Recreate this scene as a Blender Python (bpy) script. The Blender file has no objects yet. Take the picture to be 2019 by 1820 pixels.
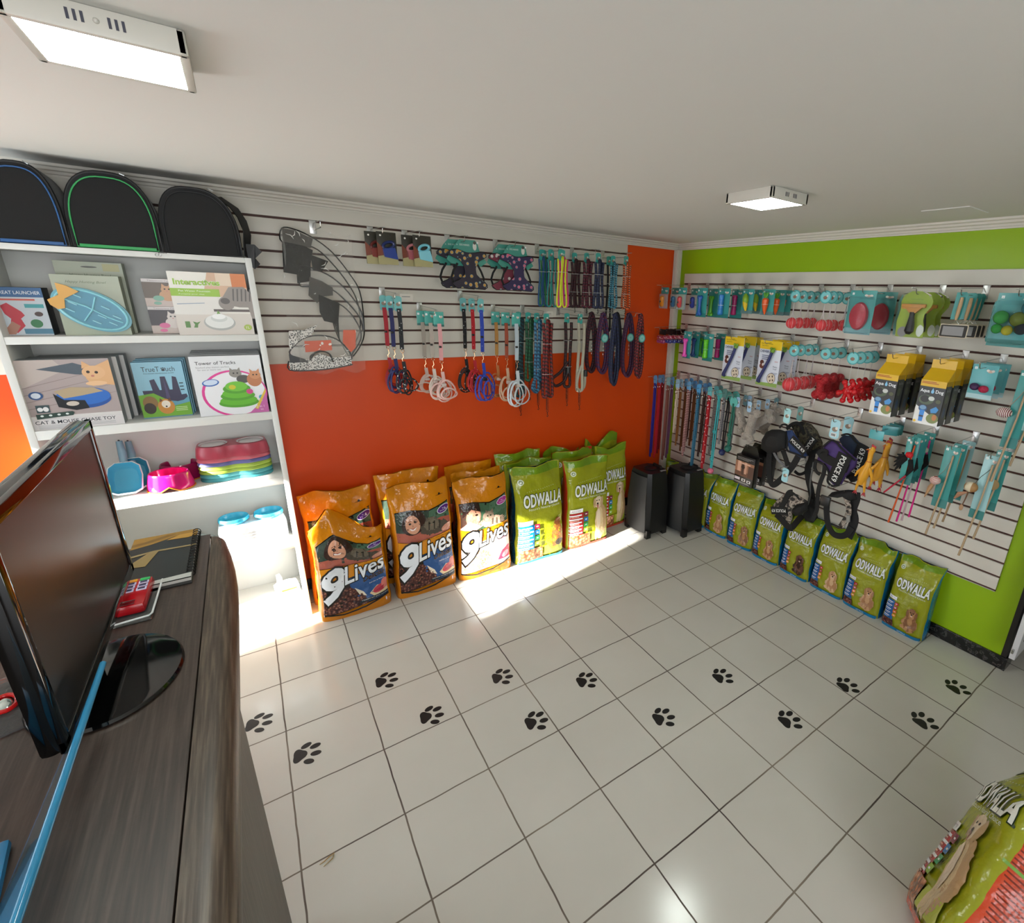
import bpy, bmesh, math, random
from mathutils import Vector, Matrix, noise
random.seed(7)
PI = math.pi
SC = bpy.context.scene
COL = SC.collection

# ------------------------------------------------------------------ camera
R0 = ((0.8082713, -0.5875127, 0.0390678), (0.1484667, 0.2675606, 0.9520341), (-0.5697851, -0.7637016, 0.3034877))
CAMP = Vector((-3.092, -3.300, 1.873))
FPX, CX, CY = 962.04, 1204.88, 890.07
cd = bpy.data.cameras.new('camera'); cam = bpy.data.objects.new('camera', cd); COL.objects.link(cam)
RM = Matrix(R0)
cam.matrix_world = Matrix.Translation(CAMP) @ RM.transposed().to_4x4()
cd.sensor_fit = 'HORIZONTAL'; cd.sensor_width = 36.0
cd.lens = FPX / 2019 * 36
cd.shift_x = (1009.5 - CX) / 2019; cd.shift_y = (CY - 910) / 2019
cd.clip_start = 0.02
SC.camera = cam

# ------------------------------------------------------------------ exposure, sky, sun, door daylight, added fill
SC.view_settings.view_transform = 'Standard'; SC.view_settings.look = 'None'
SC.view_settings.gamma = 1; SC.view_settings.use_curve_mapping = False
SC.view_settings.exposure = 0.22
w = bpy.data.worlds.new('sky'); SC.world = w; w.use_nodes = True
bg = w.node_tree.nodes['Background']; bg.inputs[0].default_value = (0.75, 0.87, 1.0, 1); bg.inputs[1].default_value = 1.5
def aim(o, d): o.rotation_euler = Vector(d).to_track_quat('-Z', 'Y').to_euler()
sd = bpy.data.lights.new('sun', 'SUN'); sd.energy = 50; sd.angle = math.radians(0.9); sd.color = (1.0, 0.96, 0.90)
sun = bpy.data.objects.new('sun', sd); COL.objects.link(sun); sun.location = (-9, -2, 4); aim(sun, (1, 0.2, -0.37))
def area(name, loc, d, sx, sy, e, col):
    l = bpy.data.lights.new(name, 'AREA'); l.shape = 'RECTANGLE'; l.size = sx; l.size_y = sy; l.energy = e; l.color = col
    o = bpy.data.objects.new(name, l); COL.objects.link(o); o.location = loc; aim(o, d); return o
area('daylight_door', (-5.2, -0.9, 1.0), (1, -0.15, 0.1), 1.3, 1.7, 26, (0.80, 0.93, 1.0))
area('added_front_fill', (-3.4, -4.95, 1.5), (0.15, 1, 0.0), 2.6, 1.5, 68, (0.92, 0.96, 1.0))  # added soft fill behind the camera; the front wall has no window

# ------------------------------------------------------------------ helpers
def srgb(c):
    if isinstance(c, str):
        c = [int(c[i:i + 2], 16) / 255 for i in (0, 2, 4)]
    return tuple((x / 12.92 if x <= 0.04045 else ((x + 0.055) / 1.055) ** 2.4) for x in c)
_M = {}
def M(col, rough=0.5, metal=0.0, **k):
    key = (col, rough, metal, tuple(sorted(k.items())))
    if key in _M: return _M[key]
    m = bpy.data.materials.new('mat_' + str(len(_M))); m.use_nodes = True
    nt = m.node_tree; b = nt.nodes['Principled BSDF']
    b.inputs['Base Color'].default_value = (*srgb(col), 1)
    b.inputs['Roughness'].default_value = rough; b.inputs['Metallic'].default_value = metal
    if 'emit' in k:
        b.inputs['Emission Color'].default_value = (*srgb(k.get('ecol', col)), 1); b.inputs['Emission Strength'].default_value = k['emit']
    if 'alpha' in k:
        b.inputs['Alpha'].default_value = k['alpha']
    if 'trans' in k:
        b.inputs['Transmission Weight'].default_value = k['trans']; b.inputs['IOR'].default_value = k.get('ior', 1.3)
    if 'spec' in k: b.inputs['Specular IOR Level'].default_value = k['spec']
    if 'coat' in k: b.inputs['Coat Weight'].default_value = k['coat']; b.inputs['Coat Roughness'].default_value = 0.08
    if 'sheen' in k: b.inputs['Sheen Weight'].default_value = k['sheen']
    tc = None
    def coord(scale=1):
        t = nt.nodes.new('ShaderNodeTexCoord'); mp = nt.nodes.new('ShaderNodeMapping'); mp.inputs['Scale'].default_value = scale if isinstance(scale, tuple) else (scale,) * 3
        nt.links.new(t.outputs['Object'], mp.inputs[0]); return mp.outputs[0]
    if 'bump' in k:   # (scale, strength)
        sc_, st = k['bump'][0], k['bump'][1]
        n = nt.nodes.new('ShaderNodeTexNoise'); n.inputs['Scale'].default_value = sc_; n.inputs['Detail'].default_value = 3
        nt.links.new(coord(), n.inputs[0])
        bp = nt.nodes.new('ShaderNodeBump'); bp.inputs['Strength'].default_value = st; bp.inputs['Distance'].default_value = k['bump'][2] if len(k['bump']) > 2 else 0.01
        nt.links.new(n.outputs[0], bp.inputs['Height']); nt.links.new(bp.outputs[0], b.inputs['Normal'])
    def ramp(fac, stops):
        r = nt.nodes.new('ShaderNodeValToRGB'); e = r.color_ramp.elements
        r.color_ramp.interpolation = k.get('interp', 'LINEAR')
        while len(e) < len(stops): e.new(0.5)
        for i, (p_, c_) in enumerate(stops): e[i].position = p_; e[i].color = (*srgb(c_), 1)
        nt.links.new(fac, r.inputs[0]); nt.links.new(r.outputs[0], b.inputs['Base Color'])
    if 'vor' in k:    # (scale, stops)
        n = nt.nodes.new('ShaderNodeTexVoronoi'); n.inputs['Scale'].default_value = k['vor'][0]; nt.links.new(coord(), n.inputs['Vector'])
        ramp(n.outputs['Distance'], k['vor'][1])
    if 'noi' in k:
        n = nt.nodes.new('ShaderNodeTexNoise'); n.inputs['Scale'].default_value = k['noi'][0]; n.inputs['Detail'].default_value = 4
        nt.links.new(coord(k['noi'][2] if len(k['noi']) > 2 else 1), n.inputs[0]); ramp(n.outputs[0], k['noi'][1])
    if 'wav' in k:    # (scale, stops, axis, distortion)
        n = nt.nodes.new('ShaderNodeTexWave'); n.inputs['Scale'].default_value = k['wav'][0]; n.bands_direction = k['wav'][2]
        n.inputs['Distortion'].default_value = k['wav'][3]; nt.links.new(coord(), n.inputs[0]); ramp(n.outputs['Fac'], k['wav'][1])
    _M[key] = m; return m

def on(u, v, ax, val):
    d = RM.transposed() @ Vector(((u - CX) / FPX, -(v - CY) / FPX, -1)); t = (val - CAMP[ax]) / d[ax]
    return CAMP + d * t

class B:
    """collects shapes into one mesh"""
    def __init__(s): s.v = []; s.f = []; s.m = []; s.mats = []; s.T = Matrix.Identity(4)
    def mi(s, m):
        if m not in s.mats: s.mats.append(m)
        return s.mats.index(m)
    def add(s, vs, fs, m):
        n = len(s.v); i = s.mi(m)
        s.v += [tuple(s.T @ Vector(q)) for q in vs]; s.f += [tuple(n + a for a in f) for f in fs]; s.m += [i] * len(fs); return s
    def box(s, a, b, m, bev=0):
        x0, y0, z0 = a; x1, y1, z1 = b
        if bev:
            e = min(bev, (x1 - x0) / 2.01, (y1 - y0) / 2.01, (z1 - z0) / 2.01)
            vs = []; idx = {}
            bm = bmesh.new(); bmesh.ops.create_cube(bm, size=1)
            for q in bm.verts: q.co = Vector(((x0 + x1) / 2 + q.co.x * (x1 - x0), (y0 + y1) / 2 + q.co.y * (y1 - y0), (z0 + z1) / 2 + q.co.z * (z1 - z0)))
            bmesh.ops.bevel(bm, geom=bm.edges[:], offset=e, segments=2, profile=0.6, affect='EDGES')
            bm.verts.index_update(); s.add([q.co[:] for q in bm.verts], [[q.index for q in f.verts] for f in bm.faces], m); bm.free(); return s
        vs = [(x, y, z) for z in (z0, z1) for y in (y0, y1) for x in (x0, x1)]
        return s.add(vs, [(0, 2, 3, 1), (4, 5, 7, 6), (0, 1, 5, 4), (2, 6, 7, 3), (0, 4, 6, 2), (1, 3, 7, 5)], m)
    def prism(s, pts, y0, y1, m, plane='xz'):
        """extrude 2D outline; plane xz -> thickness along y, xy -> z, yz -> x"""
        f3 = {'xz': lambda p, t: (p[0], t, p[1]), 'xy': lambda p, t: (p[0], p[1], t), 'yz': lambda p, t: (t, p[0], p[1])}[plane]
        n = len(pts); vs = [f3(p, y0) for p in pts] + [f3(p, y1) for p in pts]
        fs = [tuple(range(n)), tuple(range(2 * n - 1, n - 1, -1))] + [(i, i + n, (i + 1) % n + n, (i + 1) % n) for i in range(n)]
        return s.add(vs, fs, m)
    def tube(s, path, r, m, n=8, cap=True, closed=False):
        P = [Vector(p) for p in path]; K = len(P); rs = r if isinstance(r, (list, tuple)) else [r] * K
        vs = []; fs = []; prev = None
        for i in range(K):
            if closed: t = P[(i + 1) % K] - P[i - 1]
            else: t = P[min(i + 1, K - 1)] - P[max(i - 1, 0)]
            t = t.normalized() if t.length > 1e-9 else Vector((0, 0, 1))
            if prev is None:
                a = t.orthogonal().normalized()
            else:
                a = (prev - t * prev.dot(t)); a = a.normalized() if a.length > 1e-6 else t.orthogonal().normalized()
            prev = a; b = t.cross(a)
            for j in range(n):
                an = 2 * PI * j / n; vs.append(P[i] + (a * math.cos(an) + b * math.sin(an)) * rs[i])
        for i in range(K if closed else K - 1):
            for j in range(n):
                i2 = (i + 1) % K; fs.append((i * n + j, i * n + (j + 1) % n, i2 * n + (j + 1) % n, i2 * n + j))
        if cap and not closed: fs += [tuple(range(n))[::-1], tuple((K - 1) * n + j for j in range(n))]
        return s.add(vs, fs, m)
    def ribbon(s, path, w, t, m, wdir=(1, 0, 0)):
        """flat strap: width along wdir (or per point), thickness t"""
        P = [Vector(p) for p in path]; K = len(P); vs = []; fs = []
        for i in range(K):
            tg = (P[min(i + 1, K - 1)] - P[max(i - 1, 0)]); tg = tg.normalized() if tg.length else Vector((0, 0, 1))
            wd = Vector(wdir(i / (K - 1)) if callable(wdir) else wdir); wd = wd - tg * wd.dot(tg)
            wd = wd.normalized() if wd.length > 1e-5 else tg.orthogonal().normalized(); nn = tg.cross(wd)
            ww = w[i] if isinstance(w, (list, tuple)) else w
            for a, b in ((-1, -1), (1, -1), (1, 1), (-1, 1)): vs.append(P[i] + wd * (a * ww / 2) + nn * (b * t / 2))
        for i in range(K - 1):
            for j in range(4): fs.append((i * 4 + j, i * 4 + (j + 1) % 4, i * 4 + 4 + (j + 1) % 4, i * 4 + 4 + j))
        fs += [(3, 2, 1, 0), tuple((K - 1) * 4 + j for j in range(4))]
        return s.add(vs, fs, m)
    def lathe(s, prof, m, n=24, sx=1, sy=1, cap=True, off=(0, 0, 0)):
        vs = []; fs = []; K = len(prof)
        for r, z in prof:
            for j in range(n): a = 2 * PI * j / n; vs.append((off[0] + r * sx * math.cos(a), off[1] + r * sy * math.sin(a), off[2] + z))
        for i in range(K - 1):
            for j in range(n): fs.append((i * n + j, i * n + (j + 1) % n, (i + 1) * n + (j + 1) % n, (i + 1) * n + j))
        if cap: fs += [tuple(range(n))[::-1], tuple((K - 1) * n + j for j in range(n))]
        return s.add(vs, fs, m)
    def ball(s, c, r, m, seg=14, ring=9, bump=0, fr=30):
        rx, ry, rz = r if isinstance(r, (tuple, list)) else (r, r, r); vs = [(c[0], c[1], c[2] - rz)]; fs = []
        for i in range(1, ring):
            p = -PI / 2 + PI * i / ring
            for j in range(seg):
                a = 2 * PI * j / seg; k = 1 + (bump * math.sin(fr * a) * math.sin(fr * p) if bump else 0)
                vs.append((c[0] + rx * k * math.cos(p) * math.cos(a), c[1] + ry * k * math.cos(p) * math.sin(a), c[2] + rz * k * math.sin(p)))
        vs.append((c[0], c[1], c[2] + rz)); L = len(vs) - 1
        for j in range(seg): fs.append((0, 1 + (j + 1) % seg, 1 + j)); fs.append((L, L - seg + j, L - seg + (j + 1) % seg))
        for i in range(ring - 2):
            for j in range(seg): a = 1 + i * seg; fs.append((a + j, a + (j + 1) % seg, a + seg + (j + 1) % seg, a + seg + j))
        return s.add(vs, fs, m)
    def grid(s, fn, nu, nv, m, mf=None):
        vs = [fn(i / nu, j / nv) for j in range(nv + 1) for i in range(nu + 1)]; n = len(s.v)
        s.v += [tuple(s.T @ Vector(q)) for q in vs]
        for j in range(nv):
            for i in range(nu):
                a = n + j * (nu + 1) + i; s.f.append((a, a + 1, a + nu + 2, a + nu + 1)); s.m.append(s.mi(mf(i / nu, j / nv) if mf else m))
        return s
    def obj(s, name, parent=None, smooth=True, loc=None, rz=None):
        me = bpy.data.meshes.new(name); me.from_pydata(s.v, [], s.f); me.update()
        for m in s.mats: me.materials.append(m)
        me.polygons.foreach_set('material_index', s.m)
        if smooth:
            me.polygons.foreach_set('use_smooth', [True] * len(s.f))
            try: me.set_sharp_from_angle(angle=math.radians(38))
            except Exception: pass
        o = bpy.data.objects.new(name, me); COL.objects.link(o)
        if parent: o.parent = parent
        if loc: o.location = loc
        if rz is not None: o.rotation_euler[2] = rz
        return o

def tag(o, label=None, cat=None, group=None, kind=None):
    if label: o['label'] = label
    if cat: o['category'] = cat
    if group: o['group'] = group
    if kind: o['kind'] = kind
    return o
def thing(name, label, cat, loc=(0, 0, 0), rz=0, group=None, rot=None):
    o = bpy.data.objects.new(name, None); COL.objects.link(o); o.empty_display_size = 0.05
    o.location = loc; o.rotation_euler = rot if rot else (0, 0, rz); return tag(o, label, cat, group)
_kids = {}
def dup(root, loc, rz=None, label=None, group=None, rot=None):
    r = root.copy(); COL.objects.link(r); r.location = loc
    if rz is not None: r.rotation_euler = (0, 0, rz)
    if rot: r.rotation_euler = rot
    if label: r['label'] = label
    if group: r['group'] = group
    def rec(a, b):
        for ch in list(a.children):
            c = ch.copy(); COL.objects.link(c); c.parent = b; rec(ch, c)
    rec(root, r); return r
def struct(b, name, **k):
    o = b.obj(name, smooth=False, **k); o['kind'] = 'structure'; return o

# ---- flat printed artwork that follows a surface
_TX = {}
def text2d(s, off=0.0, shear=0.0, space=1.0):
    k = (s, off, shear, space)
    if k in _TX: return _TX[k]
    c = bpy.data.curves.new('t', 'FONT'); c.body = s; c.resolution_u = 3; c.offset = off; c.shear = shear; c.space_character = space; c.size = 1
    o = bpy.data.objects.new('t', c); me = o.to_mesh()
    vs = [(v.co.x, v.co.y) for v in me.vertices]; fs = [tuple(p.vertices) for p in me.polygons]
    o.to_mesh_clear(); bpy.data.objects.remove(o); bpy.data.curves.remove(c)
    _TX[k] = (vs, fs); return _TX[k]
def ell(cx, cy, rx, ry, n=18, rot=0):
    c, s = math.cos(rot), math.sin(rot)
    return [(cx + rx * math.cos(2 * PI * i / n) * c - ry * math.sin(2 * PI * i / n) * s, cy + rx * math.cos(2 * PI * i / n) * s + ry * math.sin(2 * PI * i / n) * c) for i in range(n)]
def fz(cx, cy, rx, ry, n=34, j=0.13, rot=0, seed=1):
    r_ = random.Random(seed + int(cx * 991) + int(cy * 613)); c, s = math.cos(rot), math.sin(rot); P = []
    for i in range(n):
        k = 1 + j * (r_.random() - 0.2) * (1 if i % 2 else -0.7); a = 2 * PI * i / n; x, y = rx * k * math.cos(a), ry * k * math.sin(a); P.append((cx + x * c - y * s, cy + x * s + y * c))
    return P
def rc(x0, y0, x1, y1): return [(x0, y0), (x1, y0), (x1, y1), (x0, y1)]
class Art:
    """2D shapes (metres, x right, y up) mapped through fn(x, y, layer)->3D"""
    def __init__(s, cell=None, **kw): s.L = []; s.cell = cell; s.n = 0; s.kw = {'rough': 0.35} | kw
    def poly(s, pts, col, **k): s.L.append((list(pts), [tuple(range(len(pts)))], M(col, **(s.kw | k)), s.n)); s.n += 1; return s
    def text(s, t, x, y, h, col, width=None, anchor='c', rot=0, off=0.0, shear=0.0, outline=None, oc='111111', space=1.0, **k):
        vs, fs = text2d(t, 0.0, shear, space)
        if not vs: return s
        X0, X1 = min(v[0] for v in vs), max(v[0] for v in vs); sy = h / 0.72
        sx = width / (X1 - X0) if width else sy
        if anchor == 'c': ax = (X0 + X1) / 2
        elif anchor == 'l': ax = X0
        else: ax = X1
        c, si = math.cos(rot), math.sin(rot)
        def put(V): return [(x + (a - ax) * sx * c - b * sy * si, y + (a - ax) * sx * si + b * sy * c) for a, b in V]
        if outline:
            v2, f2 = text2d(t, outline, shear, space); s.L.append((put(v2), f2, M(oc, **s.kw), s.n)); s.n += 3
        if off: vs, fs = text2d(t, off, shear, space)
        s.L.append((put(vs), fs, M(col, **(s.kw | k)), s.n)); s.n += 1; return s
    def build(s, b, fn):
        for vs, fs, m, ly in s.L:
            if s.cell:
                bm = bmesh.new(); V = [bm.verts.new((a, c, 0)) for a, c in vs]
                for f in fs:
                    try: bm.faces.new([V[i] for i in f])
                    except ValueError: pass
                big = [f for f in bm.faces if len(f.verts) > 4]
                if big: bmesh.ops.triangulate(bm, faces=big)
                for ax in (0, 1):
                    lo = min(q[ax] for q in vs); hi = max(q[ax] for q in vs); cs = s.cell[ax]; g = math.floor(lo / cs) + 1
                    while g * cs < hi - 1e-6:
                        co = [0, 0, 0]; co[ax] = g * cs; no = [0, 0, 0]; no[ax] = 1
                        bmesh.ops.bisect_plane(bm, geom=bm.verts[:] + bm.edges[:] + bm.faces[:], plane_co=co, plane_no=no); g += 1
                bm.verts.index_update()
                b.add([fn(q.co.x, q.co.y, ly) for q in bm.verts], [[q.index for q in f.verts] for f in bm.faces], m); bm.free()
            else:
                b.add([fn(a, c, ly) for a, c in vs], fs, m)
        return b

# ------------------------------------------------------------------ room shell
def tile_mat():
    m = bpy.data.materials.new('floor_tile'); m.use_nodes = True; nt = m.node_tree; b = nt.nodes['Principled BSDF']; L = nt.links
    tc = nt.nodes.new('ShaderNodeTexCoord'); sp = nt.nodes.new('ShaderNodeSeparateXYZ'); L.new(tc.outputs['Object'], sp.inputs[0])
    def math_(op, a, v, clamp=False):
        n = nt.nodes.new('ShaderNodeMath'); n.operation = op; n.use_clamp = clamp
        if hasattr(a, 'links') or hasattr(a, 'is_linked'): L.new(a, n.inputs[0])
        else: n.inputs[0].default_value = a
        if hasattr(v, 'is_linked'): L.new(v, n.inputs[1])
        else: n.inputs[1].default_value = v
        return n.outputs[0]
    wob = nt.nodes.new('ShaderNodeTexNoise'); wob.inputs['Scale'].default_value = 9; L.new(tc.outputs['Object'], wob.inputs[0])
    w_ = math_('MULTIPLY', math_('SUBTRACT', wob.outputs[0], 0.5), 0.006)
    ds = []
    for ax, off in ((0, 9.72 * 0.33), (1, 1.51 * 0.33)):
        q = math_('DIVIDE', math_('ADD', math_('ADD', sp.outputs[ax], off + 33), w_), 0.33)
        fr = math_('FRACT', q, 0); ds.append(math_('ABSOLUTE', math_('SUBTRACT', fr, 0.5), 0))
    mx = math_('MAXIMUM', ds[0], ds[1])
    g = math_('GREATER_THAN', mx, 0.5 - 0.0085)
    n2 = nt.nodes.new('ShaderNodeTexNoise'); n2.inputs['Scale'].default_value = 3.0; n2.inputs['Detail'].default_value = 5; L.new(tc.outputs['Object'], n2.inputs[0])
    r = nt.nodes.new('ShaderNodeValToRGB'); r.color_ramp.elements[0].color = (*srgb('c2beb4'), 1); r.color_ramp.elements[1].color = (*srgb('cfccc3'), 1); L.new(n2.outputs[0], r.inputs[0])
    n3 = nt.nodes.new('ShaderNodeTexNoise'); n3.inputs['Scale'].default_value = 2.2; L.new(tc.outputs['Object'], n3.inputs[0])
    r3 = nt.nodes.new('ShaderNodeValToRGB'); r3.color_ramp.elements[0].color = (*srgb('4a3f3a'), 1); r3.color_ramp.elements[1].color = (*srgb('8a7f70'), 1)
    r3.color_ramp.elements[0].position = 0.35; r3.color_ramp.elements[1].position = 0.7; L.new(n3.outputs[0], r3.inputs[0])
    mix = nt.nodes.new('ShaderNodeMix'); mix.data_type = 'RGBA'; L.new(g, mix.inputs[0]); L.new(r.outputs[0], mix.inputs[6]); L.new(r3.outputs[0], mix.inputs[7])
    L.new(mix.outputs[2], b.inputs['Base Color'])
    ro = nt.nodes.new('ShaderNodeMapRange'); ro.inputs[3].default_value = 0.17; ro.inputs[4].default_value = 0.8; L.new(g, ro.inputs[0]); L.new(ro.outputs[0], b.inputs['Roughness'])
    bp = nt.nodes.new('ShaderNodeBump'); bp.inputs['Distance'].default_value = 0.002; bp.inputs['Strength'].default_value = 0.6; bp.invert = True; L.new(g, bp.inputs['Height']); L.new(bp.outputs[0], b.inputs['Normal'])
    return m
XL, YF, ZC = -5.3, -5.1, 2.31
b = B(); b.box((XL - 0.1, YF - 0.1, -0.1), (1.4, 0.1, 0), tile_mat()); struct(b, 'floor')
b = B(); b.box((XL - 0.1, YF - 0.1, ZC), (1.4, 0.1, ZC + 0.1), M('d6d5d0', 0.75, bump=(14, 0.15, 0.004), spec=0.2)); struct(b, 'ceiling')
ORG = M('dc4800', 0.42, bump=(60, 0.12, 0.002)); GRN = M('93b800', 0.38, bump=(60, 0.12, 0.002))
b = B(); b.box((XL - 0.1, 0, 0), (0.1, 0.1, ZC), ORG); struct(b, 'wall_back')
b = B(); b.box((0, -2.81, 0), (0.1, 0, ZC), GRN); b.box((0, YF, 0), (0.1, -3.9, ZC), GRN); b.box((0, -3.9, 2.1), (0.1, -2.81, ZC), GRN); struct(b, 'wall_right')
b = B(); b.box((1.3, YF, 0), (1.4, 0, ZC), M('8c8a84', 0.6)); b.box((0.1, -0.1, 0), (1.3, 0, ZC), M('8c8a84', 0.6)); struct(b, 'wall_hall')
# left wall: unseen doorway and high opening, shaped to cut the sun patches
WL = M('d8d2c8', 0.6); b = B()
for y0, y1, z0, z1 in ((-0.30, 0, 0, ZC), (-0.86, -0.30, 1.69, ZC), (-1.08, -0.86, 0, ZC), (-1.5, -1.08, 0, 1.16), (-1.5, -1.08, 1.69, ZC), (YF, -1.5, 0, ZC)):
    b.box((XL - 0.02, y0, z0), (XL, y1, z1), WL)
struct(b, 'wall_left')
b = B(); b.box((XL, YF - 0.1, 0), (1.4, YF, ZC), WL); struct(b, 'wall_front')
# door frame of the opening beside the green wall
b = B(); DK = M('1a1613', 0.5); b.box((-0.004, -2.835, 0), (0.104, -2.81, 2.1), DK, 0.002); b.box((-0.004, -3.92, 0), (0.104, -3.9, 2.1), DK); struct(b, 'door_1')
# cornice, corner post, skirting
WT = M('d9d4ca', 0.5)
cor = [(0, 2.262), (0.012, 2.262), (0.014, 2.27), (0.02, 2.272), (0.024, 2.282), (0.036, 2.286), (0.04, 2.296), (0.052, 2.3), (0.055, 2.31), (0, 2.31)]
b = B(); b.prism([(-p[0], p[1]) for p in cor], XL, 0, WT, 'yz'); struct(b, 'trim_1')
b = B(); b.prism([(-p[0], p[1]) for p in cor], YF, 0, WT, 'xz'); struct(b, 'trim_2')
b = B(); b.box((-0.052, -0.052, 0), (-0.0, -0.0, 2.262), WT, 0.006)
for k in (-0.04, -0.026, -0.012): b.box((k - 0.003, -0.056, 0), (k + 0.003, -0.05, 2.262), WT); b.box((-0.056, k - 0.003, 0), (-0.05, k + 0.003, 2.262), WT)
struct(b, 'trim_3')
GRA = M('141314', 0.25, noi=(45, ((0.42, '0c0c0d'), (0.55, '1c1b1c'), (0.62, '4a4846'), (0.66, '121213'))))
b = B(); b.box((-0.012, -2.835, 0), (0, -0.05, 0.078), GRA, 0.003); b.box((-0.012, -2.845, 0), (0.1, -2.835, 0.078), GRA); struct(b, 'baseboard_right')
b = B(); b.box((XL, -0.012, 0), (-0.05, 0, 0.078), GRA, 0.003); struct(b, 'baseboard_back')
# small hatch line on the ceiling
b = B(); p = on(1882, 418, 2, ZC - 0.002); b.box((p.x - 0.11, p.y - 0.1, ZC - 0.004), (p.x + 0.11, p.y + 0.1, ZC), M('d6d5d0', 0.75)); tag(b.obj('ceiling_hatch', smooth=False), 'small painted access cover on the ceiling above the green wall', 'ceiling hatch')

# ------------------------------------------------------------------ slatwall panels
PAN = M('d6d1c6', 0.45); GRV = M('4c2b22', 0.6)
def slatwall(name, label, L, z0, z1, zg, rz, loc):
    t = thing(name, label, 'wall panel', loc, rz)
    b = B(); b.box((0, -0.006, z0), (L, 0, z1), GRV); b.obj('groove_backing', t, False)
    b = B(); lo = z0; gs = [g for g in sorted(zg) if z0 < g < z1]
    for g in gs + [None]:
        hi = (g - 0.0058) if g else z1
        b.box((0, -0.016, lo), (L, -0.0055, hi), PAN, 0.0015)
        if g: lo = g + 0.0058
    b.obj('slat_board', t, True); return t
ZO = [2.192 - 0.0821 * k for k in range(9)]; ZG = [1.994 - 0.0822 * k for k in range(20)]
slatwall('slatwall_panel', 'white grooved slatwall panel on the orange wall above the bookcase and leads', 4.5, 1.44, 2.262, ZO, 0, (-5.06, 0, 0))
slatwall('slatwall_panel', 'large white grooved slatwall panel on the green wall', 2.59, 0.425, 2.075, ZG, -PI / 2, (0, -0.115, 0))

# ------------------------------------------------------------------ ceiling lamps
def lamp(x0, y0, label):
    t = thing('ceiling_lamp', label, 'ceiling lamp', (x0 + 0.12, y0 + 0.12, ZC), 0, 'square surface mounted ceiling lamps')
    WB = M('c9c5bb', 0.4); b = B(); s = 0.12
    b.box((-s + 0.006, -s + 0.006, -0.012), (s - 0.006, s - 0.006, -0.001), WB)
    for a in ((-s, -s, s, -s + 0.016), (-s, s - 0.016, s, s), (-s, -s, -s + 0.016, s), (s - 0.016, -s, s, s)): b.box((a[0], a[1], -0.042), (a[2], a[3], 0), WB, 0.004)
    b.obj('housing', t)
    b = B(); b.box((-s + 0.014, -s + 0.014, -0.041), (s - 0.014, s - 0.014, -0.036), M('ffffff', 0.3, emit=34, ecol=(0.96, 1, 0.97))); b.obj('diffuser', t)
    for k in (-3, -2, -1, 1, 2, 3): xx = k * 0.009 + (0.008 if k > 0 else -0.008); b = B(); b.box((xx - 0.002, -s - 0.0008, -0.028), (xx + 0.002, -s + 0.001, -0.012), M('3a3a48', 0.5)); b.obj('vent_slot', t)
    b = B(); b.ball((0, -s, -0.021), 0.0045, M('c9c5bb', 0.3)); b.obj('screw', t)
lamp(-3.34, -1.94, 'square white ceiling lamp, lit, the larger one nearest the camera above the bookcase')
lamp(-1.34, -1.94, 'square white ceiling lamp, lit, the smaller one near the green wall')

# ------------------------------------------------------------------ floor paw stickers
BLK = M('0b0a0b', 0.5)
def paw(label=None):
    b = B(); z = 0.0008
    pad = []
    for i in range(28):
        a = 2 * PI * i / 28; r = 0.026 * (1 + 0.16 * math.cos(a * 3) ); pad.append((-0.03 + r * math.cos(a) * 0.95, r * math.sin(a) * 1.25))
    b.prism(pad, 0, z, BLK, 'xy')
    for x, y, r in ((-0.008, 0.043, 0.4), (0.026, 0.026, 0.15), (0.03, -0.014, -0.15), (0.006, -0.045, -0.45)):
        b.prism(ell(x, y, 0.0205, 0.0125, 16, r), 0, z, BLK, 'xy')
    return b
pb = paw().obj('paw_sticker', smooth=False)
PX = [(607, 1485, 'black paw print sticker closest to the counter and farthest down the picture'), (512, 1425, 'black paw print sticker half hidden by the counter edge'),
      (763, 1341, 'black paw print sticker on the tile in front of the cut open cat food bag'), (852, 1410, 'black paw print sticker, second in the lower row from the counter'),
      (991, 1334, 'black paw print sticker in front of the upright purple-badge cat food bag'), (1058, 1421, 'black paw print sticker, third in the lower row, at a tile joint'),
      (1157, 1341, 'black paw print sticker, middle of the upper row of paw prints'), (1309, 1414, 'black paw print sticker, fourth in the lower row, mid floor'),
      (1425, 1333, 'black paw print sticker, third from the right in the upper row'), (1557, 1419, 'black paw print sticker, second from the right in the lower row'),
      (1671, 1351, 'black paw print sticker, second from the right in the upper row'), (1822, 1421, 'black paw print sticker, rightmost of the lower row'),
      (1887, 1355, 'black paw print sticker, rightmost of all, near the black skirting')]
for i, (u, v, lb) in enumerate(PX):
    p = on(u, v, 2, 0); o = pb if i == 0 else pb.copy()
    if i: COL.objects.link(o)
    o.location = (p.x, p.y, 0.0002); o.rotation_euler[2] = -0.15 - 0.05 * math.sin(i * 2.1); tag(o, lb, 'floor sticker', 'paw print stickers on the floor tiles')
# dry twig on the floor
b = B(); p = on(650, 1692, 2, 0.0); T_ = M('a98d55', 0.6)
q = [on(648, 1690, 2, 0.004), on(640, 1698, 2, 0.003), on(630, 1705, 2, 0.002)]; b.tube(q, [0.002, 0.0016, 0.001], T_, 6)
q = [on(648, 1690, 2, 0.004), on(659, 1682, 2, 0.004), on(656, 1692, 2, 0.003), on(638, 1709, 2, 0.002)]; b.tube(q, [0.002, 0.002, 0.0016, 0.001], T_, 6)
tag(b.obj('twig'), 'small dry bent twig on the floor tile near the counter', 'twig')

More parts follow.
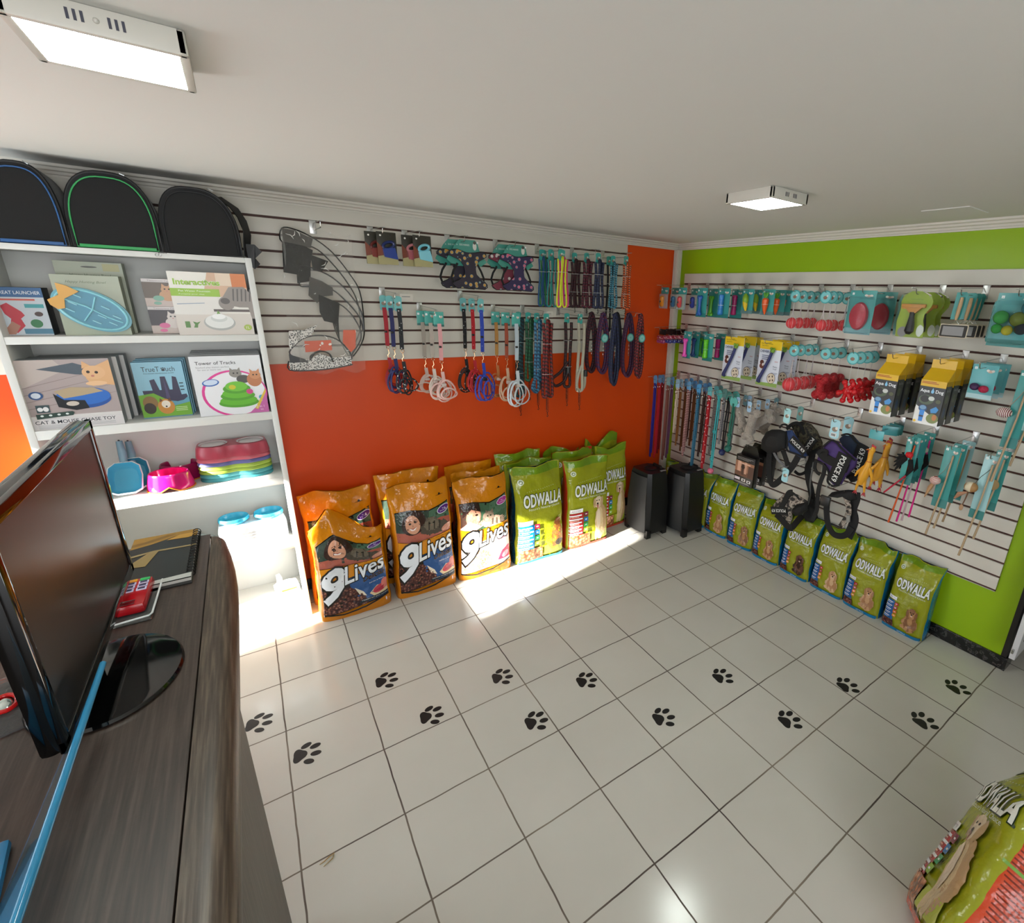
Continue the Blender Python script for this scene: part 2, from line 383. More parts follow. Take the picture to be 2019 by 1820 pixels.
# ------------------------------------------------------------------ bookcase
WH = M('dcdcd8', 0.45)
bc = thing('bookcase', 'white open bookcase with six shelves beside the orange wall', 'bookcase', (-3.455, -0.15, 0))
def bp_(name, a, c): b = B(); b.box(a, c, WH, 0.0015); return b.obj(name, bc)
bx0, bx1 = -0.437, 0.437
bp_('side_panel', (bx0, -0.15, 0), (bx0 + 0.025, 0.131, 1.976)); bp_('side_panel', (bx1 - 0.025, -0.15, 0), (bx1, 0.131, 1.976))
for z, t in ((1.976, 0.022), (1.624, 0.03), (1.237, 0.04), (0.88, 0.042), (0.495, 0.042), (0.13, 0.13)):
    bp_('shelf', (bx0 + 0.025, -0.149, z - t), (bx1 - 0.025, 0.122, z))
bp_('back_panel', (bx0 + 0.025, 0.122, 0), (bx1 - 0.025, 0.130, 1.976))

# ------------------------------------------------------------------ counter
WD = M('5a4c45', 0.45, noi=(20, ((0.25, '30251f'), (0.5, '43362f'), (0.75, '57483f')), (9, 0.35, 9)), bump=(90, 0.15, 0.002))
WD2 = M('5a4c46', 0.45, noi=(20, ((0.25, '2e251e'), (0.5, '45392f'), (0.75, '605245')), (9, 9, 0.35)), bump=(90, 0.15, 0.002))
H = 1.12
WD3 = M('5a4c45', 0.4, noi=(22, ((0.25, '33281f'), (0.5, '4c3f34'), (0.75, '6e5f50')), (9, 0.35, 9)), bump=(90, 0.15, 0.002))
ct = thing('counter', 'dark grey-brown wood grain sales counter with a rounded front edge', 'counter', (-3.7, -2.8, 0))
ct_o = Vector((-3.7, -2.8, 0))
b = B(); b.T = Matrix.Translation(-ct_o)
b.box((-4.45, -4.5, H - 0.035), (-3.272, -1.478, H), WD, 0.002); b.obj('countertop', ct)
b = B(); b.T = Matrix.Translation(-ct_o)
def edge(y): return -3.208 if y < -1.9 else -3.208 - 0.030 * ((y + 1.9) / 0.4) ** 2
ys = [-4.5, -3.5, -2.8, -2.3, -1.9, -1.8, -1.7, -1.6, -1.5]
def ef(u, v):
    y = ys[round(v * (len(ys) - 1))]; xe = edge(y); x0 = -3.2695; a = u * PI * 0.62
    r = 0.035
    if u < 0.25: return (x0 + (xe - r - x0) * u / 0.25, y, H)
    a = (u - 0.25) / 0.75 * PI * 0.75; return (xe - r + r * math.sin(a), y, H - r + r * math.cos(a))
b.grid(ef, 16, len(ys) - 1, WD3); b.box((-3.2695, -4.5, H - 0.07), (-3.245, -1.53, H - 0.004), WD2); b.obj('edge_strip', ct)
b = B(); b.T = Matrix.Translation(-ct_o)
b.box((-4.3, -4.5, 0), (-3.243, -1.975, H - 0.036), WD2, 0.012); b.obj('cabinet_body', ct)

# monitor
mo = Vector((-3.405, -2.06, H)); mt = thing('monitor', 'black flat computer monitor on the counter seen edge on', 'monitor', mo)
GL = M('050505', 0.06, spec=0.7); MB_ = M('0a0a0b', 0.12)
b = B(); b.box((-0.028, -0.315, 0.062), (-0.004, 0.300, 0.445), GL, 0.009); b.obj('rear_housing', mt)
b = B()
for a, c in (((-0.006, -0.315, 0.062), (0.004, 0.300, 0.084)), ((-0.006, -0.315, 0.423), (0.004, 0.300, 0.445)), ((-0.006, -0.315, 0.062), (0.004, -0.295, 0.445)), ((-0.006, 0.280, 0.062), (0.004, 0.300, 0.445))): b.box(a, c, GL, 0.002)
b.obj('bezel', mt)
b = B(); b.box((-0.005, -0.296, 0.083), (0.001, 0.281, 0.424), M('16120f', 0.28, spec=0.6)); b.obj('screen', mt)
b = B(); b.lathe([(0.001, 0), (0.135, 0), (0.142, 0.004), (0.138, 0.009), (0.12, 0.011), (0.001, 0.013)], GL, 40, 0.78, 1.0, off=(0.0, -0.06, 0)); b.obj('stand_base', mt)
b = B(); b.box((-0.045, -0.13, 0.008), (-0.02, 0.01, 0.2), MB_, 0.006); b.obj('stand_neck', mt)
b = B(); [b.box((0.0040, 0.15 + k * 0.0062, 0.071), (0.0044, 0.1542 + k * 0.0062, 0.0745), M('77776c', 0.4)) for k in range(9)]; b.obj('maker_mark', mt, False)

# notebook
nb = thing('notebook', 'spiral notebook with black and gold cover on the counter behind the monitor', 'notebook', (-3.372, -1.62, H), -0.0)
b = B(); b.box((-0.075, -0.165, 0.001), (0.072, 0.175, 0.003), M('1a1a1a', 0.4)); b.obj('back_cover', nb)
b = B(); b.box((-0.074, -0.15, 0.003), (0.07, 0.173, 0.011), M('d8d4cc', 0.7)); b.obj('pages', nb)
b = B(); b.box((-0.075, -0.15, 0.011), (0.071, 0.175, 0.0125), M('2a2724', 0.25)); b.obj('front_cover', nb)
a = Art(); G1, G2 = 'b98a35', '7d5a1e'
a.poly([(-0.075, 0.10), (-0.03, 0.115), (0.02, 0.145), (0.071, 0.150), (0.071, 0.175), (-0.075, 0.175)], G1, rough=0.25, metal=0.4)
a.poly([(-0.075, 0.115), (-0.03, 0.13), (0.02, 0.16), (0.0, 0.165), (-0.05, 0.14), (-0.075, 0.135)], G2, rough=0.25)
a.poly([(0.0, 0.125), (0.05, 0.118), (0.071, 0.13), (0.071, 0.15), (0.03, 0.15)], G1, rough=0.25)
a.poly([(-0.075, 0.04), (-0.02, 0.055), (0.071, 0.05), (0.071, 0.058), (-0.02, 0.066), (-0.075, 0.052)], '9a845a', rough=0.25)
a.poly([(-0.075, -0.02), (-0.03, -0.03), (-0.01, 0.06), (-0.03, 0.06)], '8f7747', rough=0.3)
a.poly([(-0.075, -0.135), (-0.06, -0.135), (-0.06, -0.03), (-0.075, -0.02)], '8f7747', rough=0.3)
a.poly([(-0.075, -0.15), (0.071, -0.15), (0.071, -0.125), (-0.075, -0.135)], 'b9b9b4', rough=0.3)
b = B(); a.build(b, lambda x, y, l: (x, y, 0.0127 + l * 0.0002)); b.obj('cover_artwork', nb, False)
b = B()
for k in range(17):
    yy = -0.12 + k * 0.0175; b.tube([(0.068 + 0.009 * math.cos(t), yy, 0.009 + 0.0095 * math.sin(t)) for t in [2 * PI * i / 14 for i in range(14)]], 0.0014, M('0c0c0c', 0.3), 5, closed=True)
b.obj('spiral_binding', nb)

# card terminal in a clear stand
cp = Vector((-3.405, -1.83, H)); c_ = thing('card_terminal', 'red card payment terminal with white edged keys lying on the counter', 'card terminal', cp, -0.03)
RD = M('b3121c', 0.18); b = B(); b.box((-0.055, -0.055, 0.004), (0.03, 0.085, 0.03), RD, 0.01); b.obj('body', c_)
for i in range(3):
    for j in range(4):
        x = 0.016 - i * 0.0235; y = 0.068 - j * 0.0165
        b = B(); kc = {(0, 0): '21b558', (1, 0): 'f0a41c', (2, 0): 'c8202a'}.get((i, j), 'd9cfee')
        b.box((x - 0.0095, y - 0.0065, 0.0295), (x + 0.0095, y + 0.0065, 0.0325), M(kc, 0.3), 0.002)
        if j: b.box((x - 0.0065, y - 0.004, 0.0325), (x + 0.0065, y + 0.004, 0.033), M('2a2450', 0.3))
        b.obj('key', c_)
b = B(); b.box((-0.025, -0.05, 0.0297), (0.012, -0.03, 0.0312), M('6a0d14', 0.2), 0.001); b.obj('card_slot', c_)
cs = thing('clear_tray', 'clear acrylic tray with a white lip holding the red card terminal', 'tray', cp, -0.03)
AC = M('eef4f4', 0.05, trans=0.95, ior=1.2)
b = B(); b.box((-0.075, -0.09, 0.0004), (0.042, 0.09, 0.003), AC, 0.001); b.obj('base', cs)
b = B(); b.tube([(0.043, 0.085, 0.012), (0.044, -0.08, 0.012), (0.04, -0.088, 0.012), (-0.02, -0.092, 0.01), (-0.075, -0.09, 0.004)], 0.0022, M('e8ecec', 0.15), 6); b.obj('lip', cs)

# leaning acrylic sheet with blue edge, phone case and clear pack
A1, A2 = on(203, 1308, 2, H + 0.12), on(30, 1820, 2, H + 0.12); A3, A4 = on(200, 1314, 2, H + 0.105), on(0, 1790, 2, H + 0.004)
o_ = Vector((A2.x, A2.y, H)); ac = thing('acrylic_holder', 'clear acrylic display sheet with a thick blue edge leaning on the counter', 'display holder', o_)
ext = A2 + (A2 - A1) * 0.25; ext4 = A4 + (A4 - A3) * 0.25
b = B(); b.tube([A1 - o_, A2 - o_, ext - o_], [0.0045, 0.005, 0.005], M('3f9ccb', 0.12, trans=0.25), 10); b.obj('blue_edge', ac)
n_ = (A2 - A1).cross(A4 - A1).normalized() * 0.0012
q = [A1, ext, ext4, A3]; b = B(); b.add([p - o_ + n_ for p in q] + [p - o_ - n_ for p in q], [(0, 1, 2, 3), (7, 6, 5, 4), (0, 4, 5, 1), (1, 5, 6, 2), (2, 6, 7, 3), (3, 7, 4, 0)], M('cfe8f4', 0.04, trans=0.97, ior=1.1)); b.obj('clear_sheet', ac, False)
b = B(); b.tube([A3 - o_, A4 - o_, ext4 - o_], 0.0013, M('1f5f8c', 0.2), 6); b.obj('lower_edge', ac)
p = on(14, 1700, 2, H); ph = thing('phone_case', 'bright blue rounded plastic case at the left edge of the counter', 'phone case', (p.x - 0.03, p.y - 0.06, H), 0.12)
b = B(); b.box((-0.045, -0.09, 0), (0.04, 0.085, 0.014), M('1f86bd', 0.2), 0.013); b.obj('shell', ph)
b = B(); b.box((-0.033, -0.078, 0.0135), (0.028, 0.07, 0.015), M('2b9bd0', 0.15), 0.001); b.obj('panel', ph)
p = on(10, 1400, 2, H); pk = thing('blister_pack', 'clear plastic pack with a red ring lying behind the monitor', 'blister pack', (p.x - 0.03, p.y, H), 0.3)
b = B(); b.box((-0.1, -0.09, 0), (0.06, 0.1, 0.004), M('e8e4e2', 0.1, trans=0.9, ior=1.2, bump=(30, 0.6)), 0.001); b.obj('film', pk)
b = B(); b.tube([(0.03 + 0.016 * math.cos(t), 0.026 * math.sin(t), 0.008) for t in [2 * PI * i / 20 for i in range(20)]], 0.004, M('c01818', 0.2), 8, closed=True); b.obj('red_ring', pk)
b = B(); b.ball((0.03, 0, 0.007), (0.01, 0.02, 0.004), M('b8c4c0', 0.15, 1.0)); b.obj('metal_insert', pk)

# ------------------------------------------------------------------ loudspeakers
def speaker(label, fl, fr, br, top):
    F = on(*fl, 2, 0); R_ = on(*fr, 2, 0)
    return F, R_
SPK = M('0c0c0d', 0.4, bump=(220, 0.2, 0.001)); SPK2 = M('161617', 0.55)
def make_speaker(loc, label):
    """front grille faces -x (the lit side), chamfered corner posts, slanted top corners"""
    t = thing('loudspeaker', label, 'loudspeaker', loc, 0, 'pair of black loudspeakers on the floor')
    Hs = 0.545; prof = [(-0.095, -0.15), (-0.125, -0.12), (-0.125, 0.12), (-0.095, 0.15), (0.08, 0.15), (0.125, 0.08), (0.125, -0.08), (0.08, -0.15)]
    b = B(); R = [[(x * k, y * ky, z) for x, y in prof] for z, k, ky in ((0.035, 0.96, 0.97), (0.05, 1, 1), (0.3, 1, 1), (Hs - 0.03, 0.9, 0.84), (Hs, 0.84, 0.78))]
    fs = []
    for i in range(4):
        for j in range(8): fs.append((i * 8 + j, i * 8 + (j + 1) % 8, i * 8 + 8 + (j + 1) % 8, i * 8 + 8 + j))
    fs += [tuple(range(8))[::-1], tuple(32 + j for j in range(8))]; b.add(sum(R, []), fs, SPK); b.obj('cabinet', t)
    b = B(); b.grid(lambda u, v: (-0.127 - 0.024 * math.sin(PI * u) * (1 - 0.4 * v) + 0.014 * max(0, v - 0.5) * 2, (u - 0.5) * (0.25 - 0.05 * v), 0.045 + 0.47 * v), 12, 10, SPK2); b.obj('front_grille', t)
    for sx, sy in ((-0.1, -0.13), (-0.1, 0.13), (0.08, 0.12), (0.08, -0.12)):
        b = B(); b.prism([(sx - 0.024, sy - 0.02), (sx + 0.02, sy - 0.02), (sx + 0.016, sy + 0.02), (sx - 0.02, sy + 0.02)], 0, 0.07, SPK, 'xy'); b.obj('foot', t)
    b = B(); b.lathe([(0.001, 0), (0.055, 0), (0.058, 0.004), (0.05, 0.008), (0.045, 0.004), (0.001, 0.003)], SPK, 24, off=(0, 0.0, Hs)); b.obj('pole_mount', t)
    b = B(); b.box((0.03, -0.1, Hs), (0.085, -0.085, Hs + 0.002), M('a8a8a8', 0.4)); b.obj('badge', t)
    b = B(); b.tube([(0.075, -0.05, Hs - 0.005), (0.075, -0.045, Hs + 0.016), (0.075, 0.045, Hs + 0.016), (0.075, 0.05, Hs - 0.005)], 0.009, SPK, 8); b.obj('handle', t)
    return t
make_speaker((-0.585, -0.485, 0), 'black loudspeaker standing in the end of the sunlit strip, left one of the two')
make_speaker((-0.31, -0.625, 0), 'black loudspeaker nearer the green wall, right one of the two')

# ------------------------------------------------------------------ pet food bags
def bag_surface(w, h, d, seed, wr=0.006, top=0.0, lean=0.0, n0=4.5, droop=0.0, peak=None):
    so = Vector((seed * 3.7, seed * 1.3, seed * 2.1))
    def T(v):
        k = min(1.0, max(0.0, (1 - v) / 0.30)); return d * (0.06 + 0.94 * k ** 0.65) * (0.86 + 0.14 * min(1, v / 0.06))
    def F(u, v, side):
        u = max(-1, min(1, u)); v = max(0, min(1, v)); n = 2 + (n0 - 2) * min(1, (1 - v) / 0.35)
        W = w / 2 * (0.97 + 0.03 * math.cos(v * 5) + 0.035 * max(0, v - 0.8) * 5 * 0.5)
        t = T(v) / 2 * (max(0.0, 1 - abs(u) ** n)) ** (1 / n)
        x = W * u; z = h * v
        p = Vector((x * 9, z * 9, side * 3)) + so
        k = wr * (0.55 + 1.6 * max(0, v - 0.62) + 0.7 * max(0, abs(u) - 0.6))
        dy = (noise.noise(p) * 1.3 + (abs(noise.noise(p * 2.1)) - 0.2) * 1.1 + (abs(noise.noise(p * 4.6)) - 0.2) * 0.5) * k
        y = side * (t + (dy if abs(u) < 0.999 else 0)) + lean * v * v
        if side == 0: y = dy
        x += noise.noise(Vector((v * 7, seed, 0))) * 0.006 * (1 if u > 0 else -1) * abs(u)
        tv = max(0, (v - 0.86) / 0.14)
        z += tv * (top * math.sin(u * 3.1 + seed) * 0.5 + 0.012 * noise.noise(Vector((u * 3, seed * 2, 0))))
        y += tv * 0.022 * math.sin(u * 4 + seed * 1.7) * (1 + 0.4 * math.sin(seed))
        if peak:      # cut open top: heights drop away from the peak position
            z -= max(0, v - 0.45) / 0.55 * h * min(0.24, abs(u - peak) * 0.26 if u > peak else abs(u - peak) * 0.30)
        z = max(z, 0.0)
        return Vector((x, y, z))
    return F
def bag(name, label, loc, rz, w, h, d, seed, front, side, art, band=None, group=None, cat='pet food bag', res=(34, 40), rot=None, sideart=None, **k):
    t = thing(name, label, cat, loc, rz, group, rot)
    F = bag_surface(w, h, d, seed, **k); b = B()
    def sp(a): a = 2 * a - 1; return math.copysign(1 - (1 - abs(a)) ** 1.9, a)
    nu, nv = res
    def mf(a, v): return side if abs(2 * a + 1 / nu - 1) > 0.86 else (band[1] if band and v >= band[0] else front)
    b.grid(lambda a, v: F(sp(a), v, -1), nu, nv, front, mf)
    b.grid(lambda a, v: F(sp(1 - a), v, 1), 14, 20, side)
    n = 20; vs = [F(sp(i / n), 0, -1) for i in range(n + 1)] + [F(sp(i / n), 0, 1) for i in range(n + 1)]
    b.add(vs, [(i, i + n + 1, i + n + 2, i + 1) for i in range(n)], side)
    b.obj('bag_body', t)
    ca, cb = art.cell; memo = {}
    def node(i, j):
        if (i, j) not in memo: memo[(i, j)] = F(i * ca * 2, j * cb, -1)
        return memo[(i, j)]
    def FB(x, y, l):
        i = math.floor(x / ca + 1e-7); j = math.floor(y / cb + 1e-7); fx = x / ca - i; fy = y / cb - j
        p = (node(i, j) * (1 - fx) + node(i + 1, j) * fx) * (1 - fy) + (node(i, j + 1) * (1 - fx) + node(i + 1, j + 1) * fx) * fy
        return p + Vector((0, -0.0022 - 0.00016 * l, 0))
    b = B(); art.build(b, FB); b.obj('printed_front', t)
    if sideart:
        def FS(q, y, l):
            yy = 2 * q; k_ = F(0, y, -1).y; k2 = F(0, y, 1).y; hd = (k2 - k_) / 2; n_ = 3.5
            xs = F(0.995, y, 1).x * (1 - min(1, abs(yy)) ** n_) ** (1 / n_)
            return Vector((xs + 0.004 + 0.0002 * l, (k_ + k2) / 2 + yy * hd, F(0.9, y, 1).z))
        b = B(); sideart.build(b, FS); b.obj('printed_side', t)
    return t
CR = dict(rough=0.17, bump=(20, 0.6, 0.012))
KIB = ((0.0, 'c08a70'), (0.35, '6b3a30'), (0.7, '34181a'))
def art_cat(kind, full=True):
    a = Art((0.05, 0.03), **CR); P = a.poly
    P([(-.49, .795), (-.2, .80), (.1, .775), (.49, .83), (.49, .50), (.1, .515), (-.2, .50), (-.49, .535)], '17120f')
    P([(-.48, .785), (-.2, .79), (.1, .765), (.48, .82), (.48, .515), (.1, .527), (-.2, .512), (-.48, .545)], '35443a' if kind == 'blue' else '3d5c44')
    P([(.05, .62), (.48, .70), (.48, .82), (.1, .765)], '4c6a55')
    if kind == 'blue':
        P([(-.48, .545), (-.2, .512), (.1, .527), (.48, .56), (.48, .62), (.1, .60), (-.2, .60), (-.48, .63)], 'b0604f'); P([(.1, .68), (.3, .70), (.48, .69), (.48, .62), (.2, .63)], 'a45545')
        P(ell(-.17, .69, .20, .105, 24, .1), '33201a'); P(ell(-.19, .675, .12, .082, 24, -.15), 'd49a7c')
        P(ell(-.235, .69, .022, .009), '2a1a14'); P(ell(-.145, .70, .022, .009), '2a1a14'); P([(-.26, .705), (-.21, .71), (-.21, .714), (-.26, .71)], '4a2c20'); P([(-.165, .718), (-.115, .715), (-.115, .72), (-.165, .723)], '4a2c20')
        P([(-.19, .685), (-.175, .66), (-.205, .66)], 'b87f63'); P([(-.245, .65), (-.19, .64), (-.13, .655), (-.16, .63), (-.2, .625), (-.23, .632)], 'f4e6e0'); P([(-.25, .653), (-.19, .645), (-.125, .658), (-.19, .637)], 'a6483f')
        P(fz(.16, .62, .22, .065, 44, .25), '4d453b'); P(fz(.12, .655, .125, .06, 36, .2), '6b6152')
        P([(.02, .68), (.04, .72), (.09, .695)], '5a5146'); P([(.16, .70), (.21, .72), (.21, .675)], '5a5146')
        for x in (.06, .15, .24): P([(x, .60), (x + .02, .60), (x + .03, .68), (x + .01, .68)], '332d27')
        P(ell(.085, .662, .018, .006), '1a1510'); P(ell(.155, .665, .018, .006), '1a1510'); P([(.11, .648), (.13, .648), (.12, .638)], 'a0685a')
        P(ell(.38, .60, .10, .03, 16, .2), 'c98d78')
    else:
        P([(-.48, .785), (-.2, .79), (-.1, .70), (-.18, .60), (-.3, .52), (-.48, .545)], '4a332a'); P(ell(-.22, .655, .14, .10, 24, .2), 'c48b72')
        P([(-.40, .78), (-.1, .79), (-.08, .70), (-.25, .735), (-.42, .66)], '2a1a16'); P(ell(-.16, .675, .028, .010), '241612'); P([(-.10, .65), (-.085, .63), (-.12, .625)], 'a86f58'); P([(-.16, .60), (-.10, .605), (-.12, .595)], '9c4a44')
        P([(-.48, .545), (-.3, .62), (-.05, .55), (-.2, .512)], 'd79a92')
        P(fz(.14, .58, .24, .06, 44, .25), 'b79c86'); P(fz(.06, .635, .11, .058, 36, .2), '8f7c6a'); P([(.0, .67), (.01, .71), (.06, .685)], '7a6858'); P([(.1, .69), (.15, .715), (.15, .66)], '7a6858')
        P(ell(.045, .645, .016, .008), '20301c'); P(ell(.10, .648, .016, .008), '20301c'); P([(.065, .625), (.085, .625), (.075, .612)], 'c0837a')
        for x in (.12, .2, .28): P([(x, .55), (x + .02, .55), (x + .03, .61), (x + .01, .61)], '6b5a4a')
    P(ell(.35, .765, .115, .032, 22, .16), 'e8e0f0'); P(ell(.35, .765, .105, .027, 22, .16), '56287c' if kind == 'blue' else 'b03a92')
    a.text('Nova', .35, .765, .012, 'e8e0f0', rot=.1); a.text('Fórmula', .35, .751, .010, 'e8e0f0', width=.12, rot=.1)
    P([(-.49, .545), (-.2, .512), (.1, .527), (.49, .56), (.49, .44), (-.49, .34)], 'd98a12')
    a.text('Rico e melhor sabor para seu gato', .2, .52, .010, '1c1208', width=.52, rot=.05)
    if kind == 'blue':
        P([(-.49, .34), (.49, .455), (.49, .12), (-.49, .06)], '1a1410'); P([(-.1, .38), (.48, .445), (.48, .14), (.0, .10)], '2a5590')
        P([(-.48, .33), (-.08, .30), (.10, .20), (.16, .10), (-.48, .07)], '6b3a34', vor=(70, KIB)); P([(-.02, .28), (.1, .22), (.14, .17), (.04, .2)], 'e8dcc8')
        P([(.18, .185), (.30, .25), (.48, .235), (.48, .15), (.25, .145)], 'e0c8a0'); P(ell(.34, .215, .11, .035, 20, .2), 'c23f50'); P(ell(.42, .25, .06, .05, 16), 'd97a70'); P([(.24, .19), (.40, .235), (.38, .19)], 'a82c40')
        P([(.02, .135), (.48, .175), (.48, .145), (.04, .11)], '232a33'); a.text('Mantém seu gato saudável', .26, .14, .01, 'd8dce0', width=.4, rot=.05)
        a.text('Delícias', .27, .335, .05, '1a130c', width=.32, rot=.1, shear=.3, outline=.02, oc='9a7434'); a.text('Salmão e Atum', .3, .295, .012, 'e8e8f0', width=.22, rot=.08)
    else:
        P([(-.49, .34), (.49, .455), (.49, .12), (-.49, .08)], 'f1e6df'); P([(-.2, .30), (.0, .30), (.1, .2), (.08, .11), (-.45, .10), (-.45, .15)], 'd98a58', vor=(60, ((0, 'f4d8b8'), (.4, 'd88048'), (.8, 'f3e4d8'))))
        P(ell(.12, .31, .06, .03, 18), 'e493b4'); P(ell(.12, .31, .04, .02, 18), 'f4e6ea')
        P([(.20, .15), (.28, .24), (.44, .30), (.46, .16)], 'c2355e'); P(ell(.36, .2, .07, .03, 16, .3), 'e8a0b0'); a.text('Carinhos', .3, .37, .03, 'b03a70', width=.24, rot=.1, shear=.3)
    P([(-.49, .09), (-.2, .06), (.1, .08), (.49, .15), (.49, .135), (.1, .065), (-.2, .045), (-.49, .075)], '1a130c')
    a.text('9', -.27, .20, .31, 'e9eef4', width=.30, rot=.05, off=.035, shear=.25, outline=.075, oc='15110d')
    a.text('Lives', .16, .375, .17, 'e9eef4', width=.60, rot=.13, off=.015, shear=.22, outline=.055, oc='15110d')
    a.text('8', .40, .075, .03, 'f0f0f0', off=.02); a.text('kg', .45, .075, .016, 'd8d8d8')
    P([(.22, .885), (.30, .893), (.38, .888), (.30, .887)], '1a1208'); P(ell(.30, .897, .018, .009), '1a1208'); return a
def art_dog(kind, breed=0):
    a = Art((0.05, 0.03), **CR); P = a.poly
    P([(-.49, .93), (.49, .93), (.49, 1.0), (-.49, 1.0)], '6d8f18')
    P(ell(-.36, .865, .055, .028, 18), 'e8ecdc'); P(ell(-.36, .865, .04, .02, 18), '8a9a70'); P([(-.385, .857), (-.34, .857), (-.35, .878)], 'eef0e8')
    for i in range(13): P(ell(-.27 + i * .045, .765 + .0012 * i * 2, .006, .003, 6), 'dfe6c0')
    a.text('ODWALLA', .04, .615, .125, 'e6eae2', width=.80, off=.03, outline=.07, oc='24331a', shear=.06, space=1.02)
    a.text("Nature's Natural Choice", .06, .575, .026, 'dde2c4', width=.66)
    if kind == 'small':
        P([(-.47, .47), (-.24, .47), (-.24, .425), (-.47, .425)], 'e8eaf0'); a.text('ADULTOS', -.355, .44, .016, '5a6a8a', width=.17)
        P([(-.48, .41), (-.27, .41), (-.22, .14), (-.48, .14)], '1d5a9c')
        for i in range(5): P(rc(-.45, .375 - i * .05, -.30, .385 - i * .05), 'dfe8f4'); P(rc(-.45, .358 - i * .05, -.33, .365 - i * .05), 'b8cbe4')
        for i, c in enumerate(('b81c28', 'a8222c', 'e07030', 'd8902c')): P(rc(-.25, .36 - i * .055, -.16, .40 - i * .055), c); P(rc(-.225, .375 - i * .055, -.185, .385 - i * .055), 'f0e0d8')
        P([(-.48, .14), (-.20, .14), (-.16, .05), (-.48, .05)], '7a4034', vor=(90, KIB)); P([(-.49, .05), (.49, .05), (.49, .0), (-.49, .0)], '1479a8')
        a.text('ODWALLA', 0.05, .012, .022, 'dff0f4', width=.2)
        fur = ('6a4430', 'b98a62', 'a87852', '8a5f3f', '9c6b44')[breed % 5]; fur2 = ('3a2418', 'd8b48c', 'c89c70', 'b58658', 'c49a6a')[breed % 5]
        P(fz(.19, .20, .17, .12, 44, .22), fur2); P(fz(.20, .19, .15, .10, 40, .2), fur); P(fz(.14, .12, .035, .035), fur2); P(fz(.25, .115, .035, .032), fur2); P(fz(.19, .345, .115, .070, 36, .2), fur2); P(fz(.19, .385, .07, .035, 24, .2), fur); P(ell(.095, .33, .032, .062, 14, .25), fur); P(ell(.285, .33, .032, .062, 14, -.25), fur)
        P(ell(.155, .36, .013, .008), '120c0a'); P(ell(.225, .36, .013, .008), '120c0a'); P(ell(.19, .335, .022, .011), '1a100c'); P(ell(.19, .315, .03, .012), 'd8b8a0'); P(fz(.04, .13, .05, .025, 20), fur2); P(fz(.19, .235, .06, .05, 26, .3), fur2)
    else:
        blue = kind == 'blue'; c1 = '1470b8' if blue else 'a8242a'
        P([(-.47, .47), (-.18, .47), (-.18, .425), (-.47, .425)], 'e8eaea'); a.text('ADULTOS', -.33, .437, .018, '8a5a7a', width=.2)
        P([(-.48, .42), (-.16, .42), (-.16, .16), (-.48, .16)], c1)
        for i in range(6): P(rc(-.46, .385 - i * .042, -.20 + .02 * (i % 2), .40 - i * .042), 'e8eef4'); P(rc(-.46, .370 - i * .042, -.26, .376 - i * .042), 'c8d8e8' if blue else 'f0c8b0')
        for i, c in enumerate(('7a1f3a', '2c6fb0', '2f9a55', '8cb33a')): P(rc(-.15, .37 - i * .062, -.05, .42 - i * .062), c); P(rc(-.12, .39 - i * .062, -.08, .40 - i * .062), 'e8f0e8')
        P([(-.48, .16), (.0, .16), (.02, .03), (-.48, .03)], 'b5744a', vor=(48, ((0, 'e8b890'), (.4, 'c07a50'), (.8, '6b3a22'))))
        P([(-.49, .03), (.49, .03), (.49, .0), (-.49, .0)], '2f9fc4' if blue else 'c8462a'); P([(.04, .16), (.40, .17), (.44, .06), (.04, .05)], 'a8b23c')
        if blue:
            P([(.10, .40), (.3, .42), (.42, .35), (.46, .12), (.2, .10), (.06, .2)], '9aa820'); P([(.18, .22), (.26, .42), (.36, .44), (.44, .28), (.44, .13), (.22, .12)], 'a86a30'); P(ell(.33, .40, .07, .045, 18), '8a5228'); P(ell(.36, .16, .09, .035, 16), '3a3024')
        else:
            P(fz(.27, .27, .15, .20, 46, .1), 'b9996f'); P(fz(.22, .25, .10, .19, 40, .14), 'd0b88e'); P(fz(.15, .11, .03, .07), 'd0b88e'); P(fz(.26, .10, .03, .06), 'd0b88e'); P(fz(.19, .505, .095, .07, 30, .08), 'd8c6a8'); P(ell(.10, .50, .035, .06, 14, .1), 'b89b74'); P(ell(.28, .50, .035, .065, 14, -.1), 'b89b74')
            P(ell(.155, .525, .012, .008), '1c1410'); P(ell(.215, .525, .012, .008), '1c1410'); P(ell(.178, .485, .022, .013), '1c1410'); P(ell(.178, .467, .03, .012), 'a87868'); P([(.16, .46), (.2, .46), (.19, .43), (.17, .43)], 'b8605c'); P(ell(.2, .30, .05, .12, 16), 'dccbb0')
    return a
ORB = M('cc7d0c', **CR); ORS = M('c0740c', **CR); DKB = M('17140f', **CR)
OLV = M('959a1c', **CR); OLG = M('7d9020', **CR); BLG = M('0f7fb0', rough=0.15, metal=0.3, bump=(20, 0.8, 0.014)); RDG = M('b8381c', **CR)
A_c1, A_c2 = art_cat('blue'), art_cat('pink'); A_d1, A_d2 = art_dog('orange'), art_dog('blue')
gC, gD = 'orange cat food bags by the orange wall', 'green dog food bags by the orange wall'
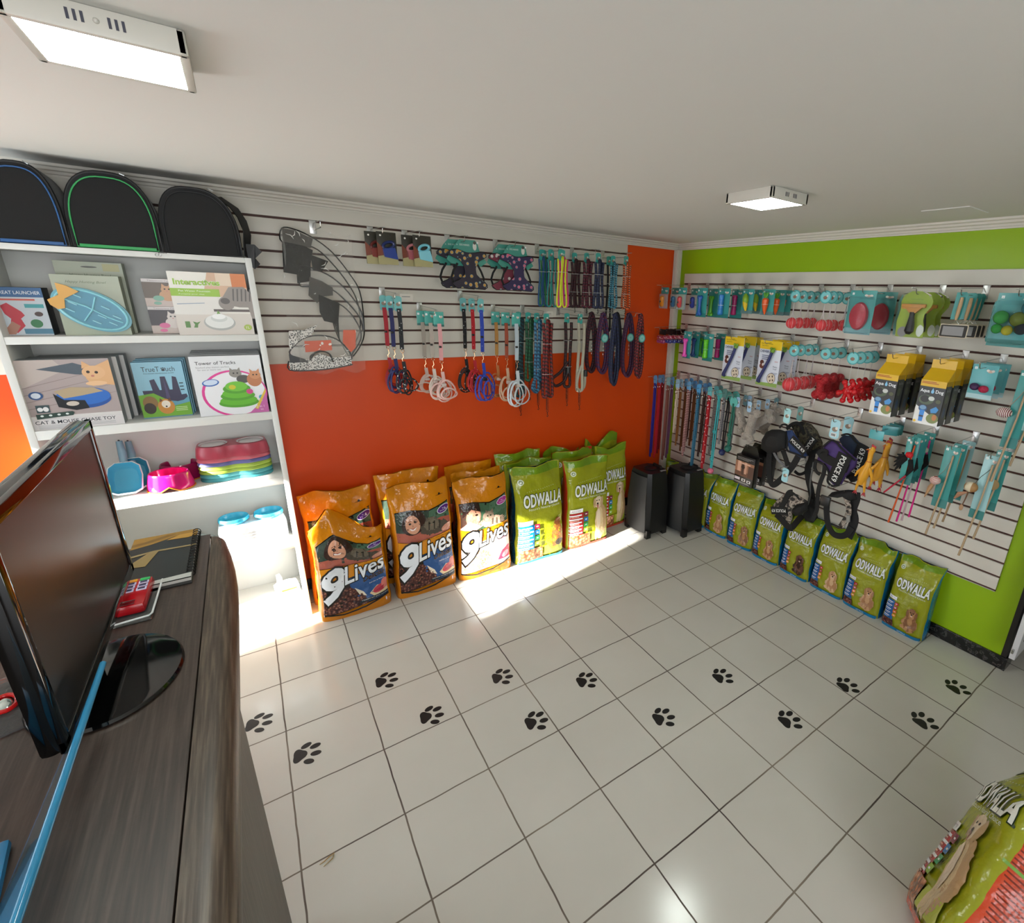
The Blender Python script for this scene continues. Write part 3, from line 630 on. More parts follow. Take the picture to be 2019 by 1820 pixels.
# back row
bag('cat_food_bag', 'orange cat food bag behind the cut open one, half hidden beside the bookcase', (-2.80, -0.165, 0), 0.03, .39, .70, .15, 3, ORB, ORS, A_c1, group=gC, top=.03, wr=.009)
bag('cat_food_bag', 'orange cat food bag standing at the back between the two front left bags', (-2.385, -0.155, 0), 0.0, .40, .75, .14, 4, ORB, ORS, A_c1, group=gC)
bag('cat_food_bag', 'orange cat food bag against the wall, tallest behind the pink-badge bag', (-1.96, -0.10, 0), 0.02, .35, .715, .085, 5, ORB, ORS, A_c1, group=gC)
bag('cat_food_bag', 'orange cat food bag sandwiched between the pink-badge bag and the wall bag', (-1.95, -0.225, 0), -0.02, .36, .695, .075, 6, ORB, ORS, A_c2, group=gC, wr=.009)
bag('dog_food_bag', 'green dog food bag against the orange wall behind the blue-sided one', (-1.575, -0.10, 0), 0.0, .36, .735, .08, 7, OLV, OLG, A_d1, group=gD, wr=.009)
bag('dog_food_bag', 'green dog food bag, middle one of three left of the loudspeakers front to back', (-1.56, -0.22, 0), 0.0, .38, .705, .075, 8, OLV, OLG, A_d1, group=gD, wr=.010)
bag('dog_food_bag', 'green dog food bag with folded dark top behind the golden retriever bags', (-1.20, -0.095, 0), 0.0, .35, .70, .075, 9, OLV, OLG, A_d1, group=gD, wr=.012, top=.05)
bag('dog_food_bag', 'green dog food bag directly behind the front retriever bag, orange side showing', (-1.165, -0.22, 0), 0.0, .375, .72, .085, 10, OLV, RDG, A_d1, group=gD, wr=.010)
bag('dog_food_bag', 'green dog food bag with flaring twisted top beside the left loudspeaker', (-0.81, -0.225, 0), 0.04, .32, .70, .14, 11, OLV, OLG, A_d1, group=gD, wr=.009, top=.04)
bag('dog_food_bag', 'green dog food bag with a pointed raised corner, tucked behind the flaring one', (-0.80, -0.075, 0), 0.0, .33, .72, .06, 12, OLV, OLG, A_d1, group=gD, wr=.012, top=.12)
# front row
bag('cat_food_bag', 'orange cat food bag with purple badge, cut open with a folded peaked top', (-2.79, -0.355, 0), 0.0, .385, .68, .19, 1, ORB, ORS, A_c1, group=gC, wr=.009, peak=-0.42)
bag('cat_food_bag', 'orange cat food bag with purple badge and square sealed top in the front row', (-2.375, -0.36, 0), 0.0, .375, .735, .17, 2, ORB, ORS, A_c1, group=gC)
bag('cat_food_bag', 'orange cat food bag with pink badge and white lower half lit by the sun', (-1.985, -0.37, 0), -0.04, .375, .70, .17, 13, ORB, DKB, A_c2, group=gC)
bag('dog_food_bag', 'green dog food bag with blue panel lit by the sun next to the pink-badge bag', (-1.57, -0.37, 0), 0.0, .40, .715, .18, 14, OLV, M('12384a', **CR), A_d2, group=gD, wr=.010)
bag('dog_food_bag', 'green dog food bag with golden retriever and orange panel in the front row', (-1.15, -0.375, 0), 0.0, .39, .70, .16, 15, OLV, RDG, A_d1, group=gD)
# dark tablecloth-like band of black bags behind the cat food: black side of the stacked bag
# row along the green wall
gS = 'small blue-edged dog food bags along the green wall'
SM = [(-0.30, -0.135, .44, 20, 'small dog food bag in the corner behind the right loudspeaker, top only showing'),
      (-0.62, -0.30, .46, 21, 'small dog food bag half hidden by the right loudspeaker'),
      (-0.86, None, .475, 22, 'small dog food bag, first one fully clear of the loudspeakers'),
      (-1.11, None, .475, 23, 'small dog food bag turned slightly, narrow blue side showing, third from the corner'),
      (-1.36, None, .45, 24, 'small dog food bag directly under the camouflage harness'),
      (-1.615, None, .445, 25, 'small dog food bag with glare across its name, between the two hanging black harnesses'),
      (-1.865, None, .45, 26, 'small dog food bag right below the hanging loop of the black strap harness'),
      (-2.105, None, .46, 27, 'small dog food bag, second from the open end of the row'),
      (-2.36, None, .455, 28, 'small dog food bag at the open end of the row beside the bare black skirting')]
for i, (y, x, h, sd_, lb) in enumerate(SM):
    xx = -0.098; rz = -PI / 2 + (0.12 if i == 3 else 0.0)
    if i == 0: xx = -0.11; rz = -PI / 2 + 0.3
    bag('small_dog_food_bag', lb, (xx, y, 0), rz, .236, h, .135, sd_, OLV, BLG, art_dog('small', i), group=gS, res=(26, 30), wr=.008, lean=0.045)
# big bag in the lower right corner, leaning over
sa = Art((0.08, 0.03), **CR)
sa.poly([(-.33, .02), (.36, .02), (.36, .98), (-.33, .98)], 'b8401c', bump=(26, .35, .006)) if False else None
for i in range(34): sa.poly([(-.30, .17 + i * .02), (.30, .17 + i * .02), (.30, .177 + i * .02), (-.30, .177 + i * .02)], '7a2c18')
for yy, c in ((.055, '5fa02a'), (.085, 'e8e4dc'), (.47, '7aa84a'), (.80, '7aa84a')): sa.poly([(-.36, yy), (.36, yy + .0), (.36, yy + .014), (-.36, yy + .014)], c)
sa.text('ODWALLA', .0, .115, .028, 'dfe0c8', width=.55, outline=.06, oc='2a3418')
bb = bag('large_dog_food_bag', 'large green and orange dog food bag leaning over in the bottom right corner', (0, 0, 0), 0, .42, .66, .27, 31, OLV, M('c8431a', **CR), art_dog('orange'), res=(40, 46), wr=.010, sideart=sa)
ax_ = Vector((.70, -.12, .72)).normalized(); cdir = (CAMP - Vector((-1.4, -3.1, .3))).normalized(); cp_ = (cdir - ax_ * cdir.dot(ax_)).normalized()
th = math.radians(14); X_ = (cp_ * math.cos(th) + ax_.cross(cp_) * math.sin(th)).normalized(); Y_ = ax_.cross(X_)
Mx = Matrix((X_, Y_, ax_)).transposed().to_4x4()
bb.matrix_world = Matrix.Translation((-1.685, -3.20, 0.06)) @ Mx

# ------------------------------------------------------------------ pet carriers on top of the bookcase
CLB = M('0c0c10', 0.8, sheen=0.3, bump=(160, 0.3, 0.001)); MESH = M('070708', 0.75, bump=(420, 0.5, 0.001)); NYL = M('0b0b0d', 0.45)
def carrier(x0, x1, h, pipe, label, skew=0.0, strap=False):
    w_ = x1 - x0; t = thing('pet_carrier', label, 'pet carrier', ((x0 + x1) / 2, -0.285, 1.977), 0, 'black soft pet carriers on top of the bookcase')
    def outline(k=1.0, n=26, dz=0.0):
        P = []
        for i in range(n + 1):
            a = PI * i / n; x = math.cos(a); z = max(0.0, math.sin(a)); x = math.copysign(abs(x) ** 0.72, x)
            P.append((x * w_ / 2 * k + skew * (z ** 2) * w_, h * (0.30 + 0.70 * z ** 0.9) * k + dz))
        return [(w_ / 2 * k, 0.004)] + P + [(-w_ / 2 * k, 0.004)]
    b = B(); O = outline(); n = len(O); vs = []; fs = []
    for y, k in ((0.0, 0.965), (0.012, 1.0), (0.12, 0.99), (0.235, 0.97), (0.245, 0.93)):
        for x, z in O: vs.append((x * k, y, z * k))
    for r in range(4):
        for j in range(n): fs.append((r * n + j, r * n + (j + 1) % n, r * n + n + (j + 1) % n, r * n + n + j))
    fs += [tuple(range(n))[::-1], tuple(4 * n + j for j in range(n))]; b.add(vs, fs, CLB); b.obj('carrier_body', t)
    b = B(); O2 = outline(0.86, dz=0.012); b.prism(O2, -0.004, 0.002, MESH); b.obj('front_flap', t)
    b = B(); O3 = outline(0.89, dz=0.008); b.tube([(x, -0.003, z) for x, z in O3] , 0.0028 if pipe != '101013' else 0.0022, M(pipe, 0.5), 6, closed=True); b.obj('piping', t)
    b = B(); O3 = outline(0.975); b.tube([(x, 0.004, z) for x, z in O3], 0.005, NYL, 6, closed=True); b.obj('rim_binding', t)
    if pipe != '101013': b = B(); b.box((-w_ / 2 * 0.84, -0.009, 0.003), (w_ / 2 * 0.84, -0.002, 0.015), M(pipe, 0.5), 0.002); b.obj('base_piping', t)
    b = B(); b.tube([(w_ * 0.18, -0.012, h * 0.99), (w_ * 0.2, -0.02, h * 0.98), (w_ * 0.25, -0.022, h * 0.96)], 0.0022, M('b8b8b8', 0.3, 1.0), 5); b.obj('zipper_pull', t)
    return t, w_
q = lambda u, v=480: on(u, v, 1, -0.29).x
t1, _ = carrier(q(-12, 470), q(137, 478), 0.297, '2d5f9a', 'black soft pet carrier with blue piping, left end of the bookcase top', 0.02)
t2, w2 = carrier(q(141, 478), q(322, 490), 0.298, '35a35a', 'black soft pet carrier with bright green piping, in the middle on the bookcase', 0.02)
b = B(); b.box((w2 / 2 - 0.02, -0.014, -0.006), (w2 / 2 + 0.01, -0.008, 0.002), NYL, 0.001); b.obj('strap_tab', t2)
for dx in (-0.008, 0.002): b = B(); b.tube([(w2 / 2 - 0.018 + dx + 0.005 * math.cos(a), -0.016, -0.012 + 0.006 * math.sin(a)) for a in [2 * PI * i / 10 for i in range(10)]], 0.0012, M('c0c0c0', 0.3, 1.0), 5, closed=True); b.obj('zipper_ring', t2)
t3, w3 = carrier(q(324, 490), q(480, 505), 0.280, '101013', 'all black soft pet carrier with a dangling strap, right end of the bookcase top', -0.03)
b = B(); x_ = w3 / 2
b.ribbon([(x_ * 0.6, 0.1, 0.26), (x_ * 0.98, 0.08, 0.22), (x_ + 0.02, 0.04, 0.17), (x_ + 0.03, 0.02, 0.11), (x_ + 0.02, 0.0, 0.05), (x_ + 0.015, -0.01, 0.0)], 0.05, 0.004, NYL, lambda k: (0.5, 0.9, 0.2)); b.obj('side_strap', t3)
b = B(); b.add([(x_ + 0.01, -0.01, 0.06), (x_ + 0.05, -0.02, 0.06), (x_ + 0.075, -0.02, 0.03), (x_ + 0.045, -0.01, 0.0), (x_ + 0.06, -0.02, -0.025), (x_ + 0.035, -0.015, -0.05), (x_ + 0.01, -0.01, -0.02),
                (x_ + 0.01, 0.012, 0.06), (x_ + 0.05, 0.0, 0.055), (x_ + 0.07, -0.005, 0.028), (x_ + 0.045, 0.012, 0.0), (x_ + 0.058, 0.0, -0.022), (x_ + 0.035, 0.01, -0.048), (x_ + 0.01, 0.012, -0.02)],
               [(0, 1, 2, 3, 4, 5, 6), (13, 12, 11, 10, 9, 8, 7)] + [(i, i + 7, (i + 1) % 7 + 7, (i + 1) % 7) for i in range(7)], NYL); b.obj('strap_end', t3)

# ------------------------------------------------------------------ boxed goods on the shelves
def box(name, label, x0, x1, y, z, h, d, art, front='e4e2de', side='c8c6c2', top=None, group=None, rz=0, cat='box', ak={}):
    w_ = x1 - x0; t = thing(name, label, cat, ((x0 + x1) / 2, y, z + 0.0005), rz, group)
    b = B(); b.box((-w_ / 2, 0, 0), (w_ / 2, d, h), M(side, 0.5), 0.001); b.obj('carton', t)
    b = B(); b.box((-w_ / 2 + 0.0005, -0.0006, 0.0005), (w_ / 2 - 0.0005, 0.0, h - 0.0005), M(front, 0.35)); 
    if art: art.build(b, lambda x, y_, l: (x * w_, -0.0008 - 0.00008 * l, y_ * h))
    b.obj('printed_front', t, False); return t
# treat launcher
a = Art(); P = a.poly; P(rc(-.5, .8, .5, 1), '2b5f93'); a.text('TREAT LAUNCHER', 0, .86, .07, 'dfe8f0', width=.9, off=.01); P(rc(-.45, .73, .3, .765), 'd0503c'); P(rc(.05, .58, .45, .66), '3fa0a8')
P([(-.45, .62), (-.3, .68), (-.05, .50), (0, .42), (-.1, .35), (-.05, .2), (-.25, .05), (-.4, .1), (-.3, .35), (-.4, .45)], 'c22b3c'); P([(-.5, .1), (-.3, .3), (-.15, .2), (-.3, .02), (-.5, .02)], 'b07a66'); P(ell(.2, .25, .13, .09), '2f7a4a'); P(ell(.3, .45, .09, .05), '4a3430'); P(rc(-.1, .03, .5, .14), '4a7f9a')
box('treat_launcher_box', 'small boxed treat launcher with blue top and red toy picture, left on the top shelf', -3.875, -3.742, -0.225, 1.624, .188, .09, a, 'c6cfd8', '3a3c42')
# slow feeder boxes
a = Art(); P = a.poly; a.text('Happy Hunting Bowl', .0, .87, .04, '6a7860', width=.6, shear=.4); P([(-.5, .35), (.5, .5), (.5, 0), (-.5, 0)], 'a6ae98')
a2 = Art(); P2 = a2.poly; P2(ell(0, .93, .12, .012), '4a4a42'); P2(rc(.2, .88, .45, .98), 'b0ac7e'); a2.text('Happy Hunting Bowl', .0, .8, .04, '6a7860', width=.6)
fb = box('slow_feeder_box', 'tall grey-green carton with hang hole standing behind the fish bowl carton', -3.70, -3.49, -0.165, 1.624, .30, .07, a2, 'a9af9c', '8d937f')
fb = box('slow_feeder_box', 'grey-green carton with a blue fish-shaped slow feeder bowl showing through its front', -3.705, -3.50, -0.245, 1.624, .245, .075, a, 'a9af9c', '8d937f')
tr = Matrix.Rotation(0.55, 4, 'Y')
b = B(); b.T = Matrix.Translation((0.0, -0.012, 0.105)) @ tr
N = 40
def fish(k, y0, y1, m): b.prism([(0.118 * k * math.cos(2 * PI * i / N) * (1 - 0.0 * i), 0.072 * k * math.sin(2 * PI * i / N)) for i in range(N)], y0, y1, m)
fish(1.06, -0.002, 0.011, M('5fa3b4', 0.3)); b.obj('bowl_tray', fb)
b = B(); b.T = Matrix.Translation((0.0, -0.012, 0.105)) @ tr
b.tube([(0.112 * math.cos(2 * PI * i / N), -0.004, 0.068 * math.sin(2 * PI * i / N)) for i in range(N)], 0.005, M('8fd0dc', 0.25), 8, closed=True); fish(0.93, -0.004, -0.001, M('3d86a0', 0.3))
for x, z in ((-.06, .03), (-.06, -.005), (-.055, -.035), (.03, .03), (.035, -.01), (.03, -.04), (.075, .012), (.075, -.02)): b.box((x - 0.014, -0.009, z - 0.002), (x + 0.014, -0.004, z + 0.002), M('9ad6e2', 0.3), 0.001)
b.tube([(-0.085, -0.006, -0.002), (-0.02, -0.006, 0.004), (0.05, -0.006, -0.003), (0.1, -0.006, 0.0)], 0.003, M('8fd0dc', 0.3)); b.tube([(-0.012, -0.006, 0.055), (0.0, -0.006, 0.0), (-0.004, -0.006, -0.055)], 0.003, M('8fd0dc', 0.3)); b.obj('feeder_ridges', fb)
b = B(); b.T = Matrix.Translation((0.0, -0.02, 0.105)) @ tr
b.prism([(-.105, .005), (-.13, .045), (-.10, .052), (-.06, .05), (-.075, .02), (-.085, 0), (-.07, -.035), (-.085, -.05), (-.11, -.045), (-.125, -.03)], -0.003, 0.003, M('d9a24a', 0.35)); b.obj('bowl_tail', fb)
# small cat toy boxes
def catpic(bgc, bodyc, toyc):
    a = Art(); P = a.poly; P(rc(-.5, 0, .5, .88), bgc); P(rc(-.5, 0, .5, .3), 'c9b8b0'); a.text('Tweetment Cuddles', 0, .91, .05, '8a7a80', width=.7)
    P(ell(.1, .4, .22, .2), bodyc); P(ell(.1, .62, .15, .13), bodyc); P([(-.03, .68), (0, .84), (.08, .74)], bodyc); P([(.14, .74), (.2, .84), (.24, .68)], bodyc); P(ell(.05, .64, .025, .025), '1a1a1a'); P(ell(.16, .64, .025, .025), '1a1a1a'); P(ell(.1, .57, .02, .015), 'c07878')
    P(ell(-.15, .3, .14, .1), toyc); P(ell(-.2, .12, .1, .06), toyc); return a
for z, bgc, bc_, tc, lb in ((1.625, '3c3438', 'd8cec8', 'd86a9a', 'lower small cat toy box with a white kitten and pink toy'), (1.7455, '6a5c50', 'c89a74', '7fae9a', 'upper small cat toy box with a ginger kitten and teal toy')):
    box('cat_toy_box', lb, -3.435, -3.30, -0.20, z, .12, .08, catpic(bgc, bc_, tc), 'd8d2d0', '9c9896')
# fountain box
def tabby(P, x, y, s, c1='8a8078', c2='4c443e', flip=1):
    P([(x - .1 * s * flip, y), (x, y + .16 * s), (x + .16 * s * flip, y + .17 * s), (x + .26 * s * flip, y + .05 * s), (x + .26 * s * flip, y - .25 * s), (x + .2 * s * flip, y - .25 * s), (x + .18 * s * flip, y - .1 * s), (x + .08 * s * flip, y - .1 * s), (x, y - .08 * s)], c1)
    for i in range(5): P([(x + (.02 + i * .045) * s * flip, y - .02 * s), (x + (.035 + i * .045) * s * flip, y - .02 * s), (x + (.055 + i * .045) * s * flip, y + .14 * s), (x + (.04 + i * .045) * s * flip, y + .14 * s)], c2)
    P(ell(x - .05 * s * flip, y - .05 * s, .085 * s, .09 * s), c1); P(ell(x - .06 * s * flip, y - .02 * s, .05 * s, .04 * s), c2)
a = Art(); P = a.poly; P([(-.1, .62), (.5, .62), (.5, 1), (.0, 1)], 'cfa98a'); P(rc(.3, .78, .5, 1), 'd0742c'); P(rc(.1, .8, .3, 1), 'e0c8b0'); P(rc(-.5, .62, .12, .74), '8fb81c'); a.text('Pet Water Fountain', -.2, .69, .03, 'e8f0d0', width=.4); a.text('Fontaine pour chat', -.24, .645, .02, 'e0ecc0', width=.32)
a.text('Interactives', -.15, .80, .09, '8fb81c', width=.58, off=.03, outline=.07, oc='e8eed8'); P(rc(-.5, 0, .5, .35), 'cfc6bd'); P(rc(-.5, .33, .1, .62), 'dcd8d2'); P(rc(.0, .38, .5, .42), '4a3a34')
tabby(P, .25, .58, 1.25); P(ell(.05, .2, .21, .13, 26), 'a8a8a4'); P(ell(.05, .22, .19, .115, 26), 'dededa'); P(ell(.05, .27, .11, .06, 20), 'c8cac6'); P(ell(.05, .30, .09, .045, 20), 'ececea'); P([(.03, .34), (.05, .40), (.08, .35)], '6a9a3a')
P(rc(-.4, .12, -.34, .22), '4a7a2a'); P([(-.3, .12), (-.25, .12), (-.24, .17), (-.2, .22), (-.25, .2), (-.3, .22), (-.28, .17)], '4a7a2a'); P(ell(.42, .12, .055, .05), '9ab02c'); a.text('1L', .42, .10, .045, 'f0f0e0'); P([(-.45, .5), (-.1, .52), (-.1, .51), (-.45, .49)], '8a9ab0')
box('water_fountain_box', 'large flat carton with a tabby cat drinking from a white fountain, lime stripe', -3.336, -3.055, -0.285, 1.624, .278, .12, a, 'e6e2d9', 'bdbab4')
# chase toy boxes
def chase():
    a = Art(); P = a.poly; P(rc(-.5, .2, .5, 1), 'a89a98'); P([(-.5, .6), (.0, .85), (-.1, 1), (-.5, 1)], 'b8aca6'); P([(-.3, .87), (.1, .95), (.45, .8), (.45, .75), (.1, .78)], '4a5560')
    for i in range(4): P([(-.5, .3 + i * .1), (.5, .5 + i * .12), (.5, .505 + i * .12), (-.5, .31 + i * .1)], '8c7e7c')
    P([(.2, .72), (.22, .92), (.3, .88), (.5, .98), (.5, .6), (.4, .62), (.25, .60)], 'd8a878'); P(ell(.3, .8, .13, .1), 'dcae80'); P([(.18, .86), (.2, .97), (.28, .9)], 'd8a878'); P(ell(.24, .81, .02, .02), '2a1a10'); P(ell(.33, .80, .02, .02), '2a1a10'); P(ell(.28, .75, .02, .015), 'c07868'); P(ell(.3, .64, .12, .035), 'e2b88c')
    P(ell(.12, .42, .30, .14, 28), '1c4f9a'); P(ell(.12, .46, .30, .13, 28), '2868bc'); P([(-.18, .55), (.0, .60), (.25, .58), (.35, .52), (.1, .47), (-.1, .44)], 'b09c7c'); P([(-.2, .52), (-.1, .42), (.12, .40), (.15, .28), (.0, .26), (-.18, .32)], '0f1418'); P(ell(-.02, .36, .07, .035), 'c8bcb0')
    P(ell(-.38, .50, .075, .06, 20), '2d4f80'); P(ell(-.38, .50, .05, .04, 20), 'c8d0dc'); P(rc(-.42, .25, -.28, .36), '35484c'); P(ell(-.38, .30, .03, .03), 'e0e0e0'); P(ell(-.32, .30, .03, .035), 'e0e0e0')
    P([(-.44, .16), (-.05, .19), (-.03, .23), (-.05, .25), (-.44, .23)], '2a4038')
    for i in range(4): P(ell(-.38 + i * .09, .205 + i * .004, .018, .014), 'd8e0dc')
    P(rc(-.5, 0, .5, .155), 'd4d0d0'); a.text('CAT & MOUSE CHASE TOY', -.03, .085, .05, '2c3038', width=.88, off=.01)
    for i in range(4): P(rc(-.45, .062 - i * .016, .40 - (i == 3) * .5, .067 - i * .016), 'a0a0a4')
    return a
gx = 'chase toy boxes lined up on the second shelf'
for i, lb in enumerate(('front chase toy box showing its printed name above the monitor', 'second chase toy box directly behind the front one', 'third chase toy box, rearmost, in shadow')):
    box('chase_toy_box', lb, -3.868 + i * 0.014, -3.592 + i * 0.014, -0.285 + i * 0.075, 1.237, .292 - i * .002, .068, chase() if i == 0 else None, 'd8d4d2', '8a8e90', group=gx)
# grooming glove boxes
a = Art(); P = a.poly; P(rc(-.5, .0, .5, .35), '5f9cb0'); a.text('TrueT   uch', 0, .83, .09, '2c3840', width=.66); P(ell(.1, .855, .035, .02), '22282c')
for dx, dy in ((-.03, .03), (0, .038), (.03, .03)): P(ell(.1 + dx, .86 + dy * .8, .012, .012), '22282c')
a.text('FIVE FINGER DESHEDDING GLOVE', 0, .79, .018, '3a4a54', width=.6)
P([(-.4, .5), (-.38, .38), (.25, .28), (.38, .3), (.48, .36), (.46, .41), (.36, .4), (.32, .72), (.24, .74), (.2, .5), (.14, .5), (.1, .74), (0, .74), (-.02, .5), (-.06, .5), (-.12, .7), (-.22, .68), (-.2, .5)], '332f4a'); P([(.04, .35), (.06, .7), (.12, .35)], '494368')
P([(-.5, .02), (-.5, .42), (-.2, .45), (.05, .32), (.15, .2), (.5, .26), (.5, .02)], '6fa82c'); P(ell(-.3, .28, .15, .12), '8a6a3a'); P(ell(-.33, .18, .12, .1), '3a3028'); P(ell(0, .2, .17, .14), 'c8883a'); P(ell(0, .24, .09, .07), 'e8dccc'); P([(-.12, .28), (-.1, .36), (-.05, .31)], '6a4424'); P([(.12, .28), (.1, .36), (.05, .31)], '6a4424'); P(ell(0, .2, .02, .015), '1a1210')
for i in range(3): P(rc(.18, .17 - i * .03, .42, .18 - i * .03), 'd8e8b0'); P(rc(.36, .6 - i * .06, .44, .62 - i * .06), '2c4850')
P(rc(-.5, 0, .5, .02), '58849a')
for i in range(3):
    box('grooming_glove_box', ('front blue grooming glove box showing glove and dogs picture', 'second blue grooming glove box standing behind the front one', 'third blue grooming glove box, tallest looking at the back')[i], -3.535 + i * .004, -3.358 + i * .004, -0.225 + i * .04, 1.237, .262 + i * .003, .035, a if i == 0 else None, '8fc0d4', '5f9cb8', group='grooming glove boxes on the second shelf')
# track tower boxes
a = Art(); P = a.poly; a.text('Tower of Tracks', -.15, .86, .055, '1c1c20', width=.56, off=.008); a.text('Stacked play station perfect', -.2, .805, .028, '8a8a90', width=.46); a.text('for one or more cats', -.25, .765, .028, '8a8a90', width=.32)
P(ell(.05, .36, .47, .40, 36), 'd83a90'); P(ell(.06, .36, .44, .37, 36), 'e6e6ea'); P(ell(-.27, .56, .12, .06, 20, .1), '2f62b0'); P(ell(-.27, .565, .1, .045, 20, .1), 'c8d8ee')
P(ell(.1, .7, .09, .07), '8a857e'); P([(.02, .72), (.03, .8), (.08, .75)], '8a857e'); P([(.12, .75), (.17, .8), (.18, .72)], '8a857e'); P(ell(.2, .6, .1, .07), '4a4642'); P(ell(.36, .58, .11, .12), 'b9764a'); P(ell(.38, .66, .085, .07), 'c98a5c'); P([(.31, .7), (.31, .77), (.36, .72)], 'c98a5c'); P([(.4, .72), (.45, .77), (.45, .69)], 'c98a5c')
for x in (.075, .13): P(ell(x, .705, .013, .012), '1a1a1a')
for x in (.355, .405): P(ell(x, .665, .013, .012), '1a1a1a')
for y, w_, c in ((.2, .29, '4f9c1a'), (.24, .27, '5fb020'), (.32, .25, '4f9c1a'), (.36, .22, '62b422'), (.44, .2, '4f9c1a'), (.48, .16, '6cbc2c')): P(ell(.08, y, w_, .085, 28), c)
P(ell(.02, .47, .05, .04), 'c8c020'); P(ell(.26, .38, .05, .045), 'c83a80'); P(ell(.42, .27, .04, .04), '50a8c0'); P([(.5, .0), (.5, .45), (.42, .2), (.2, 0)], 'c060a0'); P([(.3, .08), (.5, .42), (.5, .36), (.34, .06)], 'd8b83a'); a.text('2 in 1', .38, .09, .04, 'f0d0e8'); a.text('kit', .4, .04, .03, 'f0d0e8')
for i in range(4):
    box('track_tower_box', ('front track tower box with green tower and two cats printed on it', 'second track tower box just behind the front one', 'third track tower box back in the shelf', 'rearmost track tower box against the bookcase back')[i], -3.326, -3.052, -0.287 + i * .065, 1.237, .288 + i * .001, .06, a if i == 0 else None, 'dedfe2', 'a8a9ac', group='track tower boxes on the second shelf')

# ------------------------------------------------------------------ bowls and scoops
def ushape(cx, cy, rx, ry, z0, z1, mo, mi, t, name, th=.006, n=30, flare=.92, depth=.8):
    b = B(); b.lathe([(0.001, z0), (1 * flare, z0), (1, z0 + (z1 - z0) * .5), (.97, z1 - .003), (.93, z1), (.88, z1 - .004), (.80, z0 + (z1 - z0) * (1 - depth)), (.001, z0 + (z1 - z0) * (1 - depth) - .002)], mo, n, rx, ry, cap=False, off=(cx, cy, 0)); return b.obj(name, t)
PK = M('d3146e', 0.15, spec=0.7); PO = M('f08a1a', 0.3)
def pinkbowl(loc, label, col, rz=0):
    t = thing('pet_bowl', label, 'pet bowl', loc, rz, 'nested plastic pet bowls on the middle shelf'); n = 40; b = B(); m = M(col, 0.15, spec=0.7)
    def f(u, v):
        a = 2 * PI * u; prof = [(1.0, 0), (1.02, .25), (.93, .7), (.88, .93), (.84, 1.0), (.79, .97), (.74, .6), (.66, .30), (.4, .24), (.001, .22)]
        k = v * (len(prof) - 1); i = min(int(k), len(prof) - 2); fr = k - i; r = prof[i][0] * (1 - fr) + prof[i + 1][0] * fr; z = prof[i][1] * (1 - fr) + prof[i + 1][1] * fr
        notch = 0.26 * max(0, 1 - abs(((a + PI / 2 + PI / 2) % PI) - PI / 2) / 0.42) if v < .12 else 0
        return (r * 0.088 * math.cos(a), r * 0.078 * math.sin(a), 0.085 * max(z, min(notch * 1.2, .3) if v < .12 else 0))
    b.grid(f, n, 27, m); b.obj('bowl_shell', t); 
    b = B(); b.tube([(0.091 * math.cos(a), 0.081 * math.sin(a), 0.003 + 0.024 * max(0, 1 - abs(((a + PI) % PI) - PI / 2) / 0.42)) for a in [2 * PI * i / 48 for i in range(48)]], 0.0028, PO, 6, closed=True); b.obj('base_rim', t); return t
pinkbowl((-3.50, -0.215, 0.881), 'bright magenta pet bowl with orange foot rim on the middle shelf', 'd3146e')
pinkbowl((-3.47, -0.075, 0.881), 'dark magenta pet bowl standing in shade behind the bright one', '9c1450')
# scoops
def scoop(loc, label, h0=0):
    t = thing('food_scoop', label, 'scoop', loc, 0, 'white and blue scoops on the middle shelf')
    b = B(); b.T = Matrix.Translation((0, 0, 0.085)) @ Matrix.Rotation(0.95, 4, 'X')
    o = [(-.056, -.07), (-.062, .0), (-.055, .05), (-.03, .072), (.03, .072), (.055, .05), (.062, 0), (.056, -.07), (.03, -.085), (-.03, -.085)]; n = len(o)
    def ring(k, z): return [(x * k, y * k, z) for x, y in o]
    W_ = M('e6ebee', 0.3); BL = M('4aa8c8', 0.35)
    R = [ring(.8, -.05), ring(1, -.01), ring(1.04, .0), ring(.97, .004)]; fs = [tuple(range(n))[::-1]]
    for i in range(3):
        for j in range(n): fs.append((i * n + j, i * n + (j + 1) % n, i * n + n + (j + 1) % n, i * n + n + j))
    b.add(sum(R, []), fs, W_)
    b.obj('scoop_bowl', t)
    b = B(); b.T = Matrix.Translation((0, 0, 0.085)) @ Matrix.Rotation(0.95, 4, 'X')
    R = [ring(.96, .005), ring(.86, -.02), ring(.7, -.03)]; fs = [tuple(2 * n + j for j in range(n))]
    for i in range(2):
        for j in range(n): fs.append((i * n + j, i * n + (j + 1) % n, i * n + n + (j + 1) % n, i * n + n + j))
    b.add(sum(R, []), fs, BL); b.obj('blue_lining', t)
    b = B(); b.tube([(0.0, 0.05, .135), (0, 0.075, .18), (-.002, 0.085, .24)], [.014, .016, .012], M('7fa2b4', 0.35), 10); b.obj('handle', t); b = B(); b.ball((-.002, 0.081, .243), .004, M('1a1a1a', 0.4)); b.obj('hang_hole', t)
    return t
s1 = scoop((-3.655, -0.21, 0.881), 'front blue lined white scoop with its grey-blue handle upright'); s2 = scoop((-3.635, -0.15, 0.881), 'second blue lined white scoop nested behind the front one')
for c in s2.children:
    if c.name.startswith(('handle', 'hang')): c.location.z = -0.02
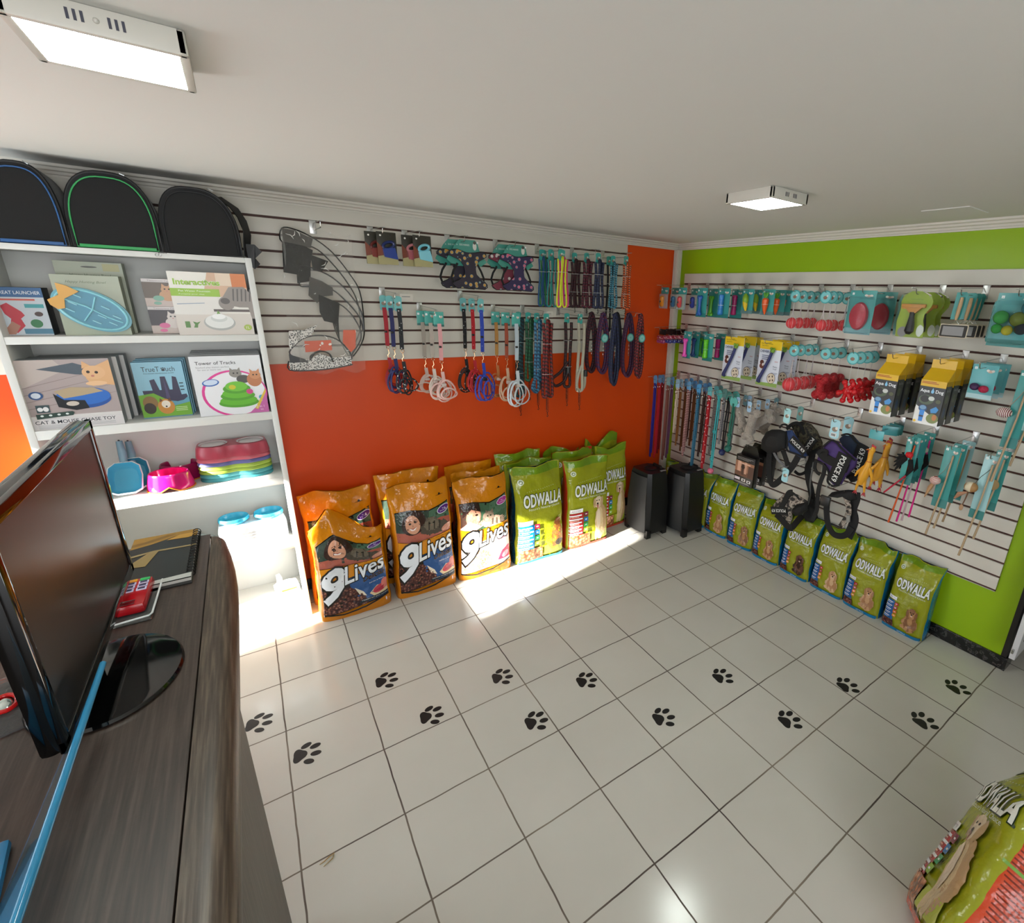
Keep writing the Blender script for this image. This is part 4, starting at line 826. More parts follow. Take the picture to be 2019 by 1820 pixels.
# double bowls, stacked
def dbl(loc, h, col, label, group, top, inner='c9c4c4'):
    t = thing('double_pet_bowl', label, 'pet bowl', loc, 0, group); m = M(col, 0.35); n = 48; O = []
    for i in range(n):
        a = 2 * PI * i / n; x = math.cos(a); y = math.sin(a); L = 0.155; w_ = 0.088 * (1 - 0.20 * math.exp(-(x / .16) ** 2)); O.append((L * math.copysign(abs(x) ** .8, x), w_ * math.copysign(abs(y) ** .62, y)))
    b = B(); R = [[(x * 1.0, y * 1.0, 0) for x, y in O], [(x * 1.01, y * 1.02, .004) for x, y in O], [(x * .97, y * .97, h * .75) for x, y in O], [(x * .93, y * .93, h) for x, y in O]]; fs = []
    for i in range(3):
        for j in range(n): fs.append((i * n + j, i * n + (j + 1) % n, i * n + n + (j + 1) % n, i * n + n + j))
    fs += [tuple(range(n))[::-1]] + [tuple(3 * n + j for j in range(n))]
    b.add(sum(R, []), fs, m); b.obj('bowl_base', t)
    if top:
        for sx in (-0.078, 0.078): b = B(); b.lathe([(.058, h + .001), (.060, h + .003), (.056, h + .004), (.050, h - .001), (.046, h + .0008), (.001, h + .0008)], M(inner, 0.2), 28, off=(sx, -0.002, 0), cap=False); b.obj('bowl_cup', t)
    return t
z = 0.881; gB = 'stack of coloured double bowls on the middle shelf'
for i, (c, lb) in enumerate((('3f8f96', 'teal double bowl, bottom of the coloured stack'), ('4a9aa0', 'teal double bowl, second from the bottom of the coloured stack'), ('8fa83c', 'olive green double bowl, lower one, in the coloured stack'), ('9cb43f', 'olive green double bowl, upper one, in the coloured stack'), ('5d5f96', 'purple-blue double bowl in the coloured stack'), ('c05a66', 'lower rose red double bowl just under the top one'), ('a63c4c', 'dark rose double bowl with two pale cups, top of the coloured stack'))):
    top = i == 6; dbl((-3.235, -0.155, z), .020 if not top else .060, c, lb, gB, top); z += .0205
z = 0.4955; gW = 'stack of white double bowls on the lower shelf'
for i in range(6):
    lb = ('white double bowl, bottom of the white stack', 'white double bowl, second up in the white stack', 'white double bowl, third up in the white stack', 'white double bowl, fourth up in the white stack', 'white double bowl, fifth up under the top one', 'white double bowl on top of the white stack, carrying the blue bowls')[i]
    dbl((-3.215, -0.165, z), .015 if i < 5 else .045, 'e8eaec', lb, gW, False); z += .0155
z += .03
for x, lb in ((-3.293, 'blue round bowl insert on the left of the white double bowl'), (-3.137, 'blue round bowl insert on the right of the white double bowl')):
    t = thing('blue_bowl', lb, 'pet bowl', (x, -0.165, z), 0, 'blue bowl inserts'); ushape(0, 0, .07, .066, 0.0, .034, M('3aa6c4', 0.25), None, t, 'bowl_shell', flare=.72)
# plastic wrapped goods
t = thing('wrapped_goods', 'clear crinkled plastic bag of goods lying left of the white double bowls', 'plastic bag', (-3.49, -0.16, 0.496)); b = B()
def pf(u, v):
    x = (u - .5) * .26; y = (v - .5) * .18; k = max(0, math.sin(PI * u)) ** .5 * max(0, math.sin(PI * v)) ** .5
    return (x, y, 0.004 + k * (.075 + .02 * (u - .5)) + .016 * noise.noise(Vector((x * 40, y * 40, 1))) * k)
b.grid(pf, 34, 24, M('dce4e2', 0.08, trans=0.6, ior=1.15, bump=(50, .8))); b.obj('plastic_film', t)
b = B(); b.box((-.1, -.05, 0.001), (.07, .05, .04), M('cfd6d4', 0.4), .012); b.obj('contents', t)
# basket on the bottom shelf
t = thing('slotted_scoop_pack', 'stack of white slotted plastic scoops with a printed green label on the bottom shelf', 'scoop', (-3.112, -0.20, 0.1305), 0.1)
WQ = M('eef0f0', 0.35); b = B(); b.box((-.055, -.04, .0), (.055, .06, .055), WQ, .01)
for k in range(6): b.box((-.062, -.03 + .014 * k, .012), (-.05, -.023 + .014 * k, .05), WQ)
b.obj('scoop_trays', t); b = B(); b.tube([(-.03, .02, .05), (-.03, .03, .09), (-.035, .04, .115)], [.016, .014, .01], WQ, 10); b.ball((0.005, 0, .066), (.035, .03, .016), WQ); b.obj('handle', t)
a = Art(); a.poly(rc(-.045, .01, .05, .05), 'dfe6e0'); a.poly(rc(-.035, .035, .04, .045), '7ea83a'); a.poly(rc(-.03, .022, .03, .026), 'c07a70'); a.poly(rc(-.03, .014, .03, .018), '4a6a98'); b = B(); a.build(b, lambda x, y, l: (x, -.0404 - l * .0002, y)); b.obj('label_print', t, False)

# ------------------------------------------------------------------ display hooks
CH = M('b9b9b6', 0.22, 1.0); PLT = M('c2c2c0', 0.3, 0.8)
def make_hook(label, L=0.30):
    t = thing('display_hook', label, 'display hook', (0, 0, 0), 0, 'chrome display hooks on the slatwall panels')
    b = B(); b.box((-0.016, -0.0025, -0.062), (0.016, -0.0005, 0.004), PLT, 0.001); b.box((-0.016, -0.0025, 0.002), (0.016, 0.004, 0.004), PLT); b.obj('back_plate', t)
    b = B(); b.tube([(0, -0.002, -0.046), (0, -L + 0.01, -0.052), (0, -L, -0.046), (0, -L - 0.008, -0.028)], 0.0024, CH, 8); b.obj('hook_arm', t)
    b = B(); b.tube([(0, -0.002, -0.03), (0, -0.03, -0.012), (0, -L - 0.02, -0.022)], 0.0015, CH, 6); b.obj('price_arm', t)
    b = B(); b.box((-0.003, -L - 0.06, -0.0265), (0.003, -L - 0.015, -0.0235), PLT, 0.001); b.obj('price_tip', t); return t
HP = {}
def hook(key, pos, z, label):
    HP[key] = (pos, z); o = HP.get('_')
    r = dup(o, (0, 0, 0), label=label) if o else make_hook(label); HP['_'] = r if not o else o
    if key[0] in 'TL': r.location = (pos, -0.0165, z); r.rotation_euler = (0, 0, 0)
    else: r.location = (-0.0165, pos, z); r.rotation_euler = (0, 0, -PI / 2)
    return r
def put(t, key, dist, dz=0.0, side=0.0, tilt=0.0):
    pos, z = HP[key]
    if key[0] in 'TL': t.location = (pos + side, -0.0165 - dist, z - 0.05 + dz); t.rotation_euler = (0, 0, tilt)
    else: t.location = (-0.0165 - dist, pos - side, z - 0.05 + dz); t.rotation_euler = (0, 0, -PI / 2 + tilt)
    return t
ZL = ZO
for k, x, z, h in (('T0', -2.713, 0, 'packaged clear cones'), ('T1', -2.428, 0, 'dark blue retractable leashes'), ('T2', -2.24, 0, 'light blue retractable leashes'), ('T3', -1.987, 0, 'pineapple print harness'), ('T4', -1.669, 0, 'watermelon print harness'),
                   ('T5', -1.361, 0, 'bright rope leads'), ('T6', -1.075, 0, 'dark red and navy leads'), ('T7', -0.801, 0, 'orange braided lead'), ('L0', -2.396, 4, 'red and black harness sets'), ('L1', -2.186, 5, 'pale pink harness sets'),
                   ('L2', -1.924, 4, 'black, red and blue harness sets'), ('L3', -1.699, 5, 'tan and white harness sets'), ('L4', -1.48, 5, 'thick green and red leads'), ('L5', -1.189, 5, 'black and white checked lead'), ('L6', -0.942, 5, 'coiled navy and red leads'), ('L7', -0.691, 5, 'coiled red lead with round tag')):
    hook(k, x, ZL[z], 'chrome display hook on the left panel holding the ' + h)
R1 = [-.183, -.389, -.587, -.784, -.971, -1.163, -1.393, -1.605, -1.83, -2.107, -2.307, -2.53]
R2 = [-.188, -.44, -.667, -.948, -1.236, -1.443, -1.63, -1.841, -2.059, -2.289, -2.458, -2.64]
R3 = [-.144, -.266, -.384, -.497, -.618, -.745, -.859, -1.027, -1.20, -1.466, -1.80, -2.056, -2.24, -2.431, -2.597]
N1 = ['orange bone-bag dispenser', 'red and blue dispensers', 'blue and green bone toys', 'light blue and magenta stick toys', 'corn toys', 'carrot toys', 'first group of netted balls', 'second group of netted balls', 'red oval brushes', 'lime deshedding tools', 'slicker brushes', 'bubble ball toys']
N2 = ['small dotted roll packs', 'pink, blue and green bone toys', 'green and magenta stick toys', 'left chew brush cards', 'right chew brush cards', 'netted red balls', 'knobbly red bones', 'red jack toys', 'left boxed water bottles', 'right boxed water bottles', 'teal card with two small balls', 'striped ball cat wand']
N3 = ['blue and red leashes in the corner', 'purple leashes', 'tan and brown leashes', 'striped brown leashes', 'blue patterned leash', 'red and spotted leashes', 'navy ball rope toy', 'green ball rope toy', 'grey plush bones', 'blue and camouflage vests', 'purple and navy vests', 'rubber chickens', 'feather wands', 'ball cat wands', 'tassel cat wands']
for i, y in enumerate(R1): hook('A%d' % i, y, ZG[0], 'chrome hook, top row of right panel, holding the ' + N1[i])
for i, y in enumerate(R2): hook('B%d' % i, y, ZG[4], 'chrome hook, second row of right panel, holding the ' + N2[i])
for i, y in enumerate(R3): hook('C%d' % i, y, ZG[9], 'chrome hook, third row of right panel, holding the ' + N3[i])
hook('D0', -1.21, ZG[13], 'chrome display hook, low on the right panel, holding the black boxed harness kits')
hook('D1', -1.50, ZG[14], 'chrome display hook, low on the right panel, holding the small camouflage vest')
hook('D2', -1.86, ZG[14], 'chrome display hook, low on the right panel, holding the black strap loop harness')

TE, TE2, TEL = '3c938f', '2f7d7a', '86c9cf'
def card(t, w, h, col=TE, foot=None, print_=True, r=0.006, name='backing_card', top=0.012):
    b = B(); b.box((-w / 2, -0.0012, -h + top), (w / 2, 0.0012, top), M(col, 0.3), 0.0011)
    if foot: b.box((-w / 2, -0.0018, -h + top), (w / 2, -0.0012, -h + top + h * 0.14), M(foot, 0.35))
    c = b.obj(name, t)
    if print_:
        a = Art(); a.poly(rc(-w * .42, -.012, -w * .42 + .012, .0), 'e8f0f0'); a.text('n', -w * .42 + .006, -.0095, .006, '2f6d6a')
        a.poly(ell(w * .22, -.018, w * .12, .007), 'c8a898'); a.poly(ell(w * .12, -.014, w * .06, .006), 'e8e4dc'); a.poly(ell(w * .32, -.015, w * .06, .006), 'd8d0c8')
        b = B(); a.build(b, lambda x, y, l: (x, -.0016 - .0002 * l, y)); b.obj('card_print', c, False)
    return c
def bone2d(L, r, k=0.5):
    P = []
    for cx, cy, a0, a1 in ((L / 2, r * .75, -PI * .35, PI * .95), (-L / 2, r * .75, PI * .05, PI * 1.35), (-L / 2, -r * .75, PI * .65, PI * 1.95), (L / 2, -r * .75, -PI * .95, PI * .35)):
        P += [(cx + r * math.cos(a0 + (a1 - a0) * i / 7), cy + r * math.sin(a0 + (a1 - a0) * i / 7)) for i in range(8)]
    return P
def rbone(b, c, L, r, m, vert=True):
    """rounded 3D bone: bar and four knobs"""
    x, y, z = c; pts = [(x, y, z + L / 2), (x, y, z + L / 4), (x, y, z), (x, y, z - L / 4), (x, y, z - L / 2)]
    b.tube(pts, [r * 1.05, r * .78, r * .7, r * .78, r * 1.05], m, 12)
    for s in (-1, 1):
        for q_ in (-1, 1): b.ball((x + q_ * r * .62, y, z + s * L / 2), (r * .85, r * .8, r * .85), m, 12, 8)
def mk_bone(label, col, w=.105, h=.21):
    t = thing('bone_toy', label, 'pet toy', (0, 0, 0), 0, 'toys on teal cards, right panel'); card(t, w, h, foot=TE2); b = B(); rbone(b, (-.004, -.018, -.115), .12, .017, M(col, 0.25)); b.obj('toy', t); return t
def mk_stick(label, col, w=.11, h=.205):
    t = thing('stick_toy', label, 'pet toy', (0, 0, 0), 0, 'toys on teal cards, right panel'); card(t, w, h, foot=TE2); b = B(); m = M(col, 0.25); x = -.008
    b.tube([(x, -.018, -.03), (x, -.018, -.036), (x, -.018, -.06), (x, -.018, -.1), (x, -.018, -.14), (x, -.018, -.165), (x, -.018, -.172)], [.014, .02, .018, .016, .018, .021, .014], m, 14)
    for k in range(6): b.tube([(x + .0185 * math.cos(j / 10 * PI * 2), -.018 + .0185 * math.sin(j / 10 * PI * 2), -.045 - .022 * k) for j in range(10)], .0022, m, 5, closed=True)
    b.obj('toy', t); b = B(); b.tube([(x + .02 * math.cos(j / 12 * PI * 2), -.018 + .02 * math.sin(j / 12 * PI * 2), -.105) for j in range(12)], .0012, M('d8e8e8', .3), 5, closed=True); b.obj('tie', t); return t
def mk_veg(label, kind, w=.1, h=.165):
    t = thing('vegetable_toy', label, 'pet toy', (0, 0, 0), 0, 'toys on teal cards, right panel'); card(t, w, h, foot='5d7d80'); b = B(); x = -.006
    if kind == 'corn':
        b.tube([(x, -.018, -.05), (x, -.018, -.07), (x + .004, -.018, -.1), (x + .01, -.016, -.135)], [.017, .019, .016, .006], M('d8b81c', 0.3, bump=(180, .8, .003)), 14); b.obj('cob', t)
        b = B(); b.tube([(x - .004, -.018, -.02), (x, -.018, -.04), (x + .002, -.018, -.07), (x + .014, -.02, -.1)], [.008, .02, .021, .003], M('7fa82a', 0.35), 12); b.obj('husk', t)
    else:
        b.tube([(x, -.018, -.045), (x, -.018, -.055), (x, -.018, -.09), (x + .002, -.017, -.13), (x + .003, -.016, -.15)], [.014, .022, .020, .011, .003], M('dd5a1c', 0.3), 14); b.obj('carrot_root', t)
        for dx in (-.012, 0, .012): b = B(); b.tube([(x + dx * .3, -.018, -.045), (x + dx, -.018, -.025), (x + dx * 1.4, -.018, -.008)], [.004, .007, .003], M('4f9a2c', 0.4), 8); b.obj('leaf', t)
        b = B(); b.tube([(x + .0215 * math.cos(j / 12 * PI * 2), -.018 + .0215 * math.sin(j / 12 * PI * 2), -.085) for j in range(12)], .0011, M('f0e0d0', .3), 5, closed=True); b.obj('tie', t)
    return t
def mk_disp(label, col, h=.165):
    t = thing('bag_dispenser', label, 'waste bag dispenser', (0, 0, 0), 0, 'waste bag dispensers on teal header cards')
    card(t, .09, .05, foot=None); b = B(); b.box((-.043, -.02, -h + .012), (.043, .0, -.038), M('dfe8ea', .08, trans=.75, ior=1.1), .004); b.obj('blister', t)
    b = B(); b.tube([(-.006, -.017, -.055), (-.006, -.018, -.065), (-.006, -.018, -.125), (-.006, -.017, -.138)], [.012, .021, .021, .012], M(col, .2), 12); b.obj('dispenser', t)
    b = B(); b.ball((-.006, -.04, -.098), (.008, .002, .008), M('2a2a2a', .4)); b.obj('slot', t); return t
def mk_net(label, group, dz=-.19, R=.034, z2=.0):
    t = thing('netted_ball', label, 'ball toy', (0, 0, 0), 0, group)
    b = B(); b.prism(ell(0, -.028, .037, .037, 24), -.0012, .0012, M('4fa3a6', .25, alpha=1)); d_ = b.obj('round_tag', t)
    a = Art(); a.poly(ell(0, -.028, .031, .031, 22), '79c3c6'); a.poly(ell(-.002, -.032, .013, .010), '8a6a5a'); a.poly(ell(.01, -.022, .006, .006), 'e8e4e0'); b = B(); a.build(b, lambda x, y, l: (x, -.0016 - .0002 * l, y)); b.obj('tag_print', d_, False)
    b = B(); b.ball((0, 0, dz), R, M('cf3a40', .55, bump=(60, .4, .004)), 18, 12); b.obj('ball', t)
    b = B(); NW = M('e6dede', .3, trans=.3)
    for j in range(8):
        a_ = 2 * PI * j / 8; b.tube([(0, 0, -.06), (.004 * math.cos(a_), .004 * math.sin(a_), dz + R * 1.8)] + [(R * 1.04 * math.sin(p) * math.cos(a_), R * 1.04 * math.sin(p) * math.sin(a_), dz + R * 1.04 * math.cos(p)) for p in (.4, .9, 1.5, 2.2, 2.9)], .0008, NW, 4)
    b.obj('net', t); return t
def row(key, items):
    for t, dist in items: put(t, key, dist)
row('A0', [(mk_disp('orange waste bag dispenser in clear pack, first on the top row by the corner', 'e0861c'), .27), (mk_disp('small light blue waste bag dispenser behind the orange one', '3f7fb0'), .15)])
row('A1', [(mk_disp('red waste bag dispenser in clear pack on the second top hook', 'b83a3c'), .27), (mk_disp('dark blue waste bag dispenser in clear pack behind the red one', '2a3a9c'), .13), (mk_disp('orange waste bag dispenser partly hidden behind the dark blue one', 'd8601c'), .04)])
row('A2', [(mk_bone('blue rubber bone on teal card, top row', '1f5aa8'), .255), (mk_bone('green rubber bone on teal card behind the blue one, top row', '5cb030'), .13)])
row('A3', [(mk_stick('light blue stick toy on teal card, top row', '2f7fc8'), .235), (mk_stick('magenta stick toy on teal card, top row', 'a82a6c'), .09)])
row('A4', [(mk_veg('front corn toy on teal card', 'corn'), .20), (mk_veg('second corn toy on teal card, behind the front one', 'corn'), .09)])
row('A5', [(mk_veg('front carrot toy on teal card', 'carrot'), .23), (mk_veg('middle carrot toy on teal card', 'carrot'), .11), (mk_veg('rearmost carrot toy on teal card', 'carrot'), .04)])
gA = 'red balls in nets with round teal tags, top row'; gBn = 'red balls in nets with round teal tags, second row'
for key, ds, nm, g in (('A6', (.27, .19, .11, .04), 'left netted group, top row', gA), ('A7', (.28, .21, .15, .04), 'right netted group, top row, beside the brushes', gA)):
    t0 = None
    for i, d_ in enumerate(ds):
        lb = ('frontmost', 'second', 'third', 'rearmost')[i] + ' red ball of the ' + nm; t = mk_net(lb, g) if t0 is None else dup(t0, (0, 0, 0), label=lb); t0 = t0 or t; put(t, key, d_)
t0 = None
for i, d_ in enumerate((.27, .20, .11, .04)):
    lb = ('frontmost', 'second', 'third', 'rearmost')[i] + ' red ball of the netted balls in the second row'; t = mk_net(lb, gBn, -.245, .045) if t0 is None else dup(t0, (0, 0, 0), label=lb); t0 = t0 or t; put(t, 'B5', d_)
# oval brushes
def mk_brush(label):
    t = thing('oval_brush', label, 'pet brush', (0, 0, 0), 0, 'red oval brushes on clear teal packs'); card(t, .148, .235, '4b9a98', foot='7ba6ad')
    b = B(); a_ = Art(); a_.text('GROOMING', .02, -.035, .008, '2c6c70', width=.07); a_.build(b, lambda x, y, l: (x, -.002, y)); b.obj('lettering', t, False)
    b = B(); b.lathe([(.001, -.004), (.95, -.002), (1, .008), (.9, .022), (.5, .03), (.001, .031)], M('b4283a', .3, bump=(50, .5, .004)), 30, .052, .075, cap=False); b_ = b.obj('brush_body', t); b_.rotation_euler = (PI / 2, 0, 0); b_.location = (0, -.002, -.125); b_['label'] = 'dark red oval rubber brush'
    b = B(); b.box((-.07, -.034, -.218), (.07, -.0, -.02), M('e8f2f4', .04, trans=.97, ior=1.05), .012); b.obj('clear_shell', t); return t
row('A8', [(mk_brush('front red oval brush in a clear teal pack, top row'), .285), (mk_brush('second red oval brush in a clear teal pack, behind the front one'), .05)])
# deshedding tools
def mk_shed(label):
    t = thing('deshedding_tool', label, 'grooming tool', (0, 0, 0), 0, 'lime green grooming tool packs')
    o = [(-.03, .012), (.03, .012), (.062, -.004), (.078, -.035), (.075, -.06), (.05, -.10), (.05, -.13), (.06, -.16), (.066, -.215), (-.07, -.215), (-.078, -.14), (-.07, -.08), (-.075, -.04), (-.062, -.006)]
    b = B(); b.prism(o, -.0015, .0015, M('a9bc24', .3)); b.obj('backing_card', t); b = B(); b.prism([(x * 1.0, z) for x, z in o], -.032, -.0016, M('eef4ee', .04, trans=.97, ior=1.04)); b.obj('clear_shell', t)
    b = B(); b.box((-.058, -.028, -.068), (.058, -.014, -.05), M('b87a2c', .3), .004); b.prism([(-.04, -.068), (.04, -.068), (.014, -.095), (-.014, -.095)], -.026, -.012, M('b87a2c', .3)); b.obj('comb_head', t)
    b = B(); b.tube([(0, -.02, -.09), (0, -.02, -.11), (.002, -.02, -.15), (.0, -.02, -.185), (-.002, -.02, -.2)], [.013, .012, .018, .022, .010], M('1c1a1a', .4), 12); b.obj('handle', t)
    b = B(); a_ = Art(); a_.poly(ell(-.04, -.19, .024, .026), '8a8688'); a_.poly(ell(.045, -.18, .018, .03), 'd8dcd4'); a_.text('deshedding', 0, -.03, .009, '6f8a2a', width=.06); a_.poly(rc(-.066, -.075, -.035, -.067), 'd8902c'); a_.build(b, lambda x, y, l: (x, -.0018 - .0001 * l, y)); b.obj('card_print', t, False); return t
row('A9', [(mk_shed('front lime green grooming tool pack with gold comb head'), .275), (mk_shed('second lime green grooming tool pack, behind the front one'), .14), (mk_shed('rear lime green grooming tool pack against the panel'), .07)])
def mk_slick(label):
    t = thing('slicker_brush', label, 'pet brush', (0, 0, 0), 0, 'wooden handled slicker brushes'); b = B(); b.prism([(-.026, .01), (.014, .012), (.024, .0), (.022, -.02), (.012, -.115), (-.03, -.115)], -.001, .001, M(TE, .3)); b.obj('teal_tag', t)
    b = B(); b.tube([(.004, -.012, -.012), (.003, -.012, -.05), (.0, -.012, -.1), (-.001, -.012, -.118)], [.007, .009, .008, .005], M('b99a72', .5, bump=(60, .3)), 10); b.obj('wood_handle', t)
    b = B(); b.tube([(-.02, -.012, -.14), (-.001, -.012, -.115), (.02, -.012, -.14)], .0018, CH, 6); b.obj('wire_neck', t)
    b = B(); b.box((-.058, -.018, -.198), (.058, -.004, -.14), M('2a2826', .5), .007); b.obj('brush_pad', t); b = B(); b.box((-.045, -.0215, -.19), (.045, -.018, -.148), M('9a9a9c', .5, .5, bump=(700, .8, .002)), .001); b.obj('pin_field', t)
    b = B(); b.box((-.061, -.014, -.201), (.061, -.010, -.137), M('c9bca6', .5), .004); b.obj('pad_rim', t); return t
t0 = None
for d_, lb in ((.275, 'frontmost slicker brush with wooden handle'), (.16, 'second slicker brush, behind the frontmost'), (.10, 'third slicker brush on the same hook'), (.05, 'slicker brush nearest the panel')):
    t = mk_slick(lb) if t0 is None else dup(t0, (0, 0, 0), label=lb); t0 = t0 or t; put(t, 'A10', d_)
t = thing('bubble_ball_toy', 'clear pack of green, yellow and black bubble balls at the right picture edge', 'pet toy', (0, 0, 0)); card(t, .17, .235, '4b9a9c', foot=TE2)
for x, z, r, c in ((-.045, -.095, .03, '3fa048'), (-.05, -.145, .022, '2f9a3c'), (-.01, -.15, .022, 'c8b82a'), (.02, -.1, .032, '6f7a1f'), (.04, -.14, .026, '1c1e2a'), (.05, -.05, .03, '2f7a8a')): b = B(); b.ball((x, -.03, z), r, M(c, .12, trans=.25), 16, 12); b.obj('bubble_ball', t)
b = B(); b.box((-.08, -.065, -.21), (.08, -.001, -.02), M('e8f4f4', .03, trans=.98, ior=1.03), .02); b.obj('clear_shell', t); put(t, 'A11', .26)

# second row
def mk_roll(label, cols):
    t = thing('roll_pack', label, 'roll pack', (0, 0, 0), 0, 'small dotted roll packs in the corner'); b = B(); b.box((-.04, -.002, -.035), (.04, .002, .012), M('1d1a1c', .35), .001); b.obj('header_card', t)
    for j, c in enumerate(cols): b = B(); z = -.055 - .033 * j; b.tube([(-.038, -.012, z), (.038, -.012, z)], .015, M(c, .3, vor=(70, ((0, 'f0e8f0'), (.3, c), (1, c))), interp='CONSTANT'), 12); b.obj('roll', t)
    return t
for i, (d_, cols) in enumerate(((.27, ('b03a4c', 'a0407c')), (.20, ('c8506c', '3a4a9c')), (.15, ('b83a50', '2f4f9c')), (.10, ('d06a80', '2a3f8c')), (.05, ('b04060', '3a3f8c')))):
    put(mk_roll(('front', 'second', 'third', 'fourth', 'rearmost')[i] + ' roll pack with red and blue dotted rolls, counted along its hook in the corner', cols), 'B0', d_)
row('B1', [(mk_bone('pink rubber bone on teal card, second row', 'e04fb0', .085), .225), (mk_bone('navy rubber bone on teal card behind the pink one', '1f3f78', .085), .13), (mk_bone('green rubber bone on teal card, rearmost in the second row', '4fae2c', .085), .05)])
row('B2', [(mk_stick('green stick toy on teal card, second row', '5fc020', .1), .225), (mk_stick('magenta stick toy on teal card, second row', 'b82a78', .1), .09)])
def mk_chew(label, full=True):
    t = thing('chew_brush', label, 'chew brush', (0, 0, 0), 0, 'chew brush cards with yellow tops'); w, h = .175, .305; b = B(); b.box((-w / 2, -.0012, -h + .012), (w / 2, .0012, .012), M('d5dae6', .3), .001); b.obj('backing_card', t)
    a = Art(); P = a.poly; P([(-.087, -.045), (.087, -.045), (.087, .012), (-.087, .012)], 'e6c228'); a.text('Real New Handle', -.03, -.012, .008, '3a2c10', width=.09); a.text('Hard Work', -.045, -.026, .008, '3a2c10', width=.05); a.text('CHEWBRUSH', -.03, -.068, .016, '22305c', width=.10, off=.02)
    P([(-.087, -.292), (.087, -.292), (.087, -.265), (-.087, -.272)], '8fae5c'); P(ell(-.055, -.135, .016, .016), '5a3026'); P(ell(-.052, -.16, .02, .018), '6a382a'); P(ell(-.045, -.15, .008, .01), 'e8e0dc')
    for i in range(3): P(rc(-.06, -.09 - i * .012, .0, -.085 - i * .012), '5a6484')
    a.text('Plastic', .055, -.16, .010, '22305c'); a.text('Free!', .055, -.175, .010, '22305c'); P(rc(.03, -.20, .08, -.196), '8a90a8'); P(rc(.03, -.208, .07, -.204), '8a90a8'); a.text('NEW', .06, -.125, .008, 'c8303c')
    P(ell(.035, -.235, .034, .036, 24), '5a5048'); P(ell(.035, -.235, .031, .033, 24), 'd8ccb8')
    for x, y in ((.02, -.225), (.045, -.22), (.03, -.25), (.05, -.245)): P(ell(x, y, .008, .005, 8, x * 40), '4a3c34')
    b = B(); a.build(b, lambda x, y, l: (x, -.0015 - .00012 * l, y)); b.obj('card_print', t, False)
    b = B(); b.tube([(.03, -.02, -.055), (.008, -.02, -.12), (-.03, -.02, -.205), (-.055, -.02, -.255)], [.010, .011, .011, .013], M('2a3162', .3), 12); b.obj('brush_stick', t)
    b = B(); b.ball((.032, -.02, -.05), (.017, .013, .015), M('6f9a2a', .3)); b.ball((.02, -.02, -.036), (.009, .009, .009), M('6f9a2a', .3)); b.ball((.042, -.02, -.038), (.009, .009, .009), M('6f9a2a', .3)); b.obj('brush_end', t)
    b = B(); b.ball((-.058, -.02, -.262), (.011, .011, .011), M('232a5a', .3)); b.ball((-.046, -.02, -.266), (.010, .01, .01), M('232a5a', .3)); b.obj('brush_tip', t); return t
t0 = mk_chew('left chew brush card, frontmost with navy stick and yellow top'); put(t0, 'B3', .26)
for key, d_, lb in (('B3', .13, 'left chew brush card standing second'), ('B3', .05, 'left chew brush card nearest the panel'), ('B4', .23, 'right chew brush card, frontmost, beside the netted balls'), ('B4', .10, 'right chew brush card, second, half hidden'), ('B4', .04, 'right chew brush card nearest the panel')): put(dup(t0, (0, 0, 0), label=lb), key, d_)
REDT = M('b8101c', .3)
def discs(t):
    b = B(); b.prism(ell(0, -.028, .036, .036, 24), -.0012, .0012, M('4fa3a6', .25)); d_ = b.obj('round_tag', t); a = Art(); a.poly(ell(0, -.028, .030, .030, 22), '79c3c6'); a.poly(ell(-.002, -.032, .013, .010), '8a6a5a'); b = B(); a.build(b, lambda x, y, l: (x, -.0016 - .0002 * l, y)); b.obj('tag_print', d_, False)
def mk_knob(label):
    t = thing('knobbly_bone_toy', label, 'pet toy', (0, 0, 0), 0, 'knobbly red rubber bones'); discs(t); b = B(); m = M('a80c1a', .4, bump=(120, 1.0, .01)); rbone(b, (0, 0, -.235), .10, .034, m); b.obj('toy', t)
    b = B(); b.tube([(0, 0, -.06), (0, 0, -.16)], .0012, M('d0d0d0', .4), 5); b.obj('loop', t); return t
t0 = None
for d_, lb in ((.22, 'front knobbly red rubber bone under round teal tag'), (.13, 'middle knobbly red rubber bone'), (.045, 'knobbly red rubber bone nearest the panel')): t = mk_knob(lb) if t0 is None else dup(t0, (0, 0, 0), label=lb); t0 = t0 or t; put(t, 'B6', d_)
def mk_jack(label):
    t = thing('jack_toy', label, 'pet toy', (0, 0, 0), 0, 'smooth red rubber jack toys'); discs(t); b = B(); m = M('c3141c', .22); b.ball((0, 0, -.215), (.026, .024, .026), m)
    for dx, dz in ((-.022, .045), (.03, .042), (-.048, -.02), (-.016, -.06), (.032, -.052), (.045, 0)): b.tube([(0, 0, -.215), (dx, 0, -.215 + dz)], [.014, .011], m, 10); b.ball((dx, 0, -.215 + dz), .0165, m, 12, 9)
    b.obj('toy', t); b = B(); b.tube([(0, 0, -.06), (0, 0, -.18)], .0012, M('d0d0d0', .4), 5); b.obj('loop', t); return t
t0 = None
for d_, lb in ((.29, 'frontmost smooth red jack toy'), (.21, 'second smooth red jack toy'), (.13, 'third smooth red jack toy'), (.06, 'smooth red jack toy nearest the panel')): t = mk_jack(lb) if t0 is None else dup(t0, (0, 0, 0), label=lb); t0 = t0 or t; put(t, 'B7', d_)
